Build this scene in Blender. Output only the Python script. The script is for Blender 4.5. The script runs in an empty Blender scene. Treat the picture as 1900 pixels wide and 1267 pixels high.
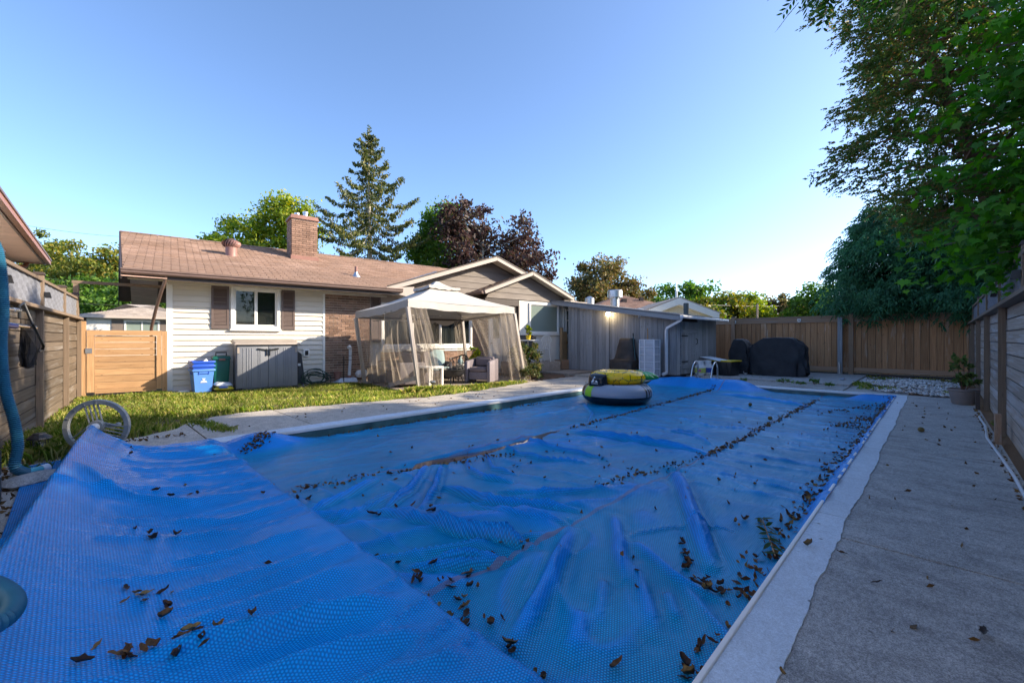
import bpy, bmesh, math, random
import numpy as np
from mathutils import Vector, Matrix, Euler

R = math.radians
PI = math.pi
rnd = random.Random(11)
nr = np.random.default_rng(5)
SC = bpy.context.scene
COL = SC.collection

# ------------------------------------------------------------------ camera
# world frame: X runs along the pool, Y across it towards the house, Z up, metres
CAMH = 1.2
VIEW = R(44.5)
cam_d = bpy.data.cameras.new("camera")
cam = bpy.data.objects.new("camera", cam_d)
COL.objects.link(cam)
cam.location = (0, 0, CAMH)
cam.rotation_euler = (R(90), 0, VIEW - R(90))
cam_d.sensor_width = 36.0
cam_d.lens = 800.0 / 1900.0 * 36.0
cam_d.shift_y = -5.5 / 1900.0
cam_d.clip_start = 0.05
cam_d.clip_end = 2000.0
SC.camera = cam

# ------------------------------------------------------------------ light
SUN_EL = R(25.5)
SUN_AZ = R(-42.5)          # direction to the sun in the XY plane
sun_dir = Vector((math.cos(SUN_AZ) * math.cos(SUN_EL), math.sin(SUN_AZ) * math.cos(SUN_EL), math.sin(SUN_EL)))
world = bpy.data.worlds.new("World")
SC.world = world
world.use_nodes = True
wn = world.node_tree
wn.nodes.clear()
w_out = wn.nodes.new("ShaderNodeOutputWorld")
w_bg = wn.nodes.new("ShaderNodeBackground")
w_sky = wn.nodes.new("ShaderNodeTexSky")
w_sky.sky_type = 'NISHITA'
w_sky.sun_disc = False
w_sky.sun_elevation = SUN_EL
w_sky.sun_rotation = PI / 2 - SUN_AZ
w_sky.altitude = 100
w_sky.air_density = 0.75
w_sky.dust_density = 1.0
w_sky.ozone_density = 3.6
w_bg.inputs[1].default_value = 0.145
w_hs = wn.nodes.new("ShaderNodeHueSaturation")
w_hs.inputs["Saturation"].default_value = 1.0
wn.links.new(w_sky.outputs[0], w_hs.inputs["Color"])
wn.links.new(w_hs.outputs[0], w_bg.inputs[0])
wn.links.new(w_bg.outputs[0], w_out.inputs[0])
sun_d = bpy.data.lights.new("sun", 'SUN')
sun_d.energy = 4.0
sun_d.angle = R(0.5)
sun_d.color = (1.0, 0.86, 0.66)
sun = bpy.data.objects.new("sun", sun_d)
COL.objects.link(sun)
sun.location = (30, -30, 30)
sun.rotation_euler = sun_dir.to_track_quat('Z', 'Y').to_euler()
SC.view_settings.view_transform = 'Standard'
SC.view_settings.look = 'None'
SC.view_settings.gamma = 1.0
SC.view_settings.exposure = 1.4
SC.view_settings.use_curve_mapping = False
SC.render.engine = 'CYCLES'
SC.cycles.max_bounces = 8
SC.cycles.transparent_max_bounces = 24
SC.cycles.use_denoising = True
SC.cycles.sample_clamp_indirect = 6.0

# ------------------------------------------------------------------ where things stand
ca, sa = math.cos(VIEW), math.sin(VIEW)


def ray(u, v):
    r = (u - 950.0) / 800.0
    return ca + sa * r, sa - ca * r, (628.0 - v) / 800.0


def G(u, v, z=0.0):
    "point of a horizontal plane"
    x, y, q = ray(u, v)
    k = (z - CAMH) / q
    return Vector((k * x, k * y, z))


def VD(u, v, d):
    "point at depth d"
    x, y, q = ray(u, v)
    return Vector((d * x, d * y, CAMH + d * q))


HANG = R(7.1)
H0 = Vector((1.47, 12.2, 0.0))
HS = Vector((math.cos(HANG), -math.sin(HANG), 0))
HB = Vector((math.sin(HANG), math.cos(HANG), 0))


def HW(t, y, z):
    "house frame to world: t along the rear wall, y towards the front of the house"
    return H0 + HS * t + HB * y + Vector((0, 0, z))


# ------------------------------------------------------------------ objects
def tag(o, label=None, cat=None, group=None, kind=None):
    if label: o["label"] = label
    if cat: o["category"] = cat
    if group: o["group"] = group
    if kind: o["kind"] = kind
    return o


def thing(name, label, cat, loc=(0, 0, 0), rz=0.0, group=None, kind=None):
    o = bpy.data.objects.new(name, None)
    o.empty_display_size = 0.2
    o.location = loc
    o.rotation_euler = (0, 0, rz)
    COL.objects.link(o)
    return tag(o, label, cat, group, kind)


def link(name, me, parent=None):
    o = bpy.data.objects.new(name, me)
    COL.objects.link(o)
    if parent is not None: o.parent = parent
    return o


def copy_tree(o, parent=None):
    c = o.copy()
    COL.objects.link(c)
    if parent is not None: c.parent = parent
    for ch in list(o.children):
        copy_tree(ch, c)
    return c


def npmesh(name, V, F, m=None, smooth=False):
    "V (n,3) floats, F (m,k) ints, all faces with k corners"
    V = np.asarray(V, dtype=np.float32)
    F = np.asarray(F, dtype=np.int32)
    me = bpy.data.meshes.new(name)
    me.vertices.add(len(V))
    me.vertices.foreach_set("co", V.ravel())
    k = F.shape[1]
    me.loops.add(F.size)
    me.loops.foreach_set("vertex_index", F.ravel())
    me.polygons.add(len(F))
    me.polygons.foreach_set("loop_start", np.arange(0, F.size, k, dtype=np.int32))
    me.update(calc_edges=True)
    if smooth:
        me.polygons.foreach_set("use_smooth", np.ones(len(F), dtype=bool))
    if m: me.materials.append(m)
    return me


class MB:
    "collects shapes and links them as one mesh object"
    def __init__(s):
        s.V = []
        s.F = []

    def add(s, V, F):
        b = len(s.V)
        s.V.extend([tuple(v) for v in V])
        s.F.extend([tuple(i + b for i in f) for f in F])
        return s

    def hexa(s, p):
        return s.add(p, [(0, 3, 2, 1), (4, 5, 6, 7), (0, 1, 5, 4), (1, 2, 6, 5), (2, 3, 7, 6), (3, 0, 4, 7)])

    def box(s, x0, x1, y0, y1, z0, z1):
        return s.hexa([(x0, y0, z0), (x1, y0, z0), (x1, y1, z0), (x0, y1, z0), (x0, y0, z1), (x1, y0, z1), (x1, y1, z1), (x0, y1, z1)])

    def bar(s, a, b, w, h, up=(0, 0, 1)):
        "box from a to b, w wide and h high"
        a = Vector(a); b = Vector(b)
        d = (b - a).normalized()
        sd = d.cross(Vector(up))
        if sd.length < 1e-4: sd = d.cross(Vector((1, 0, 0)))
        sd.normalize()
        u = sd.cross(d)
        sd = sd * (w / 2); u = u * (h / 2)
        return s.hexa([a - sd - u, a + sd - u, a + sd + u, a - sd + u, b - sd - u, b + sd - u, b + sd + u, b - sd + u])

    def prism(s, poly, vec):
        "polygon pushed along vec"
        n = len(poly)
        vec = Vector(vec)
        p = [Vector(q) for q in poly]
        s.add(p + [q + vec for q in p], [tuple(range(n))[::-1], tuple(range(n, 2 * n))] + [(i, (i + 1) % n, n + (i + 1) % n, n + i) for i in range(n)])
        return s

    def quad(s, *p):
        return s.add(p, [tuple(range(len(p)))])

    def tube(s, pts, r, n=8, caps=True, flat=1.0):
        pts = [Vector(p) for p in pts]
        m = len(pts)
        rs = r if isinstance(r, (list, tuple)) else [r] * m
        t0 = (pts[1] - pts[0]).normalized()
        nv = t0.orthogonal().normalized()
        V = []
        for i in range(m):
            t = (pts[min(i + 1, m - 1)] - pts[max(i - 1, 0)])
            if t.length < 1e-9: t = t0
            t = t.normalized()
            nv = (nv - t * nv.dot(t))
            nv = nv.normalized() if nv.length > 1e-6 else t.orthogonal().normalized()
            bv = t.cross(nv)
            for k in range(n):
                a = 2 * PI * k / n
                V.append(pts[i] + nv * (math.cos(a) * rs[i]) + bv * (math.sin(a) * rs[i] * flat))
        F = []
        for i in range(m - 1):
            for k in range(n):
                k2 = (k + 1) % n
                F.append((i * n + k, i * n + k2, (i + 1) * n + k2, (i + 1) * n + k))
        if caps:
            F.append(tuple(range(n))[::-1])
            F.append(tuple((m - 1) * n + k for k in range(n)))
        return s.add(V, F)

    def lathe(s, prof, c=(0, 0, 0), n=20, axis='z', squash=1.0):
        V = []
        for r, h in prof:
            for k in range(n):
                a = 2 * PI * k / n
                x, y = r * math.cos(a), r * math.sin(a) * squash
                V.append({'z': (c[0] + x, c[1] + y, c[2] + h), 'y': (c[0] + x, c[1] + h, c[2] + y), 'x': (c[0] + h, c[1] + x, c[2] + y)}[axis])
        m = len(prof)
        F = [(i * n + k, i * n + (k + 1) % n, (i + 1) * n + (k + 1) % n, (i + 1) * n + k) for i in range(m - 1) for k in range(n)]
        F.append(tuple(range(n))[::-1])
        F.append(tuple((m - 1) * n + k for k in range(n)))
        return s.add(V, F)

    def ball(s, c, rx, ry, rz, n=12, m=8):
        return s.lathe_scaled(c, rx, ry, rz, n, m)

    def lathe_scaled(s, c, rx, ry, rz, n, m):
        V = []
        for i in range(m + 1):
            a = -PI / 2 + PI * (0.02 + 0.96 * i / m)
            for k in range(n):
                b = 2 * PI * k / n
                V.append((c[0] + rx * math.cos(a) * math.cos(b), c[1] + ry * math.cos(a) * math.sin(b), c[2] + rz * math.sin(a)))
        F = [(i * n + k, i * n + (k + 1) % n, (i + 1) * n + (k + 1) % n, (i + 1) * n + k) for i in range(m) for k in range(n)]
        F.append(tuple(range(n))[::-1])
        F.append(tuple(m * n + k for k in range(n)))
        return s.add(V, F)

    def build(s, name, m, parent=None, smooth=False, bevel=0.0, seg=2, ang=40):
        me = bpy.data.meshes.new(name)
        me.from_pydata(s.V, [], s.F)
        bm = bmesh.new()
        bm.from_mesh(me)
        bmesh.ops.recalc_face_normals(bm, faces=bm.faces)
        if bevel:
            ed = [e for e in bm.edges if len(e.link_faces) == 2 and e.calc_face_angle(0) > R(30)]
            bmesh.ops.bevel(bm, geom=ed, offset=bevel, segments=seg, affect='EDGES', profile=0.5, clamp_overlap=True)
        if smooth or bevel:
            for f in bm.faces: f.smooth = True
            for e in bm.edges:
                if len(e.link_faces) == 2 and e.calc_face_angle(0) > R(ang): e.smooth = False
        bm.to_mesh(me)
        bm.free()
        if m: me.materials.append(m)
        return link(name, me, parent)


_cubes = {}


def plank(name, m, parent, x0, x1, y0, y1, z0, z1, rot=None):
    "one piece: a shared box mesh, its longest side always the mesh's X so that grain runs along it"
    d = [x1 - x0, y1 - y0, z1 - z0]
    ax = max(range(3), key=lambda i: abs(d[i]))
    key = m.name
    me = _cubes.get(key)
    if me is None:
        b = MB().box(-.5, .5, -.5, .5, -.5, .5)
        me = bpy.data.meshes.new("plank")
        me.from_pydata(b.V, [], b.F)
        me.materials.append(m)
        _cubes[key] = me
    o = link(name, me, parent)
    o.location = ((x0 + x1) / 2, (y0 + y1) / 2, (z0 + z1) / 2)
    if ax == 0:
        o.scale = d; e = Euler((0, 0, 0))
    elif ax == 1:
        o.scale = (d[1], d[0], d[2]); e = Euler((0, 0, R(90)))
    else:
        o.scale = (d[2], d[1], d[0]); e = Euler((0, R(-90), 0))
    if rot is not None:
        e = (Euler(rot).to_matrix() @ e.to_matrix()).to_euler()
    o.rotation_euler = e
    return o


def plank2(name, m, parent, a, b, w, h, up=(0, 0, 1)):
    "piece from a to b"
    a = Vector(a); b = Vector(b)
    d = b - a
    L = d.length
    o = plank(name, m, parent, -L / 2, L / 2, -w / 2, w / 2, -h / 2, h / 2)
    d.normalize()
    sd = Vector(up).cross(d)
    if sd.length < 1e-4: sd = Vector((1, 0, 0))
    sd.normalize()
    u = d.cross(sd)
    o.location = (a + b) / 2
    o.scale = (L, w, h)
    o.rotation_euler = Matrix((d, sd, u)).transposed().to_euler()
    return o


# ------------------------------------------------------------------ materials
class NT:
    def __init__(s, name):
        s.m = bpy.data.materials.new(name)
        s.m.use_nodes = True
        s.t = s.m.node_tree
        s.t.nodes.clear()
        s.out = s.n("ShaderNodeOutputMaterial")

    def n(s, typ, **kw):
        nd = s.t.nodes.new(typ)
        for k, v in kw.items():
            if k.startswith("i_"):
                nd.inputs[k[2:].replace("_", " ")].default_value = v
            else:
                setattr(nd, k, v)
        return nd

    def l(s, a, b):
        s.t.links.new(a, b)

    def coords(s, stretch=(1, 1, 1), rand=True, src="Object"):
        tc = s.n("ShaderNodeTexCoord")
        mp = s.n("ShaderNodeMapping")
        mp.inputs["Scale"].default_value = stretch
        s.l(tc.outputs[src], mp.inputs["Vector"])
        if rand:
            oi = s.n("ShaderNodeObjectInfo")
            mu = s.n("ShaderNodeMath", operation='MULTIPLY')
            mu.inputs[1].default_value = 37.0
            s.l(oi.outputs["Random"], mu.inputs[0])
            s.l(mu.outputs[0], mp.inputs["Location"])
        return mp.outputs[0]

    def noise(s, vec, scale, detail=4, rough=.55, dist=0.0):
        nd = s.n("ShaderNodeTexNoise")
        nd.inputs["Scale"].default_value = scale
        nd.inputs["Detail"].default_value = detail
        nd.inputs["Roughness"].default_value = rough
        nd.inputs["Distortion"].default_value = dist
        s.l(vec, nd.inputs["Vector"])
        return nd.outputs["Fac"]

    def ramp(s, fac, stops, interp='LINEAR'):
        r = s.n("ShaderNodeValToRGB")
        r.color_ramp.interpolation = interp
        el = r.color_ramp.elements
        while len(el) < len(stops): el.new(0.5)
        for e, (p, c) in zip(el, stops):
            e.position = p
            e.color = (c[0], c[1], c[2], 1) if isinstance(c, (tuple, list)) else (c, c, c, 1)
        s.l(fac, r.inputs[0])
        return r.outputs[0]

    def mix(s, fac, a, b, mode='MIX'):
        x = s.n("ShaderNodeMix", data_type='RGBA', blend_type=mode)
        if isinstance(fac, (int, float)): x.inputs[0].default_value = fac
        else: s.l(fac, x.inputs[0])
        for v, i in ((a, 6), (b, 7)):
            if isinstance(v, (tuple, list)): x.inputs[i].default_value = (v[0], v[1], v[2], 1)
            else: s.l(v, x.inputs[i])
        return x.outputs[2]

    def math(s, op, a, b=0.0, c=None):
        x = s.n("ShaderNodeMath", operation=op)
        for i, v in enumerate((a, b) if c is None else (a, b, c)):
            if isinstance(v, (int, float)): x.inputs[i].default_value = v
            else: s.l(v, x.inputs[i])
        return x.outputs[0]

    def val(s, col, f):
        "multiply a colour by a value socket"
        h = s.n("ShaderNodeHueSaturation")
        s.l(f, h.inputs["Value"])
        if isinstance(col, (tuple, list)): h.inputs["Color"].default_value = (col[0], col[1], col[2], 1)
        else: s.l(col, h.inputs["Color"])
        return h.outputs[0]

    def objrand(s, lo, hi):
        oi = s.n("ShaderNodeObjectInfo")
        mr = s.n("ShaderNodeMapRange")
        mr.inputs[3].default_value = lo
        mr.inputs[4].default_value = hi
        s.l(oi.outputs["Random"], mr.inputs[0])
        return mr.outputs[0]

    def island(s, lo, hi):
        g = s.n("ShaderNodeNewGeometry")
        mr = s.n("ShaderNodeMapRange")
        mr.inputs[3].default_value = lo
        mr.inputs[4].default_value = hi
        s.l(g.outputs["Random Per Island"], mr.inputs[0])
        return mr.outputs[0]

    def bsdf(s, col, rough=.6, metal=0, spec=.5, normal=None, alpha=None, trans=0, ior=1.45, coat=0, sheen=0):
        b = s.n("ShaderNodeBsdfPrincipled")
        for v, i in ((col, "Base Color"), (rough, "Roughness")):
            if isinstance(v, (tuple, list)): b.inputs[i].default_value = (v[0], v[1], v[2], 1)
            elif isinstance(v, (int, float)): b.inputs[i].default_value = v
            else: s.l(v, b.inputs[i])
        b.inputs["Metallic"].default_value = metal
        b.inputs["Specular IOR Level"].default_value = spec
        b.inputs["IOR"].default_value = ior
        b.inputs["Transmission Weight"].default_value = trans
        b.inputs["Coat Weight"].default_value = coat
        b.inputs["Sheen Weight"].default_value = sheen
        if normal is not None: s.l(normal, b.inputs["Normal"])
        s.b = b
        return b.outputs[0]

    def bump(s, h, strength=.3, dist=.02, prev=None):
        b = s.n("ShaderNodeBump")
        b.inputs["Strength"].default_value = strength
        b.inputs["Distance"].default_value = dist
        s.l(h, b.inputs["Height"])
        if prev is not None: s.l(prev, b.inputs["Normal"])
        return b.outputs[0]

    def done(s, sh):
        s.l(sh, s.out.inputs["Surface"])
        return s.m


def shade(c, f):
    return tuple(x * f for x in c)


def mat(name, col, rough=.6, var=.18, scale=6, stretch=(1, 1, 1), bump=.0, bscale=60, spec=.5, metal=0, ov=0.0, col2=None, dirt=0.0, coat=0, sheen=0):
    n = NT(name)
    v = n.coords(stretch)
    f = n.noise(v, scale, 5, .6)
    c = n.ramp(f, [(.3, shade(col, 1 - var)), (.7, col2 or shade(col, 1 + var))])
    if dirt:
        f2 = n.noise(v, scale * .3, 6, .7)
        c = n.mix(n.ramp(f2, [(.45, 0), (.7, dirt)]), c, shade(col, .35))
    if ov: c = n.val(c, n.objrand(1 - ov, 1 + ov))
    nm = None
    if bump: nm = n.bump(n.noise(v, bscale, 4, .6), bump, .01)
    rg = n.ramp(f, [(.3, min(1, rough * 1.1)), (.7, rough * .9)])
    return n.done(n.bsdf(c, rg, metal, spec, nm, coat=coat, sheen=sheen))


def wood(name, col, col2, ov=.15, rough=.75, wet=None, grey=None, greyamt=.0, hue=0.0):
    "grain along the piece's own X"
    n = NT(name)
    v = n.coords((2.0, 9.0, 9.0))
    f = n.noise(v, 1.6, 6, .65, .6)
    v2 = n.coords((1.2, 26, 26))
    g = n.noise(v2, 1.5, 3, .5)
    c = n.ramp(f, [(.28, shade(col, .62)), (.5, col), (.72, col2)])
    c = n.mix(n.ramp(g, [(.35, .5), (.55, 0)]), c, shade(col, .45))
    kn = n.n("ShaderNodeTexVoronoi")
    kn.inputs["Scale"].default_value = 1.0
    n.l(n.coords((5, 1.6, 1.6)), kn.inputs["Vector"])
    c = n.mix(n.ramp(kn.outputs["Distance"], [(.05, .75), (.13, 0)]), c, shade(col, .3))
    if grey:
        gz = n.noise(n.coords((1.5, 1.2, 1.2)), 1.3, 4, .6)
        c = n.mix(n.ramp(gz, [(.5 - greyamt, 0), (.64 - greyamt, .7)]), c, grey)
    c = n.val(c, n.objrand(1 - ov, 1 + ov))
    nm = n.bump(g, .35, .004)
    return n.done(n.bsdf(c, rough, 0, .3, nm))


def leafmat(name, cols, transl=.35, rough=.5, tint=None, nscale=.5, spec=.3):
    "leaves: a colour per leaf, patches over the crown, light through the blade"
    n = NT(name)
    isl = n.island(0, 1)
    k = len(cols)
    c = n.ramp(isl, [(i / max(1, k - 1), cc) for i, cc in enumerate(cols)])
    tc = n.n("ShaderNodeTexCoord")
    f = n.noise(tc.outputs["Object"], nscale, 3, .6)
    c = n.val(c, n.ramp(f, [(.32, .62), (.68, 1.3)]))
    if tint:
        f2 = n.noise(tc.outputs["Object"], nscale * .7, 3, .6)
        c = n.mix(n.ramp(f2, [(.5, 0), (.64, .8)]), c, tint)
    b = n.bsdf(c, rough, 0, spec)
    t = n.n("ShaderNodeBsdfTranslucent")
    tcx = n.n("ShaderNodeHueSaturation")
    tcx.inputs["Saturation"].default_value = 1.15
    tcx.inputs["Value"].default_value = 1.5
    n.l(c, tcx.inputs["Color"])
    n.l(tcx.outputs[0], t.inputs[0])
    mx = n.n("ShaderNodeMixShader")
    mx.inputs[0].default_value = transl
    n.l(b, mx.inputs[1])
    n.l(t.outputs[0], mx.inputs[2])
    return n.done(mx.outputs[0])


M = {}
M['white'] = mat('white_paint', (.72, .71, .68), .5, .05, 4, dirt=.12)
M['trim'] = mat('white_trim', (.78, .77, .74), .4, .04, 5)
M['stucco'] = mat('white_stucco', (.68, .66, .62), .8, .06, 3, bump=.25, bscale=90, dirt=.1)
M['siding'] = mat('cream_siding', (.68, .63, .55), .5, .05, 3, (1, 4, 4), ov=.03, dirt=.1)
M['soffit'] = mat('cream_soffit', (.62, .54, .40), .55, .06, 3, ov=.04)
M['soffit_pink'] = mat('pink_soffit', (.74, .50, .40), .5, .08, 3, ov=.06)
M['brown_metal'] = mat('brown_metal', (.16, .105, .085), .35, .15, 4, spec=.5)
M['brown_trim'] = mat('dark_brown_trim', (.055, .04, .035), .55, .15, 5)
M['taupe'] = mat('taupe_board', (.155, .125, .108), .6, .08, 2, (1, 5, 5), ov=.07)
M['fascia'] = mat('beige_fascia', (.44, .37, .325), .55, .06, 3)
M['shutter'] = mat('brown_shutter', (.13, .095, .085), .5, .08, 5)
M['dark'] = mat('unlit_interior', (.035, .033, .03), .9, .2, 3)
M['black_plastic'] = mat('black_plastic', (.018, .019, .021), .4, .2, 6, bump=.1)
M['black_metal'] = mat('black_metal', (.02, .02, .022), .4, .3, 8, spec=.5)
M['steel'] = mat('bright_steel', (.62, .63, .65), .22, .06, 6, metal=1)
M['galv'] = mat('galvanized_steel', (.55, .56, .58), .4, .12, 9, metal=1)
M['concrete'] = None
M['grey_plastic'] = mat('grey_resin', (.20, .21, .24), .5, .06, 3, ov=.03, dirt=.1)
M['grey_plastic_lid'] = mat('taupe_resin_lid', (.36, .31, .27), .5, .08, 3)
M['pvc'] = mat('white_pvc', (.66, .68, .72), .35, .06, 4, dirt=.2)
M['wicker'] = mat('grey_wicker', (.12, .105, .115), .7, .25, 40, bump=.5, bscale=90)
M['mulch'] = mat('brown_mulch', (.24, .13, .07), .95, .35, 14, bump=.7, bscale=40)


def brickmat(name, c1, c2):
    n = NT(name)
    v = n.coords()
    f = n.noise(v, 3, 5, .65)
    c = n.ramp(f, [(.3, c1), (.7, c2)])
    c = n.val(c, n.objrand(.62, 1.35))
    c = n.val(c, n.island(.8, 1.25))
    return n.done(n.bsdf(c, .85, 0, .25, n.bump(n.noise(v, 18, 4), .5, .01)))


M['brick'] = brickmat('brown_brick', (.185, .11, .078), (.30, .19, .14))
M['mortar'] = mat('mortar', (.62, .55, .46), .95, .1, 8, bump=.3)


def shinglemat(name, c1, c2):
    n = NT(name)
    v = n.coords(rand=False)
    f = n.noise(v, 1.2, 5, .6)
    g = n.noise(v, 90, 2, .7)
    c = n.ramp(f, [(.35, c1), (.65, c2)])
    c = n.val(c, n.ramp(g, [(.3, .75), (.7, 1.25)]))
    c = n.val(c, n.island(.84, 1.16))
    c = n.val(c, n.objrand(.9, 1.1))
    return n.done(n.bsdf(c, .92, 0, .2, n.bump(g, .4, .004)))


M['shingle'] = shinglemat('pink_brown_shingle', (.275, .185, .14), (.35, .245, .195))
M['shingle_dark'] = shinglemat('brown_shingle', (.20, .125, .10), (.29, .19, .15))
M['shingle_grey'] = shinglemat('grey_tan_shingle', (.34, .29, .25), (.44, .38, .33))
M['cedar'] = wood('warm_cedar', (.45, .265, .135), (.57, .37, .205), .12)
M['cedar_dark'] = wood('weathered_cedar', (.38, .235, .15), (.50, .33, .22), .2, grey=(.34, .31, .29), greyamt=-.06)
M['fence_grey'] = wood('grey_brown_plank', (.36, .29, .235), (.48, .41, .35), .2, grey=(.45, .43, .43), greyamt=.0)
M['fence_left'] = wood('dark_grey_brown_plank', (.15, .115, .085), (.22, .175, .135), .2, grey=(.24, .215, .195), greyamt=-.03)
M['fence_post'] = wood('brown_post', (.22, .16, .115), (.31, .23, .165), .12)
M['fence_back'] = wood('red_brown_plank', (.42, .21, .10), (.56, .31, .155), .24, grey=(.52, .42, .33), greyamt=-.1)
M['shed_grey'] = wood('grey_shed_board', (.28, .285, .30), (.42, .43, .45), .2)


def glassmat(name, tint=(.02, .025, .025), mixv=.55, rough=.03):
    n = NT(name)
    g = n.bsdf(tint, rough, 0, .8)
    t = n.n("ShaderNodeBsdfTransparent")
    mx = n.n("ShaderNodeMixShader")
    mx.inputs[0].default_value = mixv
    n.l(t.outputs[0], mx.inputs[1])
    n.l(g, mx.inputs[2])
    return n.done(mx.outputs[0])


M['glass'] = glassmat('window_glass')
M['glass_green'] = glassmat('reflection_tinted_glass', (.24, .30, .27), .85, .05)  # window reflection put into the pale green base colour


def netmat():
    n = NT('beige_netting')
    c = n.ramp(n.noise(n.coords(), 5, 4), [(.3, (.50, .42, .34)), (.7, (.62, .54, .45))])
    d = n.n("ShaderNodeBsdfDiffuse")
    n.l(c, d.inputs[0])
    tl = n.n("ShaderNodeBsdfTranslucent")
    n.l(c, tl.inputs[0])
    a = n.n("ShaderNodeMixShader")
    a.inputs[0].default_value = .4
    n.l(d.outputs[0], a.inputs[1]); n.l(tl.outputs[0], a.inputs[2])
    t = n.n("ShaderNodeBsdfTransparent")
    mx = n.n("ShaderNodeMixShader")
    mx.inputs[0].default_value = .33
    n.l(t.outputs[0], mx.inputs[1]); n.l(a.outputs[0], mx.inputs[2])
    return n.done(mx.outputs[0])


M['net'] = netmat()


def clothmat(name, col, transl=.3, rough=.8):
    n = NT(name)
    c = n.ramp(n.noise(n.coords(), 3, 4), [(.3, shade(col, .92)), (.7, shade(col, 1.06))])
    b = n.bsdf(c, rough, 0, .2, n.bump(n.noise(n.coords(), 250, 2), .15, .002))
    tl = n.n("ShaderNodeBsdfTranslucent")
    n.l(c, tl.inputs[0])
    a = n.n("ShaderNodeMixShader")
    a.inputs[0].default_value = transl
    n.l(b, a.inputs[1]); n.l(tl.outputs[0], a.inputs[2])
    return n.done(a.outputs[0])


M['canopy'] = clothmat('pale_canopy_cloth', (.50, .47, .43), .05)
M['valance'] = clothmat('taupe_cloth_and_side_shade', (.46, .41, .36), .15)
M['blackcloth'] = mat('black_cover_cloth', (.020, .024, .032), .6, .3, 3, bump=.8, bscale=7, spec=.4)
M['tealcloth'] = mat('pale_teal_cloth', (.40, .53, .54), .8, .08, 4)

# ================================================================== THE SETTING
_vg = {}


def vnoise(x, y, seed):
    g = _vg.setdefault(seed, np.random.default_rng(seed).random((256, 256)) if seed not in _vg else None)
    xi = np.floor(x).astype(int); yi = np.floor(y).astype(int)
    fx = x - xi; fy = y - yi
    fx = fx * fx * (3 - 2 * fx); fy = fy * fy * (3 - 2 * fy)
    a = g[xi % 256, yi % 256]; b_ = g[(xi + 1) % 256, yi % 256]
    c = g[xi % 256, (yi + 1) % 256]; d = g[(xi + 1) % 256, (yi + 1) % 256]
    return (a * (1 - fx) + b_ * fx) * (1 - fy) + (c * (1 - fx) + d * fx) * fy - .5


def ground_mat(name, c1, c2, scale=.8, bump=.5):
    n = NT(name)
    v = n.coords(rand=False)
    f = n.noise(v, scale, 6, .6)
    g = n.noise(v, scale * 30, 4, .7)
    c = n.mix(.5, n.ramp(f, [(.35, c1), (.65, c2)]), n.ramp(g, [(.3, shade(c1, .6)), (.7, shade(c2, 1.2))]))
    return n.done(n.bsdf(c, .95, 0, .2, n.bump(g, bump, .02)))


M['ground'] = ground_mat('dry_grass_ground', (.055, .075, .025), (.10, .10, .045), .2)
M['soil'] = ground_mat('lawn_soil', (.13, .10, .05), (.20, .15, .085), 1.5)
M['dirt'] = ground_mat('brown_mulch_soil', (.15, .085, .05), (.22, .13, .08), 2.5, .9)


def concrete(name, col, stain=.7, dark=(.05, .052, .055), ov=.05, grain=1.0):
    n = NT(name)
    v = n.coords(rand=False)
    a = n.noise(v, 1.0, 7, .65)
    b = n.noise(v, 9, 6, .7)
    g = n.noise(v, 160, 3, .8)
    c = n.ramp(a, [(.3, shade(col, .9)), (.7, shade(col, 1.08))])
    vs = n.coords((4.5, 1.4, 1), rand=False)
    s = n.noise(vs, 1.0, 9, .78, .5)
    c = n.mix(n.ramp(s, [(.46, 0), (.74, stain)]), c, dark)
    w = n.noise(n.coords((9.0, 1.3, 1), rand=False), 4.0, 7, .8, .3)
    c = n.mix(n.ramp(w, [(.58, 0), (.75, .4)]), c, shade(col, 1.5))
    c = n.val(c, n.ramp(b, [(.25, 1 - .28 * grain), (.75, 1 + .22 * grain)]))
    c = n.val(c, n.ramp(g, [(.36, 1 - .45 * grain), (.64, 1 + .4 * grain)]))
    sp = n.n("ShaderNodeTexVoronoi")
    sp.inputs["Scale"].default_value = 5.0
    n.l(v, sp.inputs["Vector"])
    c = n.mix(n.ramp(sp.outputs["Distance"], [(.03, .7), (.06, 0)]), c, (.03, .028, .025))
    c = n.val(c, n.ramp(n.noise(v, 48, 4, .75), [(.36, 1 - .28 * grain), (.62, 1 + .22 * grain)]))
    c = n.val(c, n.objrand(1 - ov, 1 + ov))
    h = n.math('ADD', g, b)
    return n.done(n.bsdf(c, .88, 0, .3, n.bump(h, .35, .006)))


M['deck'] = concrete('tan_concrete', (.50, .45, .39), .35, (.14, .125, .11))
M['deck_dark'] = concrete('stained_grey_concrete', (.44, .425, .41), .62, (.10, .10, .10))
M['coping'] = concrete('pale_painted_coping', (.62, .68, .75), .12, (.3, .31, .32), .03, .35)
M['patio'] = concrete('patio_concrete', (.36, .30, .25), .4, (.13, .11, .09))

PX0, PX1, PY0, PY1 = 1.13, 11.92, .60, 5.87        # the pool's inner edges
COPO = .41                                         # outer line of the coping by the camera's side

# ground sheet with the pool cut out
def ring_sheet(name, m, z, x0, x1, y0, y1, hx0, hx1, hy0, hy1):
    b = MB()
    b.quad((x0, y0, z), (x1, y0, z), (x1, hy0, z), (x0, hy0, z))
    b.quad((x0, hy1, z), (x1, hy1, z), (x1, y1, z), (x0, y1, z))
    b.quad((x0, hy0, z), (hx0, hy0, z), (hx0, hy1, z), (x0, hy1, z))
    b.quad((hx1, hy0, z), (x1, hy0, z), (x1, hy1, z), (hx1, hy1, z))
    return tag(b.build(name, m), kind='structure')


ring_sheet('ground', M['ground'], -.06, -500, 700, -500, 700, PX0 - .1, PX1 + .1, PY0 - .1, PY1 + .1)

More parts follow.
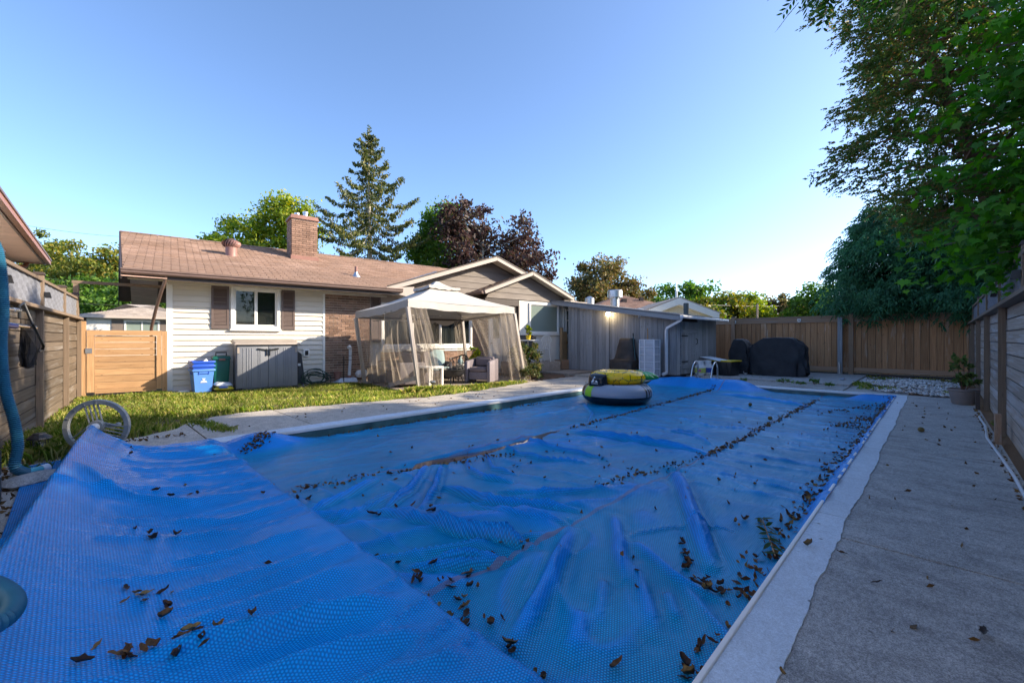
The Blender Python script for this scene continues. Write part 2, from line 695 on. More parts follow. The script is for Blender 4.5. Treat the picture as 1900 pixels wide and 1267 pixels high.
# lawn edge: Y of the border between the deck and the grass
LX = [-1.2, -.4, .1, .5, .95, 1.25, 1.55, 2.3, 3.6, 5.1, 6.5, 7.6, 8.4, 9.6, 11]
LY = [6.2, 6.5, 6.75, 6.95, 7.2, 7.75, 7.95, 8.0, 7.75, 7.42, 7.5, 7.75, 7.9, 8.1, 8.2]


def lawn_y(x):
    return float(np.interp(x, LX, LY)) + .035 * math.sin(x * 7.3) + .02 * math.sin(x * 17 + 1)


deck = thing('pool_deck', None, None, (0, 0, 0), kind='structure')


def slab(x0, x1, ylo, yhi, z=0.0, m='deck', th=.12, name='deck_slab', parent=None, gap=.008):
    "concrete slab whose Y borders are functions of x"
    n = max(2, int((x1 - x0) / .035))
    xs = [x0 + gap + (x1 - x0 - 2 * gap) * i / n for i in range(n + 1)]
    b = MB()
    lo = [(x, ylo(x)) for x in xs]
    hi = [(x, yhi(x)) for x in xs]
    V = [(x, y, z) for x, y in lo] + [(x, y, z) for x, y in hi] + [(x, y, z - th) for x, y in lo] + [(x, y, z - th) for x, y in hi]
    k = n + 1
    F = []
    for i in range(n):
        F.append((i, i + 1, k + i + 1, k + i))
        F.append((2 * k + i + 1, 2 * k + i, i, i + 1)[::1])
        F.append((k + i, k + i + 1, 3 * k + i + 1, 3 * k + i))
    F.append((0, k, 3 * k, 2 * k))
    F.append((k - 1, 3 * k - 1, 4 * k - 1, 2 * k - 1)[::-1])
    b.add(V, F)
    return b.build(name, M[m], deck if parent is None else parent)


def K(c): return lambda x: c
def wav(c, a, s): return lambda x: c + a * .7 * math.sin(x * 2.1 + s) + a * .5 * math.sin(x * 5.3 + 2 * s) + a * .3 * math.sin(x * 13.0 + s) + a * .9 * float(vnoise(np.array([x * 21.0]), np.array([s]), 44)[0]) + a * .7 * float(vnoise(np.array([x * 60.0]), np.array([s]), 45)[0])


cop_r = wav(COPO, .012, .4)          # wavy paint line on the right deck
cop_l = wav(6.17, .012, 1.7)
# left deck between the coping and the lawn
for x0, x1 in [(-1.0, 1.12), (1.12, 2.35), (2.35, 4.6), (4.6, 6.9), (6.9, 9.2), (9.2, 11.0)]:
    if x1 <= 1.2:
        slab(x0, x1, K(-.0), lawn_y, -.004)
    else:
        slab(x0, x1, K(6.12), lawn_y)
slab(11.0, 12.5, K(6.12), K(8.2), .0, 'deck')
# right deck along the fence
for x0, x1 in [(-1.0, 1.0), (1.0, 3.25), (3.25, 6.3), (6.3, 9.4), (9.4, 12.4)]:
    if x0 >= 1.0: slab(x0, x1, K(-.53), K(COPO + .05), 0, 'deck_dark')
    else: slab(x0, x1, K(-.53), K(-.005), -.004, 'deck_dark')
# deck beyond the far end
for y0, y1 in [(1.5, 3.7), (3.7, 6.0)]:
    slab(12.25, 13.25, K(y0 + .006), K(y1 - .006), .03, 'deck_dark')
    slab(13.26, 17.15, K(y0 + .006), K(y1 - .006), .075, 'deck_dark', .14)
slab(12.25, 13.2, K(.42), K(1.5), .004, 'deck_dark')
slab(13.2, 14.2, K(1.0), K(1.5), .004, 'deck_dark')
# raised pad in front of the garden shed
slab(10.9, 12.45, K(8.25), K(10.2), .10, 'patio', .16)
slab(11.2, 12.4, K(6.1), K(8.2), .055, 'deck', .06)
# patio under the gazebo and walk along the house wall
slab(5.2, 9.5, lambda x: 8.18 - .10 * (x < 6.4) * 0 + .04 * math.sin(5 * x), lambda x: 11.45 - .124 * (x - 5.2), .012, 'patio', .08)
slab(1.5, 5.15, lambda x: 11.68 - .124 * (x - 1.47), lambda x: 12.2 - .124 * (x - 1.47), .01, 'patio', .08)

cop = thing('pool_coping', None, None, (0, 0, 0), kind='structure')
for a, b_ in [(PX0 + .02, 3.6), (3.6, 6.1), (6.1, 8.6), (8.6, 11.0), (11.0, PX1 + .3)]:
    slab(a, b_, cop_r, K(PY0 - .022), .008, 'coping', .05, 'coping_slab', cop, .003)
    slab(a, b_, K(PY1 + .02), cop_l, .010, 'coping', .05, 'coping_slab', cop, .003)
slab(PX1 + .02, PX1 + .33, K(PY0 - .02), K(PY1 + .02), .009, 'coping', .05, 'coping_slab', cop, .003)
slab(PX0 - .3, PX0 - .01, K(PY0 - .2), K(PY1 + .3), .006, 'coping', .05, 'coping_slab', cop, .003)
MB().box(PX0, PX1 + .02, PY0 - .02, PY0, -.035, .018).build('edge_track', M['trim'], cop, bevel=.004)
MB().box(PX0, PX1 + .02, PY1, PY1 + .018, -.02, .02).build('edge_track', M['trim'], cop, bevel=.004)
MB().box(PX1, PX1 + .018, PY0 + .001, PY1 - .001, -.02, .02).build('edge_track', M['trim'], cop, bevel=.004)

M['liner'] = mat('teal_pool_liner', (.05, .13, .15), .4, .35, 5, col2=(.09, .20, .22))
b = MB()
x0, x1, y0, y1 = PX0, PX1 + .015, PY0 - .01, PY1 + .01
b.quad((x0, y0, -.005), (x1, y0, -.005), (x1, y0, -1.2), (x0, y0, -1.2))
b.quad((x0, y1, -.005), (x1, y1, -.005), (x1, y1, -1.2), (x0, y1, -1.2))
b.quad((x0, y0, -.005), (x0, y1, -.005), (x0, y1, -1.2), (x0, y0, -1.2))
b.quad((x1, y0, -.005), (x1, y1, -.005), (x1, y1, -1.2), (x1, y0, -1.2))
b.quad((x0, y0, -1.2), (x1, y0, -1.2), (x1, y1, -1.2), (x0, y1, -1.2))
tag(b.build('pool_basin', M['liner']), kind='structure')


def watermat():
    n = NT('dark_pool_water')
    return n.done(n.bsdf((.02, .07, .09), .04, 0, .6, n.bump(n.noise(n.coords(rand=False), 6, 3), .05, .02)))


M['water'] = watermat()
tag(MB().quad((x0, y0, -.15), (x1, y0, -.15), (x1, y1, -.15), (x0, y1, -.15)).build('pool_water', M['water']), kind='structure')

# lawn soil and mulch beds
b = MB()
xs = np.linspace(-1.5, 12.2, 120)
for i in range(119):
    xa, xb = xs[i], xs[i + 1]
    fa = lambda x: 12.25 - .124 * (x - 1.47)
    b.quad((xa, lawn_y(xa) - .02, -.012), (xb, lawn_y(xb) - .02, -.012), (xb, fa(xb), -.012), (xa, fa(xa), -.012))
tag(b.build('lawn', M['soil']), kind='structure')
tag(MB().box(-1.5, 1.3, 12.2, 13.5, -.06, -.02).build('side_path', M['soil']), kind='structure')
b = MB()
n_ = 26
V = []
for i in range(n_ + 1):
    for j in range(9):
        x = 9.3 + 2.4 * i / n_; y = 8.15 + 1.5 * j / 8
        e = min(i / 4, (n_ - i) / 4, 1) * min(j / 2, (8 - j) / 2, 1)
        V.append((x + .1 * math.sin(j * 2.1), y + .08 * math.sin(i * 1.3), -.004 + e * (.05 + .02 * math.sin(i * 1.7 + j))))
b.add(V, [(i * 9 + j, (i + 1) * 9 + j, (i + 1) * 9 + j + 1, i * 9 + j + 1) for i in range(n_) for j in range(8)])
tag(b.build('mulch_bed', M['dirt'], smooth=True), kind='structure')
tag(MB().box(12.3, 17.2, -.62, 1.0, -.05, -.012).build('gravel_bed_ground', M['dirt']), kind='structure')
tag(MB().box(-1.5, 17.2, -.70, -.53, -.06, -.014).build('fence_line_soil', M['dirt']), kind='structure')


# ================================================================== POOL COVER
def polydist(X, Y, pts):
    best = np.full(X.shape, 1e9)
    par = np.zeros(X.shape)
    L = [0.0]
    for p, q in zip(pts[:-1], pts[1:]): L.append(L[-1] + math.hypot(q[0] - p[0], q[1] - p[1]))
    for i, (p, q) in enumerate(zip(pts[:-1], pts[1:])):
        dx, dy = q[0] - p[0], q[1] - p[1]
        ll = dx * dx + dy * dy
        t = np.clip(((X - p[0]) * dx + (Y - p[1]) * dy) / ll, 0, 1)
        d = np.hypot(X - p[0] - t * dx, Y - p[1] - t * dy)
        mk = d < best
        best = np.where(mk, d, best)
        par = np.where(mk, (L[i] + t * (L[i + 1] - L[i])) / L[-1], par)
    return best, par


WZ = -.10                             # height of the floating sheet
# folds of the sheet: corner points in the photograph turned into places on the sheet, half width, height
FOLDS = [
    ([(1252, 872), (1268, 905), (1284, 950), (1318, 1035)], .055, .055),
    ([(1262, 876), (1292, 935), (1330, 1020)], .02, .02),
    ([(1140, 950), (1150, 1011), (1158, 1060)], .05, .03),
    ([(1062, 975), (1008, 1087), (955, 1180)], .055, .045),
    ([(1010, 1010), (960, 1100)], .03, .015),
    ([(1176, 1035), (1206, 1120), (1215, 1160)], .05, .022),
    ([(1236, 1085), (1255, 1140)], .04, .018),
    ([(1120, 1060), (1110, 1150)], .04, .016),
    ([(1085, 1120), (1060, 1200)], .05, .018),
    ([(1160, 985), (1278, 962), (1362, 976)], .014, .014),
    ([(1180, 1000), (1250, 1060), (1340, 1100)], .03, .014),
    ([(795, 962), (895, 990), (985, 1003)], .03, .042),
    ([(800, 1030), (860, 1022), (930, 1026)], .028, .035),
    ([(822, 898), (918, 927), (1070, 940)], .03, .038),
    ([(1065, 798), (1141, 810), (1230, 822), (1312, 837)], .035, .045),
    ([(1236, 794), (1290, 806), (1320, 820)], .03, .022),
    ([(1330, 730), (1420, 739), (1515, 753)], .05, .035),
    ([(1290, 746), (1390, 760), (1440, 770)], .045, .022),
    ([(700, 884), (640, 915), (565, 950)], .03, .032),
    ([(790, 862), (760, 905), (715, 938)], .028, .045),
    ([(818, 862), (806, 905), (782, 938)], .028, .05),
    ([(706, 945), (850, 980), (960, 1000)], .03, .03),
    ([(755, 1040), (850, 1036), (940, 1028)], .03, .03),
    ([(866, 848), (870, 865), (900, 882), (950, 890)], .022, .03),
    ([(900, 838), (914, 862), (955, 876)], .02, .026),
    ([(930, 826), (1000, 846), (1090, 856)], .024, .03),
    ([(960, 812), (1040, 830), (1130, 850)], .024, .022),
    ([(920, 905), (1010, 912), (1100, 905)], .022, .02),
    ([(880, 930), (960, 952), (1050, 962)], .022, .02),
    ([(1250, 770), (1330, 790), (1400, 792)], .03, .018),
    ([(1160, 780), (1230, 792), (1300, 800)], .025, .016),
    ([(620, 965), (700, 930), (735, 905)], .02, .02),
    ([(720, 905), (660, 945), (600, 960)], .02, .014),
    ([(1345, 835), (1450, 850), (1530, 862)], .02, .012),
    ([(1290, 868), (1390, 885), (1480, 905)], .02, .012),
    ([(1390, 800), (1490, 812), (1570, 822)], .02, .01),
    ([(985, 770), (1040, 760), (1075, 752)], .02, .014),
    ([(1080, 745), (1100, 765), (1090, 780)], .02, .02),
]
FOLDW = [([tuple(G(u, v, -.07)[:2]) for u, v in p], w * .8, a * 1.55) for p, w, a in FOLDS]
FLAPF = [
    ([(280, 1245), (420, 1190), (560, 1145), (745, 1096)], .05, .075),
    ([(330, 1180), (450, 1120), (560, 1080), (660, 1035)], .045, .030),
    ([(150, 925), (200, 948), (260, 955), (350, 945), (505, 896)], .04, .045),
    ([(270, 882), (400, 860), (480, 850)], .028, .026),
    ([(255, 905), (380, 885), (480, 872)], .026, .022),
    ([(240, 850), (330, 840), (430, 826)], .03, .03),
    ([(300, 985), (420, 965), (530, 932)], .026, .024),
    ([(310, 1015), (440, 985), (560, 950)], .026, .026),
    ([(330, 1050), (460, 1015), (590, 975)], .026, .024),
    ([(330, 1110), (470, 1060), (610, 1010)], .03, .022),
    ([(500, 1240), (640, 1190), (800, 1150)], .035, .03),
    ([(640, 1262), (760, 1225), (880, 1200)], .035, .025),
]
FLAPW = [([tuple(G(u, v, .06)[:2]) for u, v in p], w, a) for p, w, a in FLAPF]
SEAMS = (1.82, 3.86)


def tube_x(Y): return .13 + (Y - 6.1) * .094


def sstep(a, b, x):
    t = np.clip((x - a) / (b - a), 0, 1)
    return t * t * (3 - 2 * t)


LIFT = [None]


def cover_z(X, Y):
    X = np.asarray(X, float); Y = np.asarray(Y, float)
    # part on the deck, carried up over the reel's tube
    xt = tube_x(Y)
    s = np.clip((X - xt) / (1.13 - xt), 0, 1)
    sag = 1 + .10 * np.sin(Y * 2.3 + .6) + .10 * vnoise(Y * 1.2, Y * 0 + 3, 8)
    hub = np.where(Y > 5.0, 1 - .10 * sstep(5.0, 6.2, Y), 1)
    top = .36 * hub
    k = 3.4 + .8 * np.sin(Y * 1.1)
    flap = .022 + (top - .022) * (1 - s) ** k * np.where(s > 0, sag ** s, 1)
    left = .02 + (top - .02) * np.exp(-((xt - X) / .10) ** 2)
    z1 = np.where(X >= xt, flap, left)
    yd = vnoise(X * 1.1 + 5, Y * 9 + 2.0 * np.sin(X * 2), 21)
    yd2 = vnoise(X * 1.6 + .5 * Y, Y * 4.2, 22)
    z1 = z1 + (X > xt) * sstep(0, .25, s) * ((.022 * yd + .034 * yd2) * (1 - .35 * s) + .012)
    z1 = z1 + (X > xt) * .05 * np.exp(-((Y - 5.15 - .25 * s) / .10) ** 2) * np.sin(np.clip(s, 0, 1) * PI) * .8
    for pts, w, a in FLAPW:
        d, t = polydist(X, Y, pts)
        z1 = z1 + a * np.exp(-(d / w) ** 2) * np.clip(np.sin(np.clip(t * .92 + .06, 0, 1) * PI) * 1.8, 0, 1)
    rg = 1 - np.abs(2 * vnoise(X * 1.5 + Y * .9, Y * 6.5 - X * .8, 31))
    z1 = z1 + (X > xt) * .020 * sstep(.05, .4, s) * rg ** 4
    # floating part
    wx = X + .12 * np.sin(Y * 1.7)
    f = WZ + .010 * vnoise(X * .9, Y * .9, 3)
    pan_r = sstep(1.86, 1.7, Y)
    pan_l = sstep(3.86, 4.0, Y)
    pan_m = (1 - pan_r) * (1 - pan_l)
    f = f + pan_r * (.020 * vnoise(wx * 7 - Y * 1.2, Y * .7, 4) + .010 * vnoise(wx * 15, Y * 1.3, 5)) * sstep(2.5, 5, X)
    f = f + pan_r * .022 * vnoise(X * 2.2, Y * 3.2 - X * 1.2, 6) * sstep(5, 2.5, X)
    f = f + pan_m * (.030 * vnoise(X * 1.3 + Y * 1.2, Y * 4.5 + X * 2.2, 7) * sstep(6.5, 3.5, X) + .016 * vnoise(wx * 5 + 1.5 * Y, Y * 1.1, 9) + .010 * vnoise(X * 3 + Y * 6, Y * 6 - X * 4, 19))
    f = f + pan_l * (.012 * vnoise(X * 4.0 + Y, Y * 9, 10) + .006 * vnoise(X * 9, Y * 14, 11))
    f0 = f.copy()
    r1 = 1 - np.abs(2 * vnoise(X * 1.1 + Y * 1.6 + .3 * np.sin(Y * 5), Y * 3.4 + X * 2.0, 32))
    r2 = 1 - np.abs(2 * vnoise(X * 4.2 + Y * .6, Y * 1.0 + .2 * X, 33))
    r3 = 1 - np.abs(2 * vnoise(X * 2.4 - Y * 2.0, Y * 2.6 + X * .7, 34))
    f = f + pan_m * (.030 * r1 ** 5 * sstep(7.0, 4.0, X) + .016 * r2 ** 4) + pan_r * (.018 * r2 ** 4 * sstep(2.6, 4.5, X) + .026 * r3 ** 5 * sstep(5.5, 3, X)) + pan_l * .010 * r3 ** 4
    for pts, w, a in FOLDW:
        d, t = polydist(X, Y, pts)
        f = f + a * np.exp(-(d / w) ** 2) * np.clip(np.sin(np.clip(t * .94 + .03, 0, 1) * PI) * 1.6, 0, 1) - .25 * a * np.exp(-((d - 2.1 * w) / w) ** 2)
    f1 = f - f0
    m_ = np.exp(-((Y - 3.76 - .05 * np.sin(X * 3)) / .10) ** 4) * sstep(1.9, 2.5, X) * sstep(5.3, 4.4, X)
    f = f * (1 - m_) + (WZ - .035 + .02 * vnoise(X * 3, Y * 5, 41)) * m_
    f1 = f1 * (1 - m_)
    # corner drawn up over the left coping, far end drawn up at the ladder, right rim
    up = sstep(5.5, 5.82, Y)
    f = f + .17 * sstep(5.35, 5.80, Y) * np.exp(-((X - 1.55) / .42) ** 2)
    far = sstep(11.15, 11.75, X)
    f = f + far * (.19 + .10 * np.exp(-np.abs(Y - 4.18) / .30) + .06 * np.exp(-np.abs(Y - 4.72) / .22) + .03 * np.sin(Y * 4)) * sstep(2.7, 3.6, Y)
    f = f + np.maximum(sstep(11.3, 11.75, X) * .115 * sstep(1.45, 1.0, Y), sstep(.72, .60, Y) * .112 * sstep(3.1, 3.9, X))
    LIFT[0] = np.clip(f1 / .05, -.3, 1) + np.clip((f - f0 - f1) / .06, 0, 1)
    # seams
    drop = sstep(1.10, 1.26, X)
    z = z1 * (1 - drop) + f * drop
    for i, sy in enumerate(SEAMS):
        wob = .03 * np.sin(X * 1.7 + i) * sstep(4, 1, X)
        dd = np.abs(Y - sy - wob)
        z = z - .012 * np.exp(-(dd / .05) ** 2) + .012 * np.exp(-(dd / .012) ** 2) + .02 * np.exp(-(dd / .05) ** 2) * (1 - drop) * (s < .999)
    return z


xs = np.concatenate([np.arange(-.30, 1.0, .02), np.arange(1.0, 1.3, .011), np.arange(1.3, 3.2, .017), np.arange(3.2, 6.0, .028), np.arange(6.0, 11.95, .05)])
xs = xs[xs <= 11.93]
NY = 250


def cover_ylim(x):
    lo = .2 + .405 * float(sstep(.9, 1.2, np.array(x)))
    if x > 3.1: lo -= .03 * float(sstep(3.1, 3.9, np.array(x)))
    hi = float(np.interp(x, [-.3, .13, .2, .42, .8, 1.13, 1.3, 2.3, 12], [6.0, 6.13, 6.1, 5.8, 5.92, 6.03, 5.86, 5.80, 5.80]))
    hi += .02 * math.sin(x * 3.1) * (x > 2.2) * 1.0 - .02 * (x > 2.2)
    return lo, hi


XX = np.repeat(xs[:, None], NY, 1)
YY = np.zeros_like(XX)
# denser towards the near side for X<3
for i, x in enumerate(xs):
    lo, hi = cover_ylim(x)
    YY[i] = lo + (hi - lo) * np.linspace(0, 1, NY)
ZZ = cover_z(XX, YY)
LF = LIFT[0].astype(np.float32)
V = np.stack([XX, YY, ZZ], -1).reshape(-1, 3)
I = np.arange(len(xs) * NY).reshape(len(xs), NY)
F = np.stack([I[:-1, :-1], I[1:, :-1], I[1:, 1:], I[:-1, 1:]], -1).reshape(-1, 4)


def covermat():
    n = NT('blue_bubble_sheet')
    v = n.coords(rand=False)
    kk = 2 * PI / (.0135 * .866)
    fs = []
    for ang in (0, 60, 120):
        dp = n.n("ShaderNodeVectorMath", operation='DOT_PRODUCT')
        dp.inputs[1].default_value = (math.cos(R(ang)) * kk, math.sin(R(ang)) * kk, 0)
        n.l(v, dp.inputs[0])
        fs.append(n.math('COSINE', dp.outputs["Value"]))
    h = n.math('ADD', n.math('ADD', fs[0], fs[1]), fs[2])       # -1.5 .. 3
    h = n.math('MULTIPLY_ADD', h, .2222, .3333)
    sep = n.n("ShaderNodeSeparateXYZ")
    n.l(v, sep.inputs[0])
    big = n.noise(v, 1.3, 4, .6)
    flo = n.ramp(sep.outputs["X"], [(.0, 0), (1.0, 1)])          # X 0..1 m: the part that lies on the deck
    c_on = n.ramp(h, [(.1, (.0008, .18, .52)), (.75, (.003, .37, .90))])
    # where the sheet lies on the dark water it looks deeper, where a fold holds air it is clear blue
    at = n.n("ShaderNodeAttribute", attribute_name='lift')
    c_wet = n.ramp(h, [(.1, (.0006, .165, .34)), (.8, (.002, .41, .78))])
    c_air = n.ramp(h, [(.1, (.001, .19, .60)), (.75, (.005, .36, .95))])
    c_fl = n.mix(n.ramp(at.outputs["Fac"], [(.05, 0), (.8, 1)]), c_wet, c_air)
    mr = n.n("ShaderNodeMapRange")
    mr.inputs[1].default_value = 1.1; mr.inputs[2].default_value = 1.25
    n.l(sep.outputs["X"], mr.inputs[0])
    c = n.mix(mr.outputs[0], c_on, c_fl)
    c = n.val(c, n.ramp(big, [(.3, .85), (.7, 1.15)]))
    # taped seams, faded to a dusty pinkish grey
    m = None
    for sy in SEAMS:
        d = n.math('ABSOLUTE', n.math('SUBTRACT', sep.outputs["Y"], sy))
        q = n.math('LESS_THAN', d, .016)
        m = q if m is None else n.math('MAXIMUM', m, q)
    du = n.noise(v, 2.2, 4, .6)
    c = n.mix(n.math('MULTIPLY', n.math('MULTIPLY', m, mr.outputs[0]), n.ramp(du, [(.35, .35), (.6, .8)])), c, (.17, .16, .25))
    dust = n.noise(v, 7, 6, .7)
    c = n.mix(n.ramp(dust, [(.62, 0), (.8, .08)]), c, (.25, .27, .32))
    rg = n.ramp(n.noise(v, 3, 5, .6), [(.35, .10), (.7, .22)])
    fine = n.noise(n.coords((2.2, 11, 2), rand=False), 3.2, 3, .5, .6)
    nm = n.bump(fine, .55, .016)
    nm = n.bump(h, .6, .0035, nm)
    return n.done(n.bsdf(c, rg, 0, .20, nm))


M['cover'] = covermat()
cme = npmesh('pool_cover', V, F, M['cover'], True)
cat_ = cme.attributes.new('lift', 'FLOAT', 'POINT')
cat_.data.foreach_set('value', LF.ravel())
cover = link('pool_cover', cme)
tag(cover, 'blue bubble solar cover lying over the pool and pulled up over the reel', 'pool cover')


def cz(x, y):
    return float(cover_z(np.array([x]), np.array([y]))[0])


# rain water standing on the cover along the seam nearer the house
def puddle(pts, w):
    pts = [G(u, v, -.09) for u, v in pts]
    b = MB()
    L = []; Rr = []
    for i, p in enumerate(pts):
        t = (pts[min(i + 1, len(pts) - 1)] - pts[max(i - 1, 0)]).normalized()
        nrm = Vector((-t.y, t.x, 0))
        ww = w[i]
        L.append(p + nrm * ww); Rr.append(p - nrm * ww)
    for i in range(len(pts) - 1):
        b.quad((L[i].x, L[i].y, PZ), (L[i + 1].x, L[i + 1].y, PZ), (Rr[i + 1].x, Rr[i + 1].y, PZ), (Rr[i].x, Rr[i].y, PZ))
    return b


PZ = -.118
n = NT('house_tinted_puddle_water')
g_ = n.bsdf((.10, .075, .085), .02, 0, .9)  # pinkish base colour stands in for the house mirrored in the water
M['puddle'] = n.done(g_)
tag(puddle([(770, 872), (800, 858), (840, 846), (880, 836), (930, 826), (985, 813), (1030, 802), (1062, 795)], [.06, .2, .22, .22, .22, .22, .2, .06]).build('puddle_water', M['puddle']), kind='structure')

# reel
reel_dir = Vector((tube_x(6.1) - tube_x(2.6), 3.5, 0)).normalized()
hubc = Vector((.16, 6.2, .255))
M['reel'] = mat('grey_resin_wheel', (.28, .28, .265), .45, .08, 6, bump=.05, dirt=.15)
reel = thing('pool_cover_reel', 'grey plastic reel wheel with crank handle at the end of the cover roll', 'reel', (hubc.x, hubc.y, 0), math.atan2(reel_dir.y, reel_dir.x) - R(22))
# local X runs along the axle (turned a little so that the leaning wheel shows as in the photograph)
b = MB()
n_ = 44
prof = [(.276, -.02), (.28, -.005), (.28, .02), (.274, .026), (.236, .026), (.232, .02), (.232, -.012), (.236, -.02)]
V = []
for k in range(n_):
    a = 2 * PI * k / n_
    for r, x in prof: V.append((x + .03, r * math.cos(a), .285 + r * math.sin(a)))
q = len(prof)
b.add(V, [(k * q + j, ((k + 1) % n_) * q + j, ((k + 1) % n_) * q + (j + 1) % q, k * q + (j + 1) % q) for k in range(n_) for j in range(q)])
for k in range(16):
    a = 2 * PI * k / 16
    c, s = math.cos(a), math.sin(a)
    b.bar((.03, .236 * c, .285 + .236 * s), (.03, .274 * c, .285 + .274 * s), .008, .054, (1, 0, 0))
rim = b.build('rim', M['reel'], reel, smooth=True)
for k in range(3):
    a = R(90 + 120 * k - 12)
    c, s = math.cos(a), math.sin(a)
    sp = MB()
    for o in (-.054, -.018, .018, .054):
        sp.bar((.03, .05 * c - o * s, .285 + .05 * s + o * c), (.03, .237 * c - o * s, .285 + .237 * s + o * c), .007, .02, (1, 0, 0))
    sp.build('spoke', M['reel'], reel)
MB().lathe([(.062, -.03), (.066, -.02), (.066, .02), (.05, .035), (.028, .04)], (.03, 0, .285), 20, 'x').build('hub', M['reel'], reel, smooth=True)
hd = MB().bar((.055, .02, .285), (.055, -.15, .285), .03, .022, (1, 0, 0)).build('crank', M['reel'], reel, bevel=.004)
MB().lathe([(.018, 0), (.022, .02), (.022, .05), (.015, .058)], (.06, -.15, .285), 14, 'x').build('handle', M['reel'], hd, smooth=True)
MB().tube([Vector((.0, 0, .285)), Vector((-.075, 0, .285))], .04, 14).build('tube', M['pvc'], reel, smooth=True)
for y in (.10, -.13):
    MB().bar((-.01, y * .4, .2), (-.01, y, .0), .03, .03).build('leg', M['reel'], reel)

# ================================================================== THE HOUSE
house = thing('brick_bungalow', 'low bungalow with pink-brown shingle roof, cream siding, brick bands and two rear gables', 'house', H0, -HANG)
SL = .335                                   # roof slope
EY, EZ = -.70, 2.60                         # main eave
RY = 4.06
def zr(y): return EZ + SL * (y - EY)
# walls: solid core a little behind the cladding
b = MB()
b.box(.03, 12.6, .16, 8.05, 0, 2.47)
b.prism([(.03, .05, 2.47), (.03, 8.05, 2.47), (.03, RY, 3.9)], (.1, 0, 0))
b.box(.03, 1.2, .03, .16, -.05, 2.47); b.box(2.22, 4.87, .03, .16, -.05, 2.47)
b.box(1.2, 2.22, .03, .16, -.05, 1.44)
b.box(4.87, 8.05, .03, .16, -.05, .92); b.box(4.87, 8.05, .03, .16, 2.28, 2.47)
b.box(8.05, 12.6, .03, .16, -.05, 2.47)
wall = b.build('wall', M['stucco'], house)
# dark sheet behind the panes, coloured as an unlit interior
MB().box(1.1, 2.3, .155, .158, 1.4, 2.47).build('unlit_room_sheet', M['dark'], house)
# -- cream clapboards: each board leans out at its foot
def clap(x0, x1, z0, z1, y=0.0, m='siding', name='siding_board', parent=house, out=.026):
    key = (m, 'clap')
    me = _cubes.get(key)
    if me is None:
        me = bpy.data.meshes.new('board')
        me.from_pydata([(-.5, -1, -.5), (.5, -1, -.5), (.5, 1, -.5), (-.5, 1, -.5), (-.5, .2, .5), (.5, .2, .5), (.5, 1, .5), (-.5, 1, .5)], [], MB().hexa([(0, 0, 0)] * 8).F)
        me.materials.append(M[m])
        _cubes[key] = me
    o = link(name, me, parent)
    o.location = ((x0 + x1) / 2, y, (z0 + z1) / 2)
    o.scale = (x1 - x0, out, z1 - z0)
    return o


z = .02
while z < 2.44:
    z1 = min(z + .127, 2.462)
    if z1 > 1.44 and z < 2.46:
        clap(.09, 1.19, z, z1); clap(2.23, 3.27, z, z1)
    else:
        clap(.09, 3.27, z, z1)
    z += .127
plank('corner_board', M['trim'], house, -.02, .09, -.028, .06, -.02, 2.46)
plank('corner_board', M['trim'], house, 3.27, 3.325, -.024, .03, -.02, 2.46)
# boards of the end wall, their pinkish shade put into the colour
M['siding_pink_shade'] = mat('pink_shade_siding', (.50, .33, .26), .55, .06, 3, (1, 4, 4), ov=.06)
z = 1.2
while z < 2.44:
    o = clap(-4.02, 4.02, z, min(z + .127, 2.46), 0, 'siding_pink_shade')
    o.rotation_euler = (0, 0, R(-90)); o.location = (.0, 4.04, z + .0635)
    z += .127
# -- brick bands
def bricks(x0, x1, z0, z1, y=.0, parent=house, as_parts=True, L=.213, H=.0677, face='y', mort=True):
    rows = int((z1 - z0) / H)
    mb = MB()
    key = 'brickmesh'
    me = _cubes.get(key)
    if me is None:
        t = MB().box(-.5, .5, -.5, .5, -.5, .5)
        me = bpy.data.meshes.new('brick'); me.from_pydata(t.V, [], t.F); me.materials.append(M['brick']); _cubes[key] = me
    for r in range(rows):
        zz = z0 + r * H
        x = x0 - (L / 2 if r % 2 else 0)
        while x < x1 - .02:
            a, c = max(x, x0) + .005, min(x + L, x1) - .005
            x += L
            if c - a < .03: continue
            yy = y + rnd.uniform(-.003, .003)
            if as_parts:
                o = link('brick', me, parent)
                o.location = ((a + c) / 2, yy, zz + H / 2); o.scale = (c - a, .04, H - .011)
            elif face == 'y':
                mb.box(a, c, yy - .02, yy + .02, zz + .0055, zz + H - .0055)
            else:
                mb.box(yy - .02, yy + .02, a, c, zz + .0055, zz + H - .0055)
    if not as_parts: return mb


bricks(3.33, 4.56, .03, 2.45)
MB().box(3.325, 4.56, -.008, .028, -.05, 2.46).build('mortar', M['mortar'], house)
mb = bricks(8.05, 8.72, .05, 2.2, as_parts=False)
tag(mb.build('brick', M['brick'], house), kind='stuff')
MB().box(8.05, 8.72, -.008, .028, -.05, 2.3).build('mortar', M['mortar'], house)
mb = bricks(4.87, 8.05, .05, .80, as_parts=False)
tag(mb.build('brick', M['brick'], house), kind='stuff')
MB().box(4.87, 8.05, -.008, .028, -.05, .86).build('mortar', M['mortar'], house)


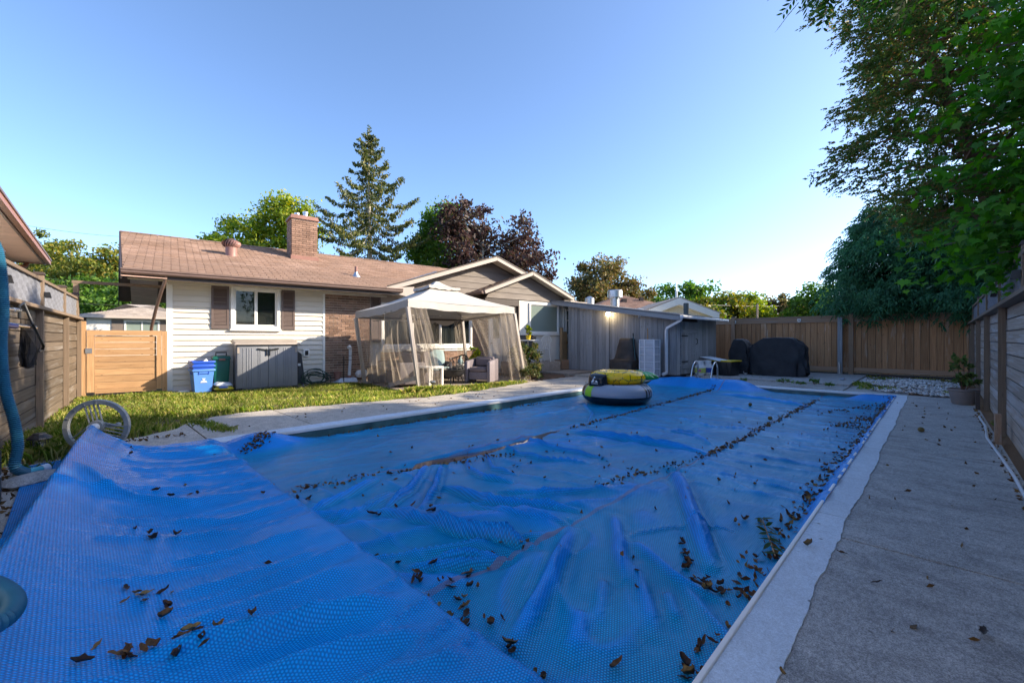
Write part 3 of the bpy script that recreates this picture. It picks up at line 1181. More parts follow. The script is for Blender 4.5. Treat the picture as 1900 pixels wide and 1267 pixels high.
def shutter(x0, x1, z0, z1, y=-.012):
    s = MB()
    w = .045
    s.box(x0, x0 + w, y - .035, y, z0, z1); s.box(x1 - w, x1, y - .035, y, z0, z1)
    s.box(x0 + w, x1 - w, y - .034, y, z0, z0 + .09); s.box(x0 + w, x1 - w, y - .034, y, z1 - .06, z1)
    s.box(x0 + w, x1 - w, y - .034, y, (z0 + z1) / 2 - .03, (z0 + z1) / 2 + .03)
    s.box(x0 + w, x1 - w, y - .008, y, z0 + .09, z1 - .06)
    o = s.build('shutter', M['shutter'], house)
    zz = z0 + .1
    while zz < z1 - .075:
        if abs(zz - (z0 + z1) / 2 + .01) > .045:
            p = plank('louvre', M['shutter'], o, x0 + w, x1 - w, y - .027, y - .018, zz, zz + .026, (R(-28), 0, 0))
        zz += .031
    return o


shutter(.80, 1.15, 1.43, 2.44)
shutter(2.27, 2.58, 1.43, 2.44)
shutter(4.58, 4.86, 1.10, 2.40)


def frame(mb, x0, x1, z0, z1, y0, y1, w):
    mb.box(x0, x0 + w, y0, y1, z0, z1); mb.box(x1 - w, x1, y0, y1, z0, z1)
    mb.box(x0 + w, x1 - w, y0, y1, z0, z0 + w); mb.box(x0 + w, x1 - w, y0, y1, z1 - w, z1)
    return mb


def window(x0, x1, z0, z1, y, lites, parent=house, glass='glass', w=.075, sw=.035, depth=.10, blind=None):
    "white frame with sliding sashes; lites: list of x borders"
    f = frame(MB(), x0, x1, z0, z1, y - .045, y + depth - .02, w).build('window', M['trim'], parent, bevel=.006)
    MB().box(x0 - .02, x1 + .02, y - .075, y + .01, z0 - .045, z0 - .002).build('sill', M['trim'], f, bevel=.006)
    for i in range(len(lites) - 1):
        a, c = lites[i], lites[i + 1]
        yy = y + .0 + .02 * (i % 2)
        frame(MB(), a, c, z0 + w, z1 - w, yy - .012, yy + .018, sw).build('sash', M['trim'], f, bevel=.004)
        MB().box(a + sw, c - sw, yy - .001, yy + .004, z0 + w + sw, z1 - w - sw).build('pane', M[glass], f)
    return f


w = window(1.18, 2.24, 1.43, 2.46, -.01, [1.255, 1.71, 2.165])
M['curtain'] = mat('grey_curtain', (.20, .19, .17), .9, .1, 4)
M['curtain_white'] = clothmat('pale_curtain', (.72, .74, .70), .3)
MB().box(1.3, 1.72, .10, .103, 1.5, 1.86).build('blind', M['curtain'], w)
MB().box(1.72, 2.14, .11, .113, 1.5, 1.90).build('blind', M['curtain'], w)
w = window(4.88, 8.04, .92, 2.26, -.01, [4.955, 5.9, 6.85, 7.965], glass='glass')
MB().box(4.9, 8.02, .13, .15, .9, 2.3).build('unlit_room_sheet', M['dark'], w)  # dark sheet whose colour stands in for the unlit inside
for x0, x1 in ((4.98, 5.25), (6.85, 7.15), (7.3, 7.9)):
    c = MB()
    k = int((x1 - x0) / .025)
    pts = [(x0 + (x1 - x0) * i / k, .085 + .018 * math.sin(i * 1.9)) for i in range(k + 1)]
    for i in range(k): c.quad((*pts[i], .98), (*pts[i + 1], .98), (*pts[i + 1], 2.2), (*pts[i], 2.2))
    c.build('curtain', M['curtain_white'], w, smooth=True)
MB().box(4.86, 8.06, -.05, .03, .80, .875).build('sill', M['trim'], w, bevel=.01)
plank('lintel', M['fascia'], house, 4.87, 8.05, -.02, .03, 2.27, 2.46)
# back door under the porch roof
d = MB().box(8.76, 9.34, -.02, .028, .12, 2.1).build('door', M['trim'], house, bevel=.006)
frame(MB(), 8.86, 9.24, 1.15, 2.0, -.045, -.018, .05).build('window', M['trim'], d)
MB().box(8.91, 9.19, -.035, -.028, 1.2, 1.95).build('pane', M['glass_green'], d)
MB().box(8.9, 9.2, -.028, -.022, .25, 1.02).build('panel', M['white'], d, bevel=.005)
MB().ball((8.84, -.06, 1.05), .028, .03, .028).build('handle', M['steel'], d, smooth=True)

# -- roofs
roof = MB()
th = .05
def slope(mb, pts):
    mb.prism([Vector(p) for p in pts], (0, 0, -th))
GX, GZ0, GZ1, GL, GR = 8.59, 2.62, 3.90, 4.78, 12.4
zt = zr(3.2)
slope(roof, [(-.70, EY, EZ), (GL, EY, EZ), (GX, 3.2, zt), (GX, RY, zr(RY)), (-1.05, RY, zr(RY))])
slope(roof, [(GX, 3.2, zt), (12.7, EY, EZ), (12.7, RY, zr(RY)), (GX, RY, zr(RY))])
slope(roof, [(-1.05, RY, zr(RY)), (12.7, RY, zr(RY)), (12.7, 2 * RY - EY, EZ), (-1.40, 2 * RY - EY, EZ)])
roof_o = roof.build('roof', M['shingle_dark'], house)
gr = MB()
slope(gr, [(GL, EY, GZ0), (GX, EY, GZ1), (GX, 3.35, GZ1), ])
slope(gr, [(GX, EY, GZ1), (GR, EY, GZ0), (GX, 3.35, GZ1)])
gr_o = gr.build('roof', M['shingle_dark'], house)


def shingles(mb, org, ux, uy, rows, xr, exp=.128, tab=.305, th=.012, parts=None, pm=None, off=0.0):
    "courses of tabs: org + a*ux + b*uy; xr(b) gives the x limits of a course; parts(r, i) -> True makes a piece of its own"
    org = Vector(org); ux = Vector(ux); uy = Vector(uy)
    nrm = ux.cross(uy).normalized()
    if nrm.z < 0: nrm = -nrm
    for r in range(rows):
        b0 = r * exp
        xa, xb = xr(b0 + exp * .5)
        x = -tab * (0.5 if r % 2 else 0) - tab * math.ceil(max(0, -xa) / tab)
        i = 0
        while x < xb:
            a, c = max(x, xa) + .007, min(x + tab, xb) - .007
            x += tab
            if c - a < .03: continue
            i += 1
            t = th * rnd.uniform(1.1, 1.9)
            up = .001
            P = [org + ux * a + uy * b0, org + ux * c + uy * b0, org + ux * c + uy * (b0 + exp + .02), org + ux * a + uy * (b0 + exp + .02)]
            Q = [P[0] + nrm * (t + .004), P[1] + nrm * (t + .004), P[2] + nrm * .003, P[3] + nrm * .003]
            P = [p + nrm * up for p in P]
            if parts and parts(r, i):
                cc = org + ux * ((a + c) / 2) + uy * (b0 + (exp + .02) / 2)
                o = link('shingle', shm, roof_o)
                o.location = cc + nrm * .001
                o.scale = (c - a, exp + .02, t + .004)
                o.rotation_euler = Matrix((ux, uy, nrm)).transposed().to_euler()
            else:
                mb.add(P + Q, [(4, 5, 6, 7), (0, 1, 5, 4), (1, 2, 6, 5), (3, 0, 4, 7)])


shm = bpy.data.meshes.new('shingle')
shm.from_pydata([(-.5, -.5, 0), (.5, -.5, 0), (.5, .5, 0), (-.5, .5, 0), (-.5, -.5, 1), (.5, -.5, 1), (.5, .5, .25), (-.5, .5, .25)], [], [(4, 5, 6, 7), (0, 1, 5, 4), (1, 2, 6, 5), (3, 0, 4, 7)])
shm.materials.append(M['shingle'])
uy = Vector((0, 1, SL)).normalized()
sl_len = (RY - EY) / uy.y
def xr_main(bb):
    y = EY + bb * uy.y
    xb = GL + (y - EY) / (3.2 - EY) * (GX - GL) if y < 3.2 else 13.4
    return (-.0735 * bb * uy.y, xb + .70 - .02)
mb = MB()
shingles(mb, (-.70, EY - .02, EZ), (1, 0, 0), uy, int(sl_len / .128) + 1, xr_main, parts=lambda r, i: r < 12 and i <= 24)
tag(mb.build('shingle', M['shingle'], roof_o), kind='stuff')
# ridge caps
for i in range(46):
    o = link('ridge_cap', shm, roof_o)
    x = -1.05 + i * .22
    o.location = (x + .11, RY - .07, zr(RY) + .012); o.scale = (.25, .2, .016); o.rotation_euler = (math.atan(SL), 0, R(0))
ux = Vector((GX - GL, 0, GZ1 - GZ0)).normalized()
mb = MB()
shingles(mb, (GL, EY - .02, GZ0), (0, 1, 0), ux, int(4.0 / .128) + 1, lambda bb: (0, max(.02, 4.0 * bb / 4.02)))
tag(mb.build('shingle', M['shingle_dark'], gr_o), kind='stuff')  # darker shingle copy; the grazing slope's dim look is put into the colour
# flashing in the valley
plank2('flashing', M['galv'], house, (GL + .15, EY + .12, zr(EY + .12) + .022), (GX - .2, 3.0, zr(3.0) + .022), .16, .012, (0, -.32, 1))

# eave: gutter, fascia, soffit
g = MB()
prof = [(-.70, 2.50), (-.775, 2.50), (-.80, 2.53), (-.795, 2.56), (-.815, 2.575), (-.815, 2.605), (-.80, 2.605), (-.79, 2.585), (-.72, 2.585), (-.70, 2.585)]
g.prism([(-.72, y, z) for y, z in prof], (5.94, 0, 0))
g.build('gutter', M['brown_metal'], house)
plank('fascia', M['brown_trim'], house, -.70, 5.06, -.698, -.66, 2.425, 2.575)  # shadow behind the gutter is put into the fascia's dark colour
plank('fascia', M['fascia'], house, -.655, .0, -.64, -.60, 2.43, 2.47)
for i in range(15):
    x = -.66 + i * .38
    plank('soffit_panel', M['soffit'], house, x + .003, x + .377, -.655, -.004, 2.466, 2.474)
plank('frieze', M['siding'], house, .0, 5.05, -.045, -.005, 2.40, 2.464)
# left rake: dark edge board and sloped soffit panels below the overhang
for sgn in (0, 1):
    ya, yb = (EY - .06, RY) if sgn == 0 else (2 * RY - EY, RY)
    plank2('rake_board', M['brown_trim'], house, (-.715 - (.70 if sgn else 0), ya, zr(EY) - .09 - .02), (-1.065, yb, zr(RY) - .09), .03, .20)
    for k in range(12):
        t0, t1 = k / 12, (k + .97) / 12
        p = lambda t: Vector((-.36 - (.35 * t if sgn == 0 else .70 - .35 * t) * .5, ya + (yb - ya) * t, zr(EY) + (zr(RY) - zr(EY)) * t - .15))
        plank2('soffit_panel', M['soffit_pink'], house, p(t0), p(t1), .72, .01)
# downspout that runs back to the corner
MB().tube([Vector(p) for p in [(-.02, -.70, 2.52), (-.04, -.66, 2.40), (-.1, -.5, 2.2), (-.20, -.2, 1.8), (-.27, -.02, 1.45), (-.28, .08, 1.3), (-.26, .16, .1)]], .024, 8, flat=1.5).build('downspout', M['brown_metal'], house, smooth=True)

# gables
def gable(x0, xp, x1, z0, z1, y, yo, fw=.125, pitch=.2, mname='taupe', wallx=None, retl=.5):
    "boards under a rake; yo is the overhang plane"
    s1 = (z1 - z0) / (xp - x0)
    base = z0 - .17
    apex = z1 - .12
    s1w = s1
    z = base
    wl, wr = (wallx or (x0, x1))
    while z < apex - .02:
        zz1 = min(z + pitch, apex)
        def xl(h): return max(wl, xp - (apex - h) / s1w)
        def xr_(h): return min(wr, xp + (apex - h) / s1w)
        p = [(xl(z), z), (xr_(z), z), (xr_(zz1) , zz1), (xl(zz1), zz1)]
        if p[1][0] - p[0][0] > .05:
            mb = MB()
            a = [(q[0], y - (.03 if i < 2 else .014), q[1]) for i, q in enumerate(p)]
            c = [(q[0], y + .03, q[1]) for q in p]
            mb.hexa([a[0], a[1], c[1], c[0], a[3], a[2], c[2], c[3]])
            mb.build('gable_board', M[mname], house)
        z += pitch
    # rake boards and sloped soffit
    for sg, xe in ((0, x0), (1, x1)):
        plank2('rake_board', M['fascia'], house, (xe, yo - .015, z0 - fw * .55 + .03), (xp, yo - .015, z1 - fw * .55 + .03 - .0), .03, fw)
        plank2('soffit_panel', M['soffit'], house, (xe, (yo + y) / 2 - .005, z0 - .075), (xp, (yo + y) / 2 - .005, z1 - .075), abs(yo - y) - .03, .012, (0, 0, 1))
        plank2('drip_edge', M['brown_trim'], house, (xe, yo - .036, z0 + .036), (xp, yo - .036, z1 + .036), .012, .035)


gable(GL, GX, GR, GZ0, GZ1, -.27, EY)
plank('soffit_panel', M['soffit'], house, 5.0, 12.3, -.24, -.012, 2.462, 2.478)
# wide end of the rake over the main gutter
MB().prism([(4.86, EY - .012, 2.50), (5.6, EY - .012, 2.36), (5.6, EY - .012, 2.70), (4.9, EY - .012, 2.62)], (0, .68, 0)).build('eave_return', M['fascia'], house)
MB().box(5.62, 5.70, EY + .02, -.01, 2.46, 2.62).build('eave_return', M['brown_trim'], house)

# -- porch and sunroom with the smaller gable
SX, SX0, SX1, SZ0, SZ1, SYO, SY = 9.75, 7.75, 11.74, 2.69, 3.45, -1.2, -.90
sr = MB()
slope(sr, [(SX0, SYO, SZ0), (SX, SYO, SZ1), (SX, .6, SZ1), (SX0, .02, SZ0)])
slope(sr, [(SX, SYO, SZ1), (SX1, SYO, SZ0), (SX1, .02, SZ0), (SX, .6, SZ1)])
sro = sr.build('roof', M['shingle_dark'], house)
mb = MB()
ux = Vector((SX - SX0, 0, SZ1 - SZ0)).normalized()
shingles(mb, (SX0, SYO - .02, SZ0), (0, 1, 0), ux, 17, lambda bb: (0, 1.25 + .27 * bb))
tag(mb.build('shingle', M['shingle'], sro), kind='stuff')
gable(SX0, SX, SX1, SZ0, SZ1, SY, SYO, .115, .2, wallx=(8.0, 11.66))
g = MB()
g.prism([(SX0 - .0, SYO, 2.60), (SX0 - .0, SYO, 2.69), (SX0 - .11, SYO, 2.69), (SX0 - .12, SYO, 2.64), (SX0 - .08, SYO, 2.60)], (0, 1.2, 0))
g.build('gutter', M['brown_metal'], house)
plank('beam', M['brown_trim'], house, 7.95, 9.36, SY - .04, SY + .06, 2.30, 2.50)
plank('beam', M['brown_trim'], house, 7.95, 8.05, SY + .065, -.04, 2.30, 2.50)
plank('porch_ceiling', M['soffit'], house, 8.06, 9.36, SY + .065, -.04, 2.505, 2.52)
plank('eave_return', M['brown_trim'], house, 11.3, 11.62, SYO + .03, SY - .035, 2.42, 2.60)
mb = MB()
mb.box(9.38, 9.82, SY, SY + .1, 0, 2.5); mb.box(11.27, 12.1, SY, SY + .1, 0, 2.5)
mb.box(9.82, 11.27, SY, SY + .1, 0, 1.36); mb.box(9.82, 11.27, SY, SY + .1, 2.44, 2.5)
mb.box(9.38, 9.48, SY + .1, .03, 0, 2.5); mb.box(12.0, 12.1, SY + .1, .03, 0, 2.5)
mb.build('wall', M['stucco'], house)
plank('corner_post', M['brown_trim'], house, 9.33, 9.378, SY - .03, SY + .1, 0, 2.3)
w = window(9.82, 11.27, 1.36, 2.44, SY, [9.88, 11.21], glass='glass_green', w=.06, sw=.03)
MB().box(10.1, 10.16, SY + .03, SY + .05, 1.5, 1.68).build('candle', M['white'], w)
MB().box(9.84, 11.25, SY + .085, SY + .09, 1.36, 2.44).build('blind', M['curtain'], w)
w = window(11.62, 12.02, 1.30, 2.30, SY, [11.66, 11.98], glass='glass_green', w=.05, sw=.025)
plank('rail', M['trim'], w, 11.66, 11.98, SY - .03, SY - .012, 1.85, 1.90)
plank('corner_board', M['trim'], house, 11.50, 11.55, SY - .03, SY - .002, 0, 2.48)
tl = mat('dark_tile', (.07, .075, .085), .4, .3, 5, ov=.3)
for i in range(6):
    for j in range(6):
        plank('tile', tl, house, 9.42 + i * .1, 9.415 + (i + 1) * .1, SY - .012, SY - .002, .72 + j * .1, .715 + (j + 1) * .1)
plank('eave_trim', M['fascia'], house, 11.66, 12.6, SY - .2, 0, 2.52, 2.58)

# -- on the roof
def lp(mb, name, m, **k): return mb.build(name, m, house, **k)
# chimney
cx0, cx1, cy0, cy1 = 3.02, 3.78, 2.55, 3.25
zb = 3.45
ch = MB().box(cx0 + .02, cx1 - .02, cy0 + .02, cy1 - .02, zb - .3, 4.98).build('chimney', M['mortar'], house)
mb = bricks(cx0, cx1, zb, 4.96, y=cy0 + .015, as_parts=False)
m2 = bricks(cy0 + .012, cy1 - .012, zb, 4.96, y=cx0 + .015, as_parts=False, face='x')
m3 = bricks(cy0 + .012, cy1 - .012, zb, 4.96, y=cx1 - .015, as_parts=False, face='x')
mb.add(m2.V, m2.F); mb.add(m3.V, m3.F)
tag(mb.build('brick', M['brick'], ch), kind='stuff')
M['cap'] = mat('red_brown_cap', (.27, .14, .11), .8, .12, 4, bump=.3)
cap = MB()
cap.hexa([(cx0 - .05, cy0 - .05, 4.97), (cx1 + .05, cy0 - .05, 4.97), (cx1 + .05, cy1 + .05, 4.97), (cx0 - .05, cy1 + .05, 4.97),
          (cx0 - .01, cy0 - .01, 5.10), (cx1 + .01, cy0 - .01, 5.10), (cx1 + .01, cy1 + .01, 5.10), (cx0 - .01, cy1 + .01, 5.10)])
cap.build('cap', M['cap'], ch, bevel=.012)
MB().lathe([(.07, 0), (.07, .16), (.085, .16), (.085, .22), (.03, .25)], (3.5, 2.9, 5.09), 16).build('flue', M['galv'], ch, smooth=True)
MB().lathe([(.06, 0), (.06, .09), (.08, .09), (.08, .14), (.02, .16)], (3.25, 2.9, 5.09), 16).build('flue', M['galv'], ch, smooth=True)
MB().box(cx0 - .03, cx1 + .03, cy0 - .05, cy0 + .0, zr(cy0) - .02, zr(cy0) + .12).build('flashing', M['cap'], ch)
# turbine vent
M['vent_brown'] = mat('rust_brown_metal', (.27, .14, .115), .5, .12, 5)
vx, vy = 1.38, 1.95
vz = zr(vy)
vt = MB().lathe([(.20, -.14), (.145, -.02), (.14, .0), (.14, .24), (.15, .25)], (vx, vy, vz), 24).build('roof_vent', M['vent_brown'], house, smooth=True)
for k in range(20):
    a = 2 * PI * k / 20
    f = MB()
    pts = []
    for i in range(7):
        t = i / 6
        r = .135 + .075 * math.sin(PI * (t * .85 + .1)) - .07 * max(0, t - .7) / .3
        an = a + .5 * t
        pts.append((vx + r * math.cos(an), vy + r * math.sin(an), vz + .25 + .20 * t, an))
    for i in range(6):
        p, q_ = pts[i], pts[i + 1]
        def o2(pp, s): return (pp[0] - math.sin(pp[3]) * s - .0 * math.cos(pp[3]), pp[1] + math.cos(pp[3]) * s, pp[2])
        def o3(pp, s): return (pp[0] - math.sin(pp[3]) * s + .022 * math.cos(pp[3]), pp[1] + math.cos(pp[3]) * s + .022 * math.sin(pp[3]), pp[2])
        f.quad(o2(p, -.026), o3(p, .022), o3(q_, .022), o2(q_, -.026))
    f.build('fin', M['vent_brown'], vt, smooth=True)
MB().lathe([(.12, .42), (.115, .45), (.06, .475), (.01, .48)], (vx, vy, vz), 20).build('dome', M['vent_brown'], vt, smooth=True)
MB().lathe([(.13, .24), (.14, .45), (.0, .46)], (vx, vy, vz), 14).build('core', M['dark'], vt)
# small plumbing vent
px_, py_ = 4.35, .55
pv = MB().lathe([(.15, -.06), (.14, -.02), (.055, .1), (.05, .13)], (px_, py_, zr(py_)), 18).build('vent_pipe', M['galv'], house, smooth=True)
MB().lathe([(.042, .1), (.042, .30), (.03, .30)], (px_, py_, zr(py_)), 14).build('pipe', M['vent_brown'], pv, smooth=True)
# things on the rear wall
o = MB().box(2.78, 2.93, -.05, -.012, .72, .92).build('outlet', M['trim'], house, bevel=.006)
MB().box(2.82, 2.90, -.056, -.048, .76, .88).build('cover', M['black_plastic'], o)
MB().lathe([(.02, -.03), (.025, .01)], (.55, -.02, .30), 8, 'y').build('tap', M['black_metal'], house)
MB().tube([Vector((8.66, -.5, 2.50)), Vector((8.66, -.5, 2.42))], .008, 6).build('lantern_rod', M['black_metal'], house)
ln = MB().lathe([(.02, .0), (.10, -.05), (.10, -.07), (.085, -.24), (.03, -.27)], (8.66, -.5, 2.44), 8).build('porch_lantern', M['brown_metal'], house, smooth=False)

# ================================================================== FENCES, GATE, SHED
def fence_h(th_, A, B, posts, upper, rows=11, top=1.62, thick=.025, cap='fence_post', inward=1, planks='fence_grey', mesh_m=None, z0=.03):
    "horizontal plank fence with a tall infill of screening above the middle rail; A, B on the ground, posts: distances from A"
    A = Vector(A); B = Vector(B)
    d = (B - A).normalized()
    nrm = Vector((-d.y, d.x, 0)) * inward            # towards the yard
    L = (B - A).length
    ph = (top - .05 - z0) / rows
    for i in range(len(posts) - 1):
        s0, s1 = posts[i], posts[i + 1]
        for r in range(rows):
            j = rnd.uniform(-.004, .004)
            za = z0 + r * ph
            plank2('plank', M[planks], th_, A + d * (s0 + .006) + nrm * j + Vector((0, 0, za + ph / 2)), A + d * (s1 - .006) + nrm * j + Vector((0, 0, za + ph / 2 + rnd.uniform(-.003, .003))), thick, ph - .012)
    plank2('gap_shade_sheet', M['brown_trim'], th_, A - nrm * .025 + Vector((0, 0, (top + z0) / 2 - .02)), B - nrm * .025 + Vector((0, 0, (top + z0) / 2 - .02)), .01, top - z0 - .06)  # dark sheet added; its colour stands in for shade in the gaps
    for s in posts:
        plank2('post', M['fence_post'], th_, A + d * s + nrm * .05 + Vector((0, 0, 0)), A + d * s + nrm * .05 + Vector((0, 0, top - .045)), .065, .06, d)
    plank2('rail', M['fence_post'], th_, A + nrm * .035 + Vector((0, 0, top - .022)), B + nrm * .035 + Vector((0, 0, top - .022)), .15, .04)
    for k, s in enumerate(upper):
        plank2('post', M['fence_post'], th_, A + d * s + Vector((0, 0, top)), A + d * s + Vector((0, 0, 2.07)), .09, .09, d)
        MB().hexa([A + d * (s + a) + nrm * c + Vector((0, 0, 2.072)) for a, c in ((-.06, -.06), (.06, -.06), (.06, .06), (-.06, .06))] + [A + d * (s + a) + nrm * c + Vector((0, 0, 2.11)) for a, c in ((-.045, -.045), (.045, -.045), (.045, .045), (-.045, .045))]).build('post_cap', M['brown_trim'], th_)
        if k < len(upper) - 1:
            s1 = upper[k + 1]
            plank2('top_rail', M['fence_post'], th_, A + d * (s + .05) + Vector((0, 0, 2.0)), A + d * (s1 - .05) + Vector((0, 0, 2.0)), .09, .04)
            # wavy screening strips
            mb = MB()
            nn = int((s1 - s - .1) / .055)
            for q in range(nn):
                x = s + .05 + (s1 - s - .1) * (q + .5) / nn
                w = (s1 - s - .1) / nn * .46
                ks = 7
                for zz in range(ks):
                    za, zb = top + .01 + (1.975 - top) * zz / ks, top + .01 + (1.975 - top) * (zz + 1) / ks
                    oa, ob = .007 * math.sin(zz * 1.9 + q * 2.4), .007 * math.sin((zz + 1) * 1.9 + q * 2.4)
                    ya, yb = .006 * math.sin(zz * 2.3 + q), .006 * math.sin((zz + 1) * 2.3 + q)
                    p = lambda u_, y_, z_: A + d * u_ + nrm * y_ + Vector((0, 0, z_))
                    mb.quad(p(x - w + oa, ya, za), p(x + w + oa, ya + .02, za), p(x + w + ob, yb + .02, zb), p(x - w + ob, yb, zb))
            mb.build('screen', mesh_m or M['screen'], th_)


M['screen'] = mat('grey_reed_screen', (.16, .165, .19), .8, .12, 3, (1, 1, .2), ov=.05)
M['screen'] = M['screen']
LA, LB = Vector((-.98, 2.4, 0)), Vector((.04, 12.35, 0))
fl = thing('wooden_fence', 'tall brown plank fence with grey reed screening and rail, behind the pool reel and hose', 'fence', (0, 0, 0))
Lf = (LB - LA).length
fence_h(fl, LA, LB, [0.0, 2.55, 6.1, 8.3, 9.95], [.2, 2.35, 4.3, 6.4, 8.3, 9.9], inward=-1, planks='fence_left')
RA, RB = Vector((.5, -.56, 0)), Vector((17.1, -.72, 0))
fr = thing('wooden_fence', 'grey weathered plank fence running beside the bare concrete walk', 'fence', (0, 0, 0))
fence_h(fr, RA, RB, [0, 2.3, 4.9, 7.54, 10.2, 12.8, 15.3, 16.5], [0.3, 3.3, 5.7, 8.2, 10.6, 13.2, 15.7], inward=1)
# small spot lamps clipped to the fence posts
for (f, s, A, B, iw, ob) in ((fl, 4.3, LA, LB, -1, 'left'), (fl, 6.4, LA, LB, -1, ''), (fr, 8.2, RA, RB, 1, ''), (fr, 5.7, RA, RB, 1, '')):
    d = (B - A).normalized(); nrm = Vector((-d.y, d.x, 0)) * iw
    c = A + d * s + nrm * .09 + Vector((0, 0, 1.80))
    MB().hexa([c + d * a + nrm * (y - z_ * .2) + Vector((0, 0, z_)) for z_, e in ((-.04, .028), (.04, .02)) for a, y in ((-e, -.04), (e, -.04), (e, .02), (-e, .02))]).build('fence_light', M['black_metal'], f)

# back fence: vertical boards
bf = thing('board_fence', 'red brown vertical board fence behind the covered grills and gravel bed', 'fence', (17.2, 0, 0))
y = -.70; kb = 0
BZ0, BZ1 = .10, 1.93
while y < 8.6:
    w = rnd.choice((.14, .145, .15, .19))
    x = rnd.uniform(-.004, .004); kb += 1
    plank('board', M['fence_back'], bf, x - .011, x + .011, y + .005, y + w - .005, BZ0 + .03, BZ1 - .09)
    y += w
for yy in (1.9, 5.35, 7.6):
    plank('post', M['cedar_dark'], bf, -.09, -.018, yy - .06, yy + .06, .0, BZ1 + .04)
    plank('post_cap', M['brown_trim'], bf, -.085, .045, yy - .075, yy + .075, BZ1 + .042, BZ1 + .08)
for a, b_ in ((-.70, 1.83), (1.97, 5.28), (5.42, 7.53)):
    plank('rail', M['cedar_dark'], bf, -.05, -.014, a, b_, BZ1 - .20, BZ1 - .03)
    plank('cap_rail', M['cedar_dark'], bf, -.075, .045, a, b_, BZ1 - .028, BZ1 + .008)
    plank('rail', M['cedar_dark'], bf, -.05, -.014, a, b_, .16, .29)
plank('gap_shade_sheet', M['brown_trim'], bf, .016, .026, -.70, 8.6, BZ0 + .03, BZ1 - .1)  # added dark sheet that gives the board gaps their shade as colour
plank('kick_board', M['brown_trim'], bf, -.01, .012, -.70, 8.0, -.02, .12)
for yy in (5.30, 3.28):
    o = MB().box(-.085, -.055, yy - .05, yy + .05, BZ1 - .15, BZ1 - .075).build('fence_clip', M['trim'], bf, bevel=.004)
    MB().box(-.09, -.084, yy - .035, yy + .035, BZ1 - .13, BZ1 - .105).build('slot', M['black_plastic'], o)
    MB().box(-.088, -.056, yy - .035, yy + .035, BZ1 - .185, BZ1 - .165).build('hook', M['trim'], o)
gp = thing('fence_post', 'grey loose post with a pipe at its foot leaning on the back fence', 'post', (17.02, 2.16, .03))
plank('timber', M['shed_grey'], gp, -.05, .05, -.06, .06, 0, 1.84)
MB().tube([Vector((-.07, .0, .0)), Vector((-.07, .01, .36)), Vector((-.06, .02, .42))], .028, 10).build('pipe', M['galv'], gp, smooth=True)
pk = thing('wood_stake', 'short dark stake leaning at the foot of the grey plank fence', 'stake', (7.4, -.50, 0))
plank('stake', M['cedar_dark'], pk, -.06, .06, -.03, .02, 0, .34)
pk = thing('wood_stake', 'low dark board standing beside the flower pot and grey fence', 'stake', (10.7, -.50, 0))
plank('stake', M['brown_trim'], pk, -.05, .05, -.03, .02, 0, .30)

# gate (house frame)
gate = thing('garden_gate', 'orange cedar gate of wide horizontal boards beside the cream house corner', 'gate', H0, -HANG)
gx0, gx1 = -1.28, -.17
for i in range(8):
    z = .16 + i * .137
    plank('board', M['cedar'], gate, gx0 + .12, gx1 - .02, -.06, -.035, z + .003, z + .134)
plank('stile', M['cedar'], gate, gx0, gx0 + .115, -.085, -.03, .10, 1.26)
plank('stile', M['cedar'], gate, gx1 - .015, gx1 + .07, -.085, -.03, .10, 1.26)
plank('rail', M['cedar'], gate, gx0, gx1 + .07, -.09, -.02, 1.262, 1.37)
plank('rail', M['cedar'], gate, gx0 + .118, gx1 - .018, -.084, -.061, .07, .16)
plank('post', M['cedar'], gate, gx1 + .075, gx1 + .165, -.09, .02, -.02, 1.36)
plank('post', M['cedar'], gate, gx0 - .115, gx0 - .015, -.08, .03, -.02, 1.55)
plank('post', M['fence_post'], gate, gx0 - .20, gx0 - .12, -.04, .05, -.02, 2.30)
plank('arbor_beam', M['fence_post'], gate, gx0 - .22, gx1 + .14, -.03, .03, 2.31, 2.37)
MB().box(gx0 - .02, gx0 + .08, -.095, -.088, .9, 1.0).build('hinge', M['galv'], gate)

# -- garden shed
SA = Vector((12.45, 9.35, 0)); SB = Vector((12.62, 5.52, 0)); SD = Vector((15.0, 5.24, 0))
shed = thing('garden_shed', 'low grey board shed with sloping flat roof and white downspout behind the pool', 'shed', (0, 0, 0))
sz0 = .11
def shed_top(p):                     # underside of the sloping roof
    return 1.80 + (p.y - 5.2) * .152
core = MB()
ins = .03
q = [SA + Vector((.05, 0, 0)), SB + Vector((.05, .05, 0)), SD + Vector((0, .05, 0)), Vector((15.6, 8.9, 0)), Vector((14.5, 9.4, 0))]
V = [(p.x, p.y, .03) for p in q] + [(p.x, p.y, shed_top(p)) for p in q]
core.add(V, [(0, 1, 2, 3, 4)[::-1], (5, 6, 7, 8, 9)] + [(i, (i + 1) % 5, 5 + (i + 1) % 5, 5 + i) for i in range(5)])
core.build('wall', M['brown_trim'], shed)


def board_wall(A, B, bw, proud=.0, zlo=sz0, gap=.006, out=None):
    d = (B - A); L = d.length; d.normalize()
    n_ = max(1, round(L / bw)); w = L / n_
    for i in range(n_):
        p = A + d * (w * (i + .5))
        j = rnd.uniform(-.006, .006) + proud
        nn = Vector((d.y, -d.x, 0)) if out is None else out
        plank2('board', M['shed_grey'], shed, p + nn * j + Vector((0, 0, zlo + rnd.uniform(-.015, .01))), p + nn * j + Vector((0, 0, shed_top(p) - .02)), w - gap, .022, nn) if False else \
            plank2('board', M['shed_grey'], shed, p + nn * j + Vector((0, 0, zlo)), p + nn * j + Vector((0, 0, shed_top(p) - .02)), .022, w - gap, d)


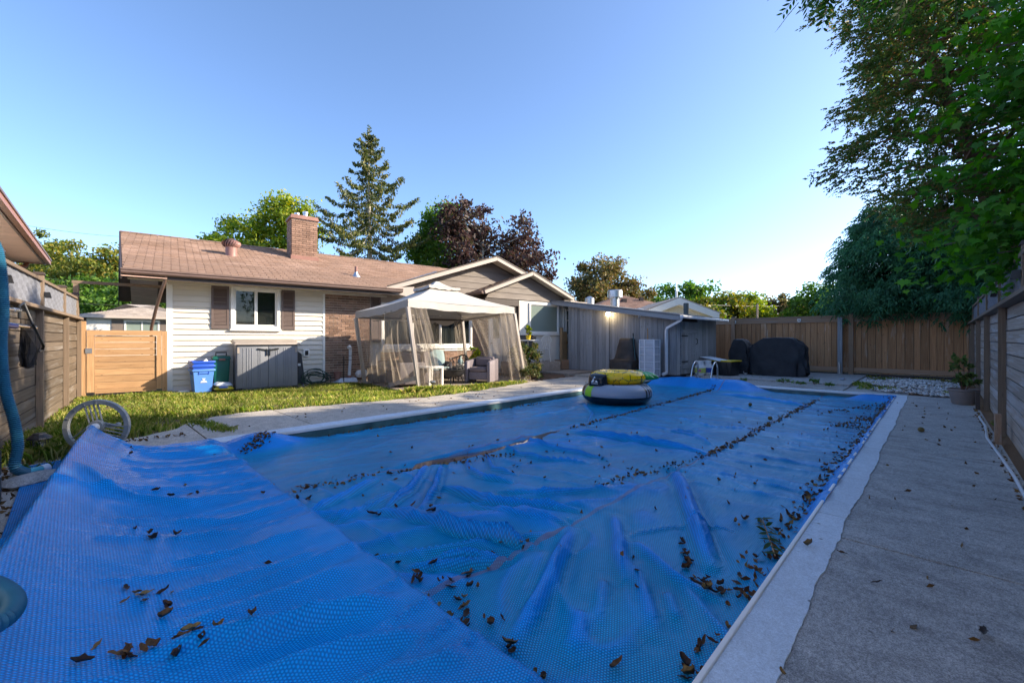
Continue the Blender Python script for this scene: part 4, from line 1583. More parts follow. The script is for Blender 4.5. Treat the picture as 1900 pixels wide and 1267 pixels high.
out_f = Vector((-1, -.02, 0)).normalized()
A2 = SA + (SB - SA) * .42; A3 = SA + (SB - SA) * .60
board_wall(SA + out_f * .06, A2 + out_f * .06, .125, out=out_f)
plank2('corner_board', M['shed_grey'], shed, A2 + out_f * .035 + Vector((0, -.012, sz0)), A2 + out_f * .035 + Vector((0, -.012, shed_top(A2) - .02)), .08, .022, Vector((0, 1, 0)))
board_wall(A2 + out_f * .02, A3 + out_f * .02, .095, out=out_f)
board_wall(A3 + out_f * .03, SB + out_f * .03, .19, out=out_f)
dd = (SD - SB).normalized(); out_d = Vector((dd.y, -dd.x, 0))
door_a = SB + dd * .20
board_wall(SB + out_d * .01, SB + dd * .18 + out_d * .01, .15, out=out_d)
board_wall(SB + dd * 1.22 + out_d * .01, SD + out_d * .01, .13, out=out_d)
dr = MB().bar(door_a + dd * .0 + out_d * .02 + Vector((0, 0, .12 + .8)), door_a + dd * .98 + out_d * .02 + Vector((0, 0, .12 + .8)), .03, 1.58).build('door', M['shed_grey'], shed)
for k in range(5):
    a = door_a + dd * (.98 * k / 5 + .004) + out_d * .042
    plank2('board', M['shed_grey'], dr, a + dd * .095 + Vector((0, 0, .13)), a + dd * .095 + Vector((0, 0, 1.70)), .016, .188, dd)
for z in (1.42, .35):
    plank2('batten', M['shed_grey'], dr, door_a + dd * .05 + out_d * .062 + Vector((0, 0, z)), door_a + dd * .93 + out_d * .062 + Vector((0, 0, z)), .02, .13)
MB().tube([door_a + dd * .84 + out_d * t + Vector((0, 0, z)) for t, z in ((.05, 1.02), (.1, 1.05), (.1, 1.17), (.05, 1.2))], .012, 6).build('handle', M['black_metal'], dr)
for z in (1.28, .5):
    MB().bar(door_a + dd * .0 + out_d * .06 + Vector((0, 0, z)), door_a + dd * .34 + out_d * .06 + Vector((0, 0, z)), .012, .035).build('hinge', M['black_metal'], dr)
# roof
rf = MB()
rq = [Vector((12.13, 11.15, 0)), Vector((12.24, 5.25, 0)), Vector((15.15, 4.95, 0)), Vector((15.9, 9.2, 0)), Vector((14.6, 11.4, 0))]
V = [(p.x, p.y, shed_top(p) + .02) for p in rq] + [(p.x, p.y, shed_top(p) + .085) for p in rq]
rf.add(V, [(0, 1, 2, 3, 4)[::-1], (5, 6, 7, 8, 9)] + [(i, (i + 1) % 5, 5 + (i + 1) % 5, 5 + i) for i in range(5)])
rf_o = rf.build('roof', mat('grey_roll_roofing', (.15, .15, .155), .9, .2, 4, bump=.3), shed)
plank2('fascia', M['shed_grey'], shed, rq[0] + Vector((-.014, 0, shed_top(rq[0]) - .03)), rq[1] + Vector((-.014, 0, shed_top(rq[1]) - .03)), .024, .12)
g = MB()
g.bar(rq[1] + Vector((-.02, -.05, shed_top(rq[1]) + .02)), rq[2] + Vector((0, -.05, shed_top(rq[2]) + .02 + .0)), .1, .075)
g.build('gutter', M['pvc'], shed, bevel=.01)
dp = MB()
bpt = SB + Vector((-.06, -.06, 0))
dp.tube([Vector((12.3, 5.22, 1.80)), Vector((12.3, 5.26, 1.72)), Vector((12.44, 5.72, 1.52)), Vector((12.46, 5.76, 1.44)), Vector((12.47, 5.76, .22)), Vector((12.43, 5.74, .17)), Vector((12.28, 5.8, .13))], .045, 4, flat=1.0)
dp.build('downspout', M['pvc'], shed)
# wall lamp, switched on
lampc = A2 + out_f * .2 + Vector((0, .02, shed_top(A2) - .14))
lp_ = MB().bar(lampc + Vector((.14, 0, .06)), lampc + Vector((.0, -.03, .04)), .07, .07).build('wall_lamp', M['black_metal'], shed)
n = NT('lit_bulb')
em = n.n("ShaderNodeEmission")
em.inputs[0].default_value = (1, .72, .36, 1); em.inputs[1].default_value = 26
M['bulb'] = n.done(em.outputs[0])
MB().ball((lampc.x - .03, lampc.y - .10, lampc.z - .05), .075, .075, .07).build('bulb', M['bulb'], lp_, smooth=True)
fx = A3 + (SB - A3) * .27 + out_f * .10
fl_ = MB().bar(fx + Vector((0, 0, shed_top(fx) - .02)), fx + Vector((-.06, -.02, shed_top(fx) - .16)), .07, .06).build('floodlight', M['pvc'], shed, bevel=.008)
MB().tube([Vector((15.2, 6.3, shed_top(Vector((15, 6.3, 0))))), Vector((15.2, 6.3, 2.45))], .09, 14).build('vent_pipe', mat('dark_green_pipe', (.10, .115, .11), .6, .1), shed)

# ================================================================== THINGS IN THE YARD
# storage cabinet (house frame)
cab = thing('storage_cabinet', 'grey resin storage cabinet with two doors against the cream siding', 'cabinet', HW(1.86, -.45, 0), -HANG)
cb = MB()
cb.box(-.64, .64, -.27, .30, .02, 1.06)
cb.build('body', M['grey_plastic'], cab, bevel=.01)
for sx in (-1, 1):
    d = MB()
    x0, x1 = (-.62, -.004) if sx < 0 else (.004, .62)
    d.box(x0, x1, -.30, -.272, .06, 1.04)
    do = d.build('door', M['grey_plastic'], cab, bevel=.006)
    for x in (.16, .20, .33, .38, .43, .50):
        xx = sx * x
        MB().box(xx - .008, xx + .008, -.308, -.299, .10, .98).build('rib', M['grey_plastic'], do, bevel=.003)
    MB().box(sx * .03 - .01, sx * .03 + .01, -.325, -.299, .80, .96).build('latch', M['black_plastic'], do)
    MB().bar((sx * .03, -.315, .93), (sx * .22, -.315, .96), .02, .03).build('handle', M['black_plastic'], do)
    MB().box(sx * .60 - .02, sx * .60 + .02, -.312, -.298, .86, .99).build('hinge', M['grey_plastic_lid'], do)
MB().hexa([(-.70, -.36, 1.055), (.70, -.36, 1.055), (.70, .33, 1.12), (-.70, .33, 1.12), (-.66, -.33, 1.10), (.66, -.33, 1.10), (.66, .31, 1.19), (-.66, .31, 1.19)]).build('lid', M['grey_plastic_lid'], cab, bevel=.012)
for x in (-.58, .58):
    MB().box(x - .06, x + .06, -.29, -.2, .0, .06).build('foot', M['black_plastic'], cab)

# blue recycling boxes, nested three high
M['blue_box'] = mat('blue_box_plastic', (.09, .24, .66), .45, .06, 4, dirt=.06)
M['blue_box_dark'] = mat('royal_blue_plastic', (.02, .09, .52), .45, .06, 4)
M['print'] = mat('white_print', (.75, .77, .8), .6, .03)


def blue_box(z, m, label, body_h=.50):
    t = thing('recycling_box', label, 'recycling box', HW(.60, -.42, z), -HANG + R(8), 'nested blue recycling boxes')
    def ring(w, d, zz): return [(-w, -d, zz), (w, -d, zz), (w, d, zz), (-w, d, zz)]
    b = MB()
    P = ring(.15, .17, 0) + ring(.192, .215, body_h)
    b.add(P, [(3, 2, 1, 0), (0, 1, 5, 4), (1, 2, 6, 5), (2, 3, 7, 6), (3, 0, 4, 7)])
    P2 = ring(.14, .16, .02) + ring(.182, .205, body_h)
    b.add(P2, [(0, 1, 2, 3), (4, 5, 1, 0), (5, 6, 2, 1), (6, 7, 3, 2), (7, 4, 0, 3)])
    bo = b.build('body', m, t)
    r = MB()
    frame_pts = [(.212, .235)]
    for x0, x1, y0, y1 in ((-.212, .212, -.235, -.20), (-.212, .212, .20, .235), (-.212, -.178, -.199, .199), (.178, .212, -.199, .199)):
        r.box(x0, x1, y0, y1, body_h - .03, body_h + .012)
    r.build('rim', m, t, bevel=.005)
    return t, bo


t, bo = blue_box(.01, M['blue_box'], 'lowest pale blue recycling box, whole front showing, beside the green bin')
h = MB()
h.box(-.09, .09, -.224, -.20, .415, .425); h.box(-.095, -.085, -.222, -.20, .40, .46); h.box(.085, .095, -.222, -.20, .40, .46)
h.build('handle', M['blue_box_dark'], t)
for x, z, w, hh in ((0, .30, .06, .012), (.0, .275, .045, .02), (0, .245, .10, .012), (.0, .22, .12, .014)):
    MB().hexa([(x - w / 2, -.184 - z * .09 + .003, z), (x + w / 2, -.184 - z * .09 + .003, z), (x + w / 2, -.17, z), (x - w / 2, -.17, z), (x - w / 2, -.184 - (z + hh) * .09 + .003, z + hh), (x + w / 2, -.184 - (z + hh) * .09 + .003, z + hh), (x + w / 2, -.17, z + hh), (x - w / 2, -.17, z + hh)]).build('print', M['print'], t)
for y in (-.12, -.06, 0, .06):
    MB().box(-.2005, -.196, y - .018, y + .018, .40, .45).build('slot', M['blue_box_dark'], t)
t, bo = blue_box(.10, M['blue_box_dark'], 'middle blue recycling box, only its rim showing between two others')
t, bo = blue_box(.19, M['blue_box_dark'], 'topmost blue recycling box with crumpled white paper inside')
pp = MB()
pp.add([(-.06, -.05, .0), (.07, -.06, .01), (.08, .05, .0), (-.05, .06, .0), (.02, 0, .09), (-.03, .02, .05), (.05, .03, .06)], [(0, 1, 4), (1, 2, 6), (2, 3, 5), (3, 0, 5), (4, 1, 6), (0, 4, 5), (5, 4, 6), (5, 6, 2), (3, 2, 1, 0)])
o = pp.build('crumpled_paper', M['print'])
o.location = HW(.66, -.45, .66)
tag(o, 'crumpled white paper on top of the blue recycling boxes', 'paper')

# green bin
M['green_bin'] = mat('green_bin_plastic', (.006, .10, .075), .4, .1, 4)
gb = thing('green_cart', 'dark green kitchen waste bin with black handle and white print', 'bin', HW(.965, -.33, .01), -HANG)
b = MB()
b.hexa([(-.13, -.13, 0), (.13, -.13, 0), (.13, .13, 0), (-.13, .13, 0), (-.165, -.17, .72), (.165, -.17, .72), (.165, .16, .72), (-.165, .16, .72)])
b.build('body', M['green_bin'], gb, bevel=.02)
MB().hexa([(-.185, -.195, .715), (.185, -.195, .715), (.185, .175, .715), (-.185, .175, .715), (-.16, -.17, .79), (.16, -.17, .79), (.16, .16, .80), (-.16, .16, .80)]).build('lid', M['green_bin'], gb, bevel=.015)
MB().tube([Vector(p) for p in ((-.1, -.02, .78), (-.1, -.05, .87), (.1, -.05, .87), (.1, -.02, .78))], .016, 8).build('handle', M['black_plastic'], gb)
MB().box(-.05, .07, -.20, -.17, .69, .735).build('lid_latch', M['cap'], gb, bevel=.006)
lg = MB().hexa([(-.04, -.150, .42), (.045, -.150, .42), (.045, -.13, .42), (-.04, -.13, .42), (-.04, -.157, .54), (.045, -.157, .54), (.045, -.13, .54), (-.04, -.13, .54)]).build('print', M['print'], gb)
MB().hexa([(-.02, -.158, .47), (.02, -.158, .47), (.02, -.15, .47), (-.02, -.15, .47), (-.02, -.161, .52), (.01, -.161, .52), (.01, -.15, .52), (-.02, -.15, .52)]).build('emblem', M['green_bin'], lg)
MB().hexa([(-.07, -.148, .375), (.08, -.148, .375), (.08, -.13, .375), (-.07, -.13, .375), (-.07, -.150, .395), (.08, -.150, .395), (.08, -.13, .395), (-.07, -.13, .395)]).build('print', M['print'], gb)


def pillow(mb, w, d, h, n=10, c=(0, 0, 0), sag=0.0, seed=0):
    "soft bag shape"
    V = []; F = []
    for side in (1, -1):
        b0 = len(V)
        for i in range(n + 1):
            for j in range(n + 1):
                u, v = i / n * 2 - 1, j / n * 2 - 1
                e = max(0, (1 - abs(u) ** 3)) ** .5 * max(0, (1 - abs(v) ** 3)) ** .5
                pin = 1 - .06 * (u * u * v * v)
                wob = .12 * math.sin(3 * u + 2 * v + seed) + .08 * math.sin(5 * v - 3 * u + seed)
                V.append((c[0] + u * w / 2 * pin * (1 - .05 * v * v), c[1] + v * d / 2 * pin * (1 - .05 * u * u), c[2] + side * h / 2 * e * (1 + wob * .6) - sag * (u * u)))
        for i in range(n):
            for j in range(n):
                q = (b0 + i * (n + 1) + j, b0 + (i + 1) * (n + 1) + j, b0 + (i + 1) * (n + 1) + j + 1, b0 + i * (n + 1) + j + 1)
                F.append(q if side > 0 else q[::-1])
    return mb.add(V, F)


M['bag_yellow'] = mat('yellow_bag_plastic', (.62, .50, .03), .35, .2, 7)
M['bag_white'] = mat('white_blue_bag_plastic', (.60, .64, .72), .35, .25, 9, bump=.3, bscale=12)
o = pillow(MB(), .40, .30, .10, seed=1).build('soil_bag', M['bag_yellow'], smooth=True)
o.location = HW(1.0, -.56, .065); o.rotation_euler = (0, 0, -.1)
tag(o, 'flat yellow plastic bag lying under a white bag by the green bin', 'bag')
MB().box(-.1, .07, -.152, -.03, .028, .045).build('print', M['blue_box'], o)
o = pillow(MB(), .36, .27, .12, seed=4).build('soil_bag', M['bag_white'], smooth=True)
o.location = HW(.99, -.53, .155); o.rotation_euler = (.1, .05, .15)
tag(o, 'crumpled white and blue plastic bag lying on a yellow bag', 'bag')
MB().bar((-.12, -.05, .055), (.05, .02, .066), .012, .012).build('print', M['black_plastic'], o)
o = pillow(MB(), .22, .10, .06, seed=2).build('stone', M['coping'], smooth=True)
o.location = HW(.28, -.36, .03)
tag(o, 'small pale flat stone lying before the house corner', 'stone')

# board leaning beside the cabinet
lb = thing('leaning_board', 'dark plastic panel leaning on the siding beside the cabinet', 'board', HW(2.62, -.10, 0), -HANG)
MB().prism([(-.05, -.16, .02), (.16, -.16, .02), (.10, -.02, .80), (.0, -.02, .88), (-.05, -.02, .88)], (0, .025, 0)).build('panel', M['black_plastic'], lb)
MB().box(.0, .06, -.11, -.07, .50, .56).build('print', M['print'], lb)

# coiled garden hose
M['hose_green'] = mat('dark_green_hose', (.02, .05, .035), .45, .3, 6)
gh = thing('garden_hose', 'dark green garden hose in loose coils on the ground by the brick band', 'hose', HW(3.02, -.32, 0), -HANG)
pts = []
for i in range(150):
    a = 2 * PI * i / 22
    rr = .24 + .07 * math.sin(i * .37) + .02 * math.sin(i * 1.1)
    tilt = .55 + .15 * math.sin(i * .11)
    pts.append(Vector((rr * math.cos(a) * 1.15 + .05 * math.sin(i * .05), .06 * math.sin(i * .3) + rr * math.sin(a) * .45, max(.02, .17 + rr * math.sin(a) * tilt + .03 * math.sin(i * .21)))))
pts += [pts[-1] + Vector((.1 * k, -.03 * k, 0)) + Vector((0, 0, (.02 - pts[-1].z) * min(1, k / 3))) for k in range(1, 6)]
MB().tube(pts, .012, 6).build('coil', M['hose_green'], gh, smooth=True)
MB().lathe([(.012, 0), (.02, .01), (.02, .06), (.012, .09)], (-.33, -.05, .02), 10, 'x').build('nozzle', M['steel'], gh)

# white plastic standpipe and its concrete block
o = thing('drain_pipe', 'bent white plastic pipe standing before the brick band', 'pipe', HW(3.92, -.16, 0), -HANG)
MB().tube([Vector(p) for p in ((-.05, -.09, .955), (.0, -.05, .98), (.025, -.02, .95), (.03, -.01, .86), (.03, -.01, .6), (.0, -.02, .22), (-.01, -.03, .12))], .042, 14).build('pipe', M['pvc'], o, smooth=True)
for z in (.72, .60):
    MB().lathe([(.045, 0), (.045, .012)], (.03, -.01, z), 14).build('strap', M['black_metal'], o)
MB().lathe([(.06, 0), (.06, .08), (.05, .1)], (-.01, -.03, .09), 14).build('collar', M['cap'], o)
o = MB().hexa([(-.35, -.16, 0), (.25, -.16, 0), (.25, .12, 0), (-.35, .12, 0), (-.18, -.12, .12), (.22, -.12, .12), (.22, .1, .13), (-.18, .1, .12)]).build('splash_block', M['coping'], bevel=.01)
o.location = HW(3.85, -.20, 0); o.rotation_euler = (0, 0, -HANG)
tag(o, 'pale concrete block under the white drain pipe', 'concrete block')
o = MB().lathe([(.07, 0), (.10, .18), (.105, .2)], (0, 0, 0), 14).build('flower_pot', M['cap'], smooth=True)
o.location = HW(3.62, -.15, .10)
tag(o, 'small red clay pot by the white drain pipe', 'pot')
st = MB().tube([Vector((0, 0, 0)), Vector((0, 0, .72))], .012, 6).build('garden_stake', M['black_metal'])
st.location = HW(3.72, -.34, 0)
tag(st, 'thin black iron stake standing in the grass by the drain pipe', 'stake')
o = pillow(MB(), .34, .2, .22, seed=5).build('white_tarp_bundle', M['print'], smooth=True)
o.location = HW(4.25, -.2, .22)
tag(o, 'white bundled plastic beside the gazebo corner at the brick band', 'tarp')

# ------------------------------------------------------------------ gazebo
gz = thing('gazebo', 'beige fabric gazebo with sagging netting on the patio behind the pool', 'gazebo', (0, 0, 0))
T = {'FL': Vector((5.17, 8.30, 1.90)), 'FR': Vector((8.62, 8.38, 1.90)), 'BL': Vector((5.10, 10.66, 1.72)), 'BR': Vector((8.45, 10.46, 1.74))}
Bm = {'FL': Vector((5.58, 8.48, 0)), 'FR': Vector((8.95, 8.30, .01)), 'BL': Vector((5.42, 10.80, .01)), 'BR': Vector((8.70, 10.52, .01))}
M['gz_metal'] = mat('taupe_post_metal', (.42, .38, .35), .5, .08, 4)
for k in T:
    MB().bar(Bm[k], T[k], .075, .075, (0, 1, 0)).build('post', M['gz_metal'], gz)
VH = .17
apex = Vector((6.93, 9.68, 2.66))


def canopy_side(a, b, top_a, top_b, sag=.05, n=14, m=8):
    "panel of cloth from eave a-b up to the opening"
    V = []
    for j in range(m + 1):
        t = j / m
        for i in range(n + 1):
            s = i / n
            p = (a.lerp(b, s)).lerp(top_a.lerp(top_b, s), t)
            V.append(p - Vector((0, 0, sag * math.sin(PI * s) * (1 - t) * .8 + .05 * math.sin(PI * t))))
    return V, [(j * (n + 1) + i, j * (n + 1) + i + 1, (j + 1) * (n + 1) + i + 1, (j + 1) * (n + 1) + i) for j in range(m) for i in range(n)]


up = Vector((0, 0, VH))
order = ['FL', 'FR', 'BR', 'BL']
opn = {k: (T[k] + up).lerp(apex, .86) + Vector((0, 0, .0)) for k in T}
mb = MB()
for i in range(4):
    a, b_ = order[i], order[(i + 1) % 4]
    V, F = canopy_side(T[a] + up, T[b_] + up, opn[a], opn[b_])
    mb.add(V, F)
mb.build('canopy', M['canopy'], gz, smooth=True, ang=25)
mb = MB()
op2 = {k: (T[k] + up).lerp(apex, .70) + Vector((0, 0, .10)) for k in T}
ap2 = apex + Vector((0, 0, .10))
for i in range(4):
    a, b_ = order[i], order[(i + 1) % 4]
    V, F = canopy_side(op2[a], op2[b_], op2[a].lerp(ap2, .9), op2[b_].lerp(ap2, .9), .02, 10, 5)
    mb.add(V, F)
    V = []
    for s in range(11):
        p = op2[a].lerp(op2[b_], s / 10) - Vector((0, 0, .02 * math.sin(PI * s / 10)))
        V += [p, p - Vector((0, 0, .07 + .012 * math.sin(s * 2.4)))]
    mb.add(V, [(2 * s, 2 * s + 2, 2 * s + 3, 2 * s + 1) for s in range(10)])
mb.build('upper_canopy', M['canopy'], gz, smooth=True, ang=25)
for i in range(4):
    a, b_ = order[i], order[(i + 1) % 4]
    V = []
    nn = 24
    outn = (T[b_] - T[a]).cross(Vector((0, 0, 1))).normalized()
    for s in range(nn + 1):
        p = T[a].lerp(T[b_], s / nn) - Vector((0, 0, .05 * math.sin(PI * s / nn)))
        w = .012 * math.sin(s * 1.7 + i)
        V += [p + up + outn * .004, p + outn * (w + .012) - Vector((0, 0, .01 * math.sin(s * 1.1)))]
    vmb = MB().add(V, [(2 * s, 2 * s + 2, 2 * s + 3, 2 * s + 1) for s in range(nn)])
    vmb.build('valance', M['canopy'] if i in (0, 2) else M['valance'], gz, smooth=True)  # side valances take the darker cloth; their shade is put into the colour
    MB().bar(T[a] + Vector((0, 0, .02)) - outn * .03, T[b_] + Vector((0, 0, .02)) - outn * .03, .03, .05).build('beam', M['brown_trim'] if i == 2 else M['gz_metal'], gz)
for k in T:
    MB().bar(T[k] + Vector((0, 0, .1)), apex - Vector((0, 0, .14)), .03, .03).build('roof_rib', M['gz_metal'], gz)


def net(a0, a1, b0, b1, folds, amp, name='netting', belly=.0, mz=None, n=None, seed=0):
    "hanging net from a0-a1 (top) to b0-b1 (foot) with vertical folds"
    n = n or max(12, int((a1 - a0).length / .03))
    m = 14
    d = (a1 - a0).normalized()
    o = Vector((d.y, -d.x, 0))
    V = []
    for j in range(m + 1):
        t = j / m
        for i in range(n + 1):
            s = i / n
            p = a0.lerp(a1, s).lerp(b0.lerp(b1, s), t)
            w = amp * (math.sin(s * folds * 2 * PI + 1.3 * math.sin(t * 3 + seed) + seed) + .5 * math.sin(s * folds * 5.1 + t * 4 + seed * 2)) * (.4 + .8 * t)
            V.append(p + o * (w + belly * math.sin(PI * t) * math.sin(PI * s)) + d * (amp * .8 * math.sin(t * 5 + s * 9 + seed)))
    return MB().add(V, [(j * (n + 1) + i, j * (n + 1) + i + 1, (j + 1) * (n + 1) + i + 1, (j + 1) * (n + 1) + i) for j in range(m) for i in range(n)]).build(name, M['net'], gz, smooth=True)


Z = Vector((0, 0, 1))
def L2(a, b, t): return a.lerp(b, t)
fl_, fr_, bl_, br_ = T['FL'], T['FR'], T['BL'], T['BR']
FLb, FRb, BLb, BRb = Bm['FL'], Bm['FR'], Bm['BL'], Bm['BR']
dn = Vector((0, 0, -.02))
# left side: two loose panels that meet in a wavy edge, lower hem dragging
net(L2(bl_, fl_, .02), L2(bl_, fl_, .58), BLb + Vector((-.06, .0, .02)), L2(BLb, FLb, .50) + Vector((-.12, 0, .03)), 4, .035, seed=1)
net(L2(bl_, fl_, .54), L2(bl_, fl_, .97), L2(BLb, FLb, .55) + Vector((-.10, 0, .04)), FLb + Vector((-.05, .05, .28)), 4, .05, belly=.1, seed=2)
# hem of that panel
MB().bar(L2(BLb, FLb, .56) + Vector((-.13, 0, .06)), FLb + Vector((-.06, .03, .30)), .012, .10).build('hem', M['valance'], gz)
# front left bundle and flare
net(L2(fl_, fr_, .01), L2(fl_, fr_, .10), FLb + Vector((.0, -.06, .04)), L2(FLb, FRb, .135) + Vector((0, -.16, .02)), 4, .03, seed=3)
net(L2(fl_, fr_, .08), L2(fl_, fr_, .14), L2(FLb, FRb, .08) + Vector((0, -.08, .03)), L2(FLb, FRb, .165) + Vector((0, -.18, .02)), 3, .03, seed=4)
# front right panel drawn to its post
net(L2(fl_, fr_, .84), L2(fl_, fr_, .99), L2(FLb, FRb, .83) + Vector((.0, -.02, .02)), FRb + Vector((.12, -.12, .02)), 3, .03, seed=5)
net(L2(fr_, br_, .02), L2(fr_, br_, .8), FRb + Vector((.14, -.08, .02)), L2(FRb, BRb, .7) + Vector((.2, 0, .02)), 5, .05, seed=6)
# back curtains
net(L2(bl_, br_, .46), L2(bl_, br_, .62), L2(BLb, BRb, .44) + Vector((0, -.05, .03)), L2(BLb, BRb, .60) + Vector((0, -.05, .03)), 7, .035, seed=7)
net(L2(bl_, br_, .62), L2(bl_, br_, .76), L2(BLb, BRb, .61) + Vector((0, -.06, .03)), L2(BLb, BRb, .76) + Vector((0, -.06, .03)), 7, .035, seed=8)
net(L2(bl_, br_, .90), L2(bl_, br_, .99), L2(BLb, BRb, .90) + Vector((0, -.06, .03)), BRb + Vector((0, -.06, .03)), 4, .03, seed=9)
net(L2(bl_, br_, .03), L2(bl_, br_, .10), BLb + Vector((.1, -.06, .03)), L2(BLb, BRb, .1) + Vector((0, -.06, .03)), 4, .03, seed=10)
# swagged tops of the back curtains
for t0, t1 in ((.46, .70), (.70, .90)):
    V = []
    for s in range(13):
        p = L2(bl_, br_, t0 + (t1 - t0) * s / 12)
        dp_ = .06 + .10 * math.sin(PI * s / 12)
        V += [p + Vector((0, -.03, .02)), p + Vector((0, -.05, -dp_))]
    MB().add(V, [(2 * s, 2 * s + 2, 2 * s + 3, 2 * s + 1) for s in range(12)]).build('swag', M['valance'], gz, smooth=True)


# ------------------------------------------------------------------ furniture under it
def rounded(name, m, parent, x0, x1, y0, y1, z0, z1, bv=.03):
    return MB().box(x0, x1, y0, y1, z0, z1).build(name, m, parent, bevel=bv, seg=3)


M['cushion_grey'] = mat('grey_brown_cushion', (.20, .165, .17), .9, .1, 5)
ac = thing('wicker_armchair', 'grey wicker tub armchair with plum cushion near the right gazebo post', 'armchair', (7.83, 8.86, .012), R(28))
M['wicker_l'] = mat('mauve_grey_wicker', (.22, .19, .21), .7, .2, 40, bump=.5, bscale=90)
# opens towards local -X
rounded('base', M['wicker_l'], ac, -.30, .30, -.26, .26, .08, .30)
rounded('seat_cushion', M['cushion_grey'], ac, -.33, .22, -.24, .24, .30, .42, .04)
b = MB()
for sy in (-1, 1):
    pts = [(-.36, .02), (-.36, .50), (-.33, .58), (.1, .62), (.36, .64), (.36, .02)]
    b.prism([(x, sy * .27, z) for x, z in pts], (0, sy * .10, 0))
b.build('arm', M['wicker_l'], ac, bevel=.03)
rounded('back', M['wicker_l'], ac, .22, .36, -.265, .265, .08, .68, .04)
rounded('back_cushion', M['cushion_grey'], ac, .12, .22, -.22, .22, .43, .64, .04)
for x in (-.30, .30):
    for y in (-.3, .3):
        MB().box(x - .025, x + .025, y - .025, y + .025, 0, .085).build('leg', M['black_plastic'], ac)

fp = thing('fire_pit', 'round black fire pit with mesh dome on short legs in the patio opening', 'fire pit', (7.02, 9.12, .012))
MB().lathe([(.10, .17), (.24, .19), (.315, .27), (.33, .36), (.355, .365), (.355, .385), (.30, .385), (.28, .3), (.1, .24)], (0, 0, 0), 28).build('bowl', M['black_metal'], fp, smooth=True)
dm = MB()
for k in range(14):
    a = 2 * PI * k / 14
    dm.tube([Vector((.31 * math.cos(q) * math.cos(a), .31 * math.cos(q) * math.sin(a), .385 + .19 * math.sin(q))) for q in np.linspace(0, PI / 2, 7)], .004, 4, False)
for q in (.25, .55, .85, 1.15):
    dm.tube([Vector((.31 * math.cos(q) * math.cos(a), .31 * math.cos(q) * math.sin(a), .385 + .19 * math.sin(q))) for a in np.linspace(0, 2 * PI, 25)], .004, 4, False)
dm.build('mesh_dome', M['black_metal'], fp)
MB().tube([Vector((.06 * math.cos(a), 0, .575 + .045 * math.sin(a))) for a in np.linspace(0, PI, 8)], .008, 6).build('handle', M['black_metal'], fp)
for k in range(4):
    a = PI / 4 + PI / 2 * k
    MB().bar((.22 * math.cos(a), .22 * math.sin(a), .24), (.31 * math.cos(a), .31 * math.sin(a), 0), .03, .02).build('leg', M['black_metal'], fp)

# teal lounge seat with a standing cushion
ts = thing('lounge_chair', 'dark wicker lounge chair with pale teal seat pad behind the fire pit', 'chair', (7.05, 9.98, .012), R(-22))
rounded('base', M['wicker'], ts, -.36, .36, -.36, .36, .08, .30)
rounded('seat_cushion', M['tealcloth'], ts, -.35, .35, -.38, .32, .30, .42, .045)
rounded('back', M['wicker'], ts, -.38, .38, .30, .40, .08, .78)
for sx in (-1, 1): rounded('arm', M['wicker'], ts, sx * .37 - .05, sx * .37 + .05, -.36, .30, .08, .55)
cu = pillow(MB(), .52, .50, .16, seed=3).build('cushion', M['tealcloth'], smooth=True)
cu.location = (7.10, 9.98, .66); cu.rotation_euler = (R(66), 0, R(-25))
tag(cu, 'square pale teal cushion standing on the lounge chair', 'cushion')
# black open rattan chair
rc = thing('rattan_chair', 'black rattan chair with rounded open back behind the fire pit', 'chair', (7.72, 9.80, .012), R(-75))
MB().lathe([(.24, .34), (.26, .36), (.26, .39), (.0, .40)], (0, 0, 0), 18).build('seat', M['black_metal'], rc, smooth=True)
for k in range(9):
    a = PI * (.05 + .9 * k / 8)
    MB().tube([Vector((.25 * math.cos(a), .25 * math.sin(a), .38)), Vector((.31 * math.cos(a), .31 * math.sin(a), .72 - .12 * abs(math.cos(a))))], .011, 6).build('spindle', M['black_metal'], rc)
MB().tube([Vector((.31 * math.cos(a), .31 * math.sin(a), .72 - .12 * abs(math.cos(a)))) for a in np.linspace(0.05 * PI, .95 * PI, 14)], .018, 8).build('back_rail', M['black_metal'], rc)
for k in range(4):
    a = PI / 4 + k * PI / 2
    MB().tube([Vector((.19 * math.cos(a), .19 * math.sin(a), .35)), Vector((.24 * math.cos(a), .24 * math.sin(a), 0))], .014, 6).build('leg', M['black_metal'], rc)
# dark wicker sofa at the left, seen through the netting
so = thing('wicker_sofa', 'dark wicker sofa seen through the left netting of the gazebo', 'sofa', (5.95, 9.85, .012), R(-97))
rounded('base', M['wicker'], so, -.62, .62, -.38, .38, .06, .34)
rounded('back', M['wicker'], so, -.66, .66, .30, .44, .06, .86)
for sx in (-1, 1): rounded('arm', M['wicker'], so, sx * .66 - .07, sx * .66 + .07, -.38, .30, .06, .60)
rounded('seat_cushion', M['cushion_grey'], so, -.58, .58, -.36, .28, .34, .46, .04)
rounded('back_cushion', M['cushion_grey'], so, -.57, .57, .16, .29, .46, .80, .05)
ot = thing('wicker_stool', 'low dark wicker stool at the back left gazebo post', 'stool', (5.70, 10.62, .012), R(-10))
rounded('body', M['wicker'], ot, -.22, .22, -.2, .2, .04, .42)
rounded('top', M['wicker'], ot, -.235, .235, -.215, .215, .42, .46, .012)
wt = thing('side_table', 'small white square side table behind the front left gazebo netting', 'side table', (6.22, 8.95, .012), R(5))
rounded('table_top', M['trim'], wt, -.23, .23, -.23, .23, .46, .50, .008)
for sx in (-1, 1):
    for sy in (-1, 1): MB().box(sx * .2 - .025, sx * .2 + .025, sy * .2 - .025, sy * .2 + .025, 0, .46).build('leg', M['trim'], wt)
gs = thing('garden_ornament_stand', 'white wire stand with a small teal jug by the back curtain', 'plant stand', (8.0, 10.0, .012))
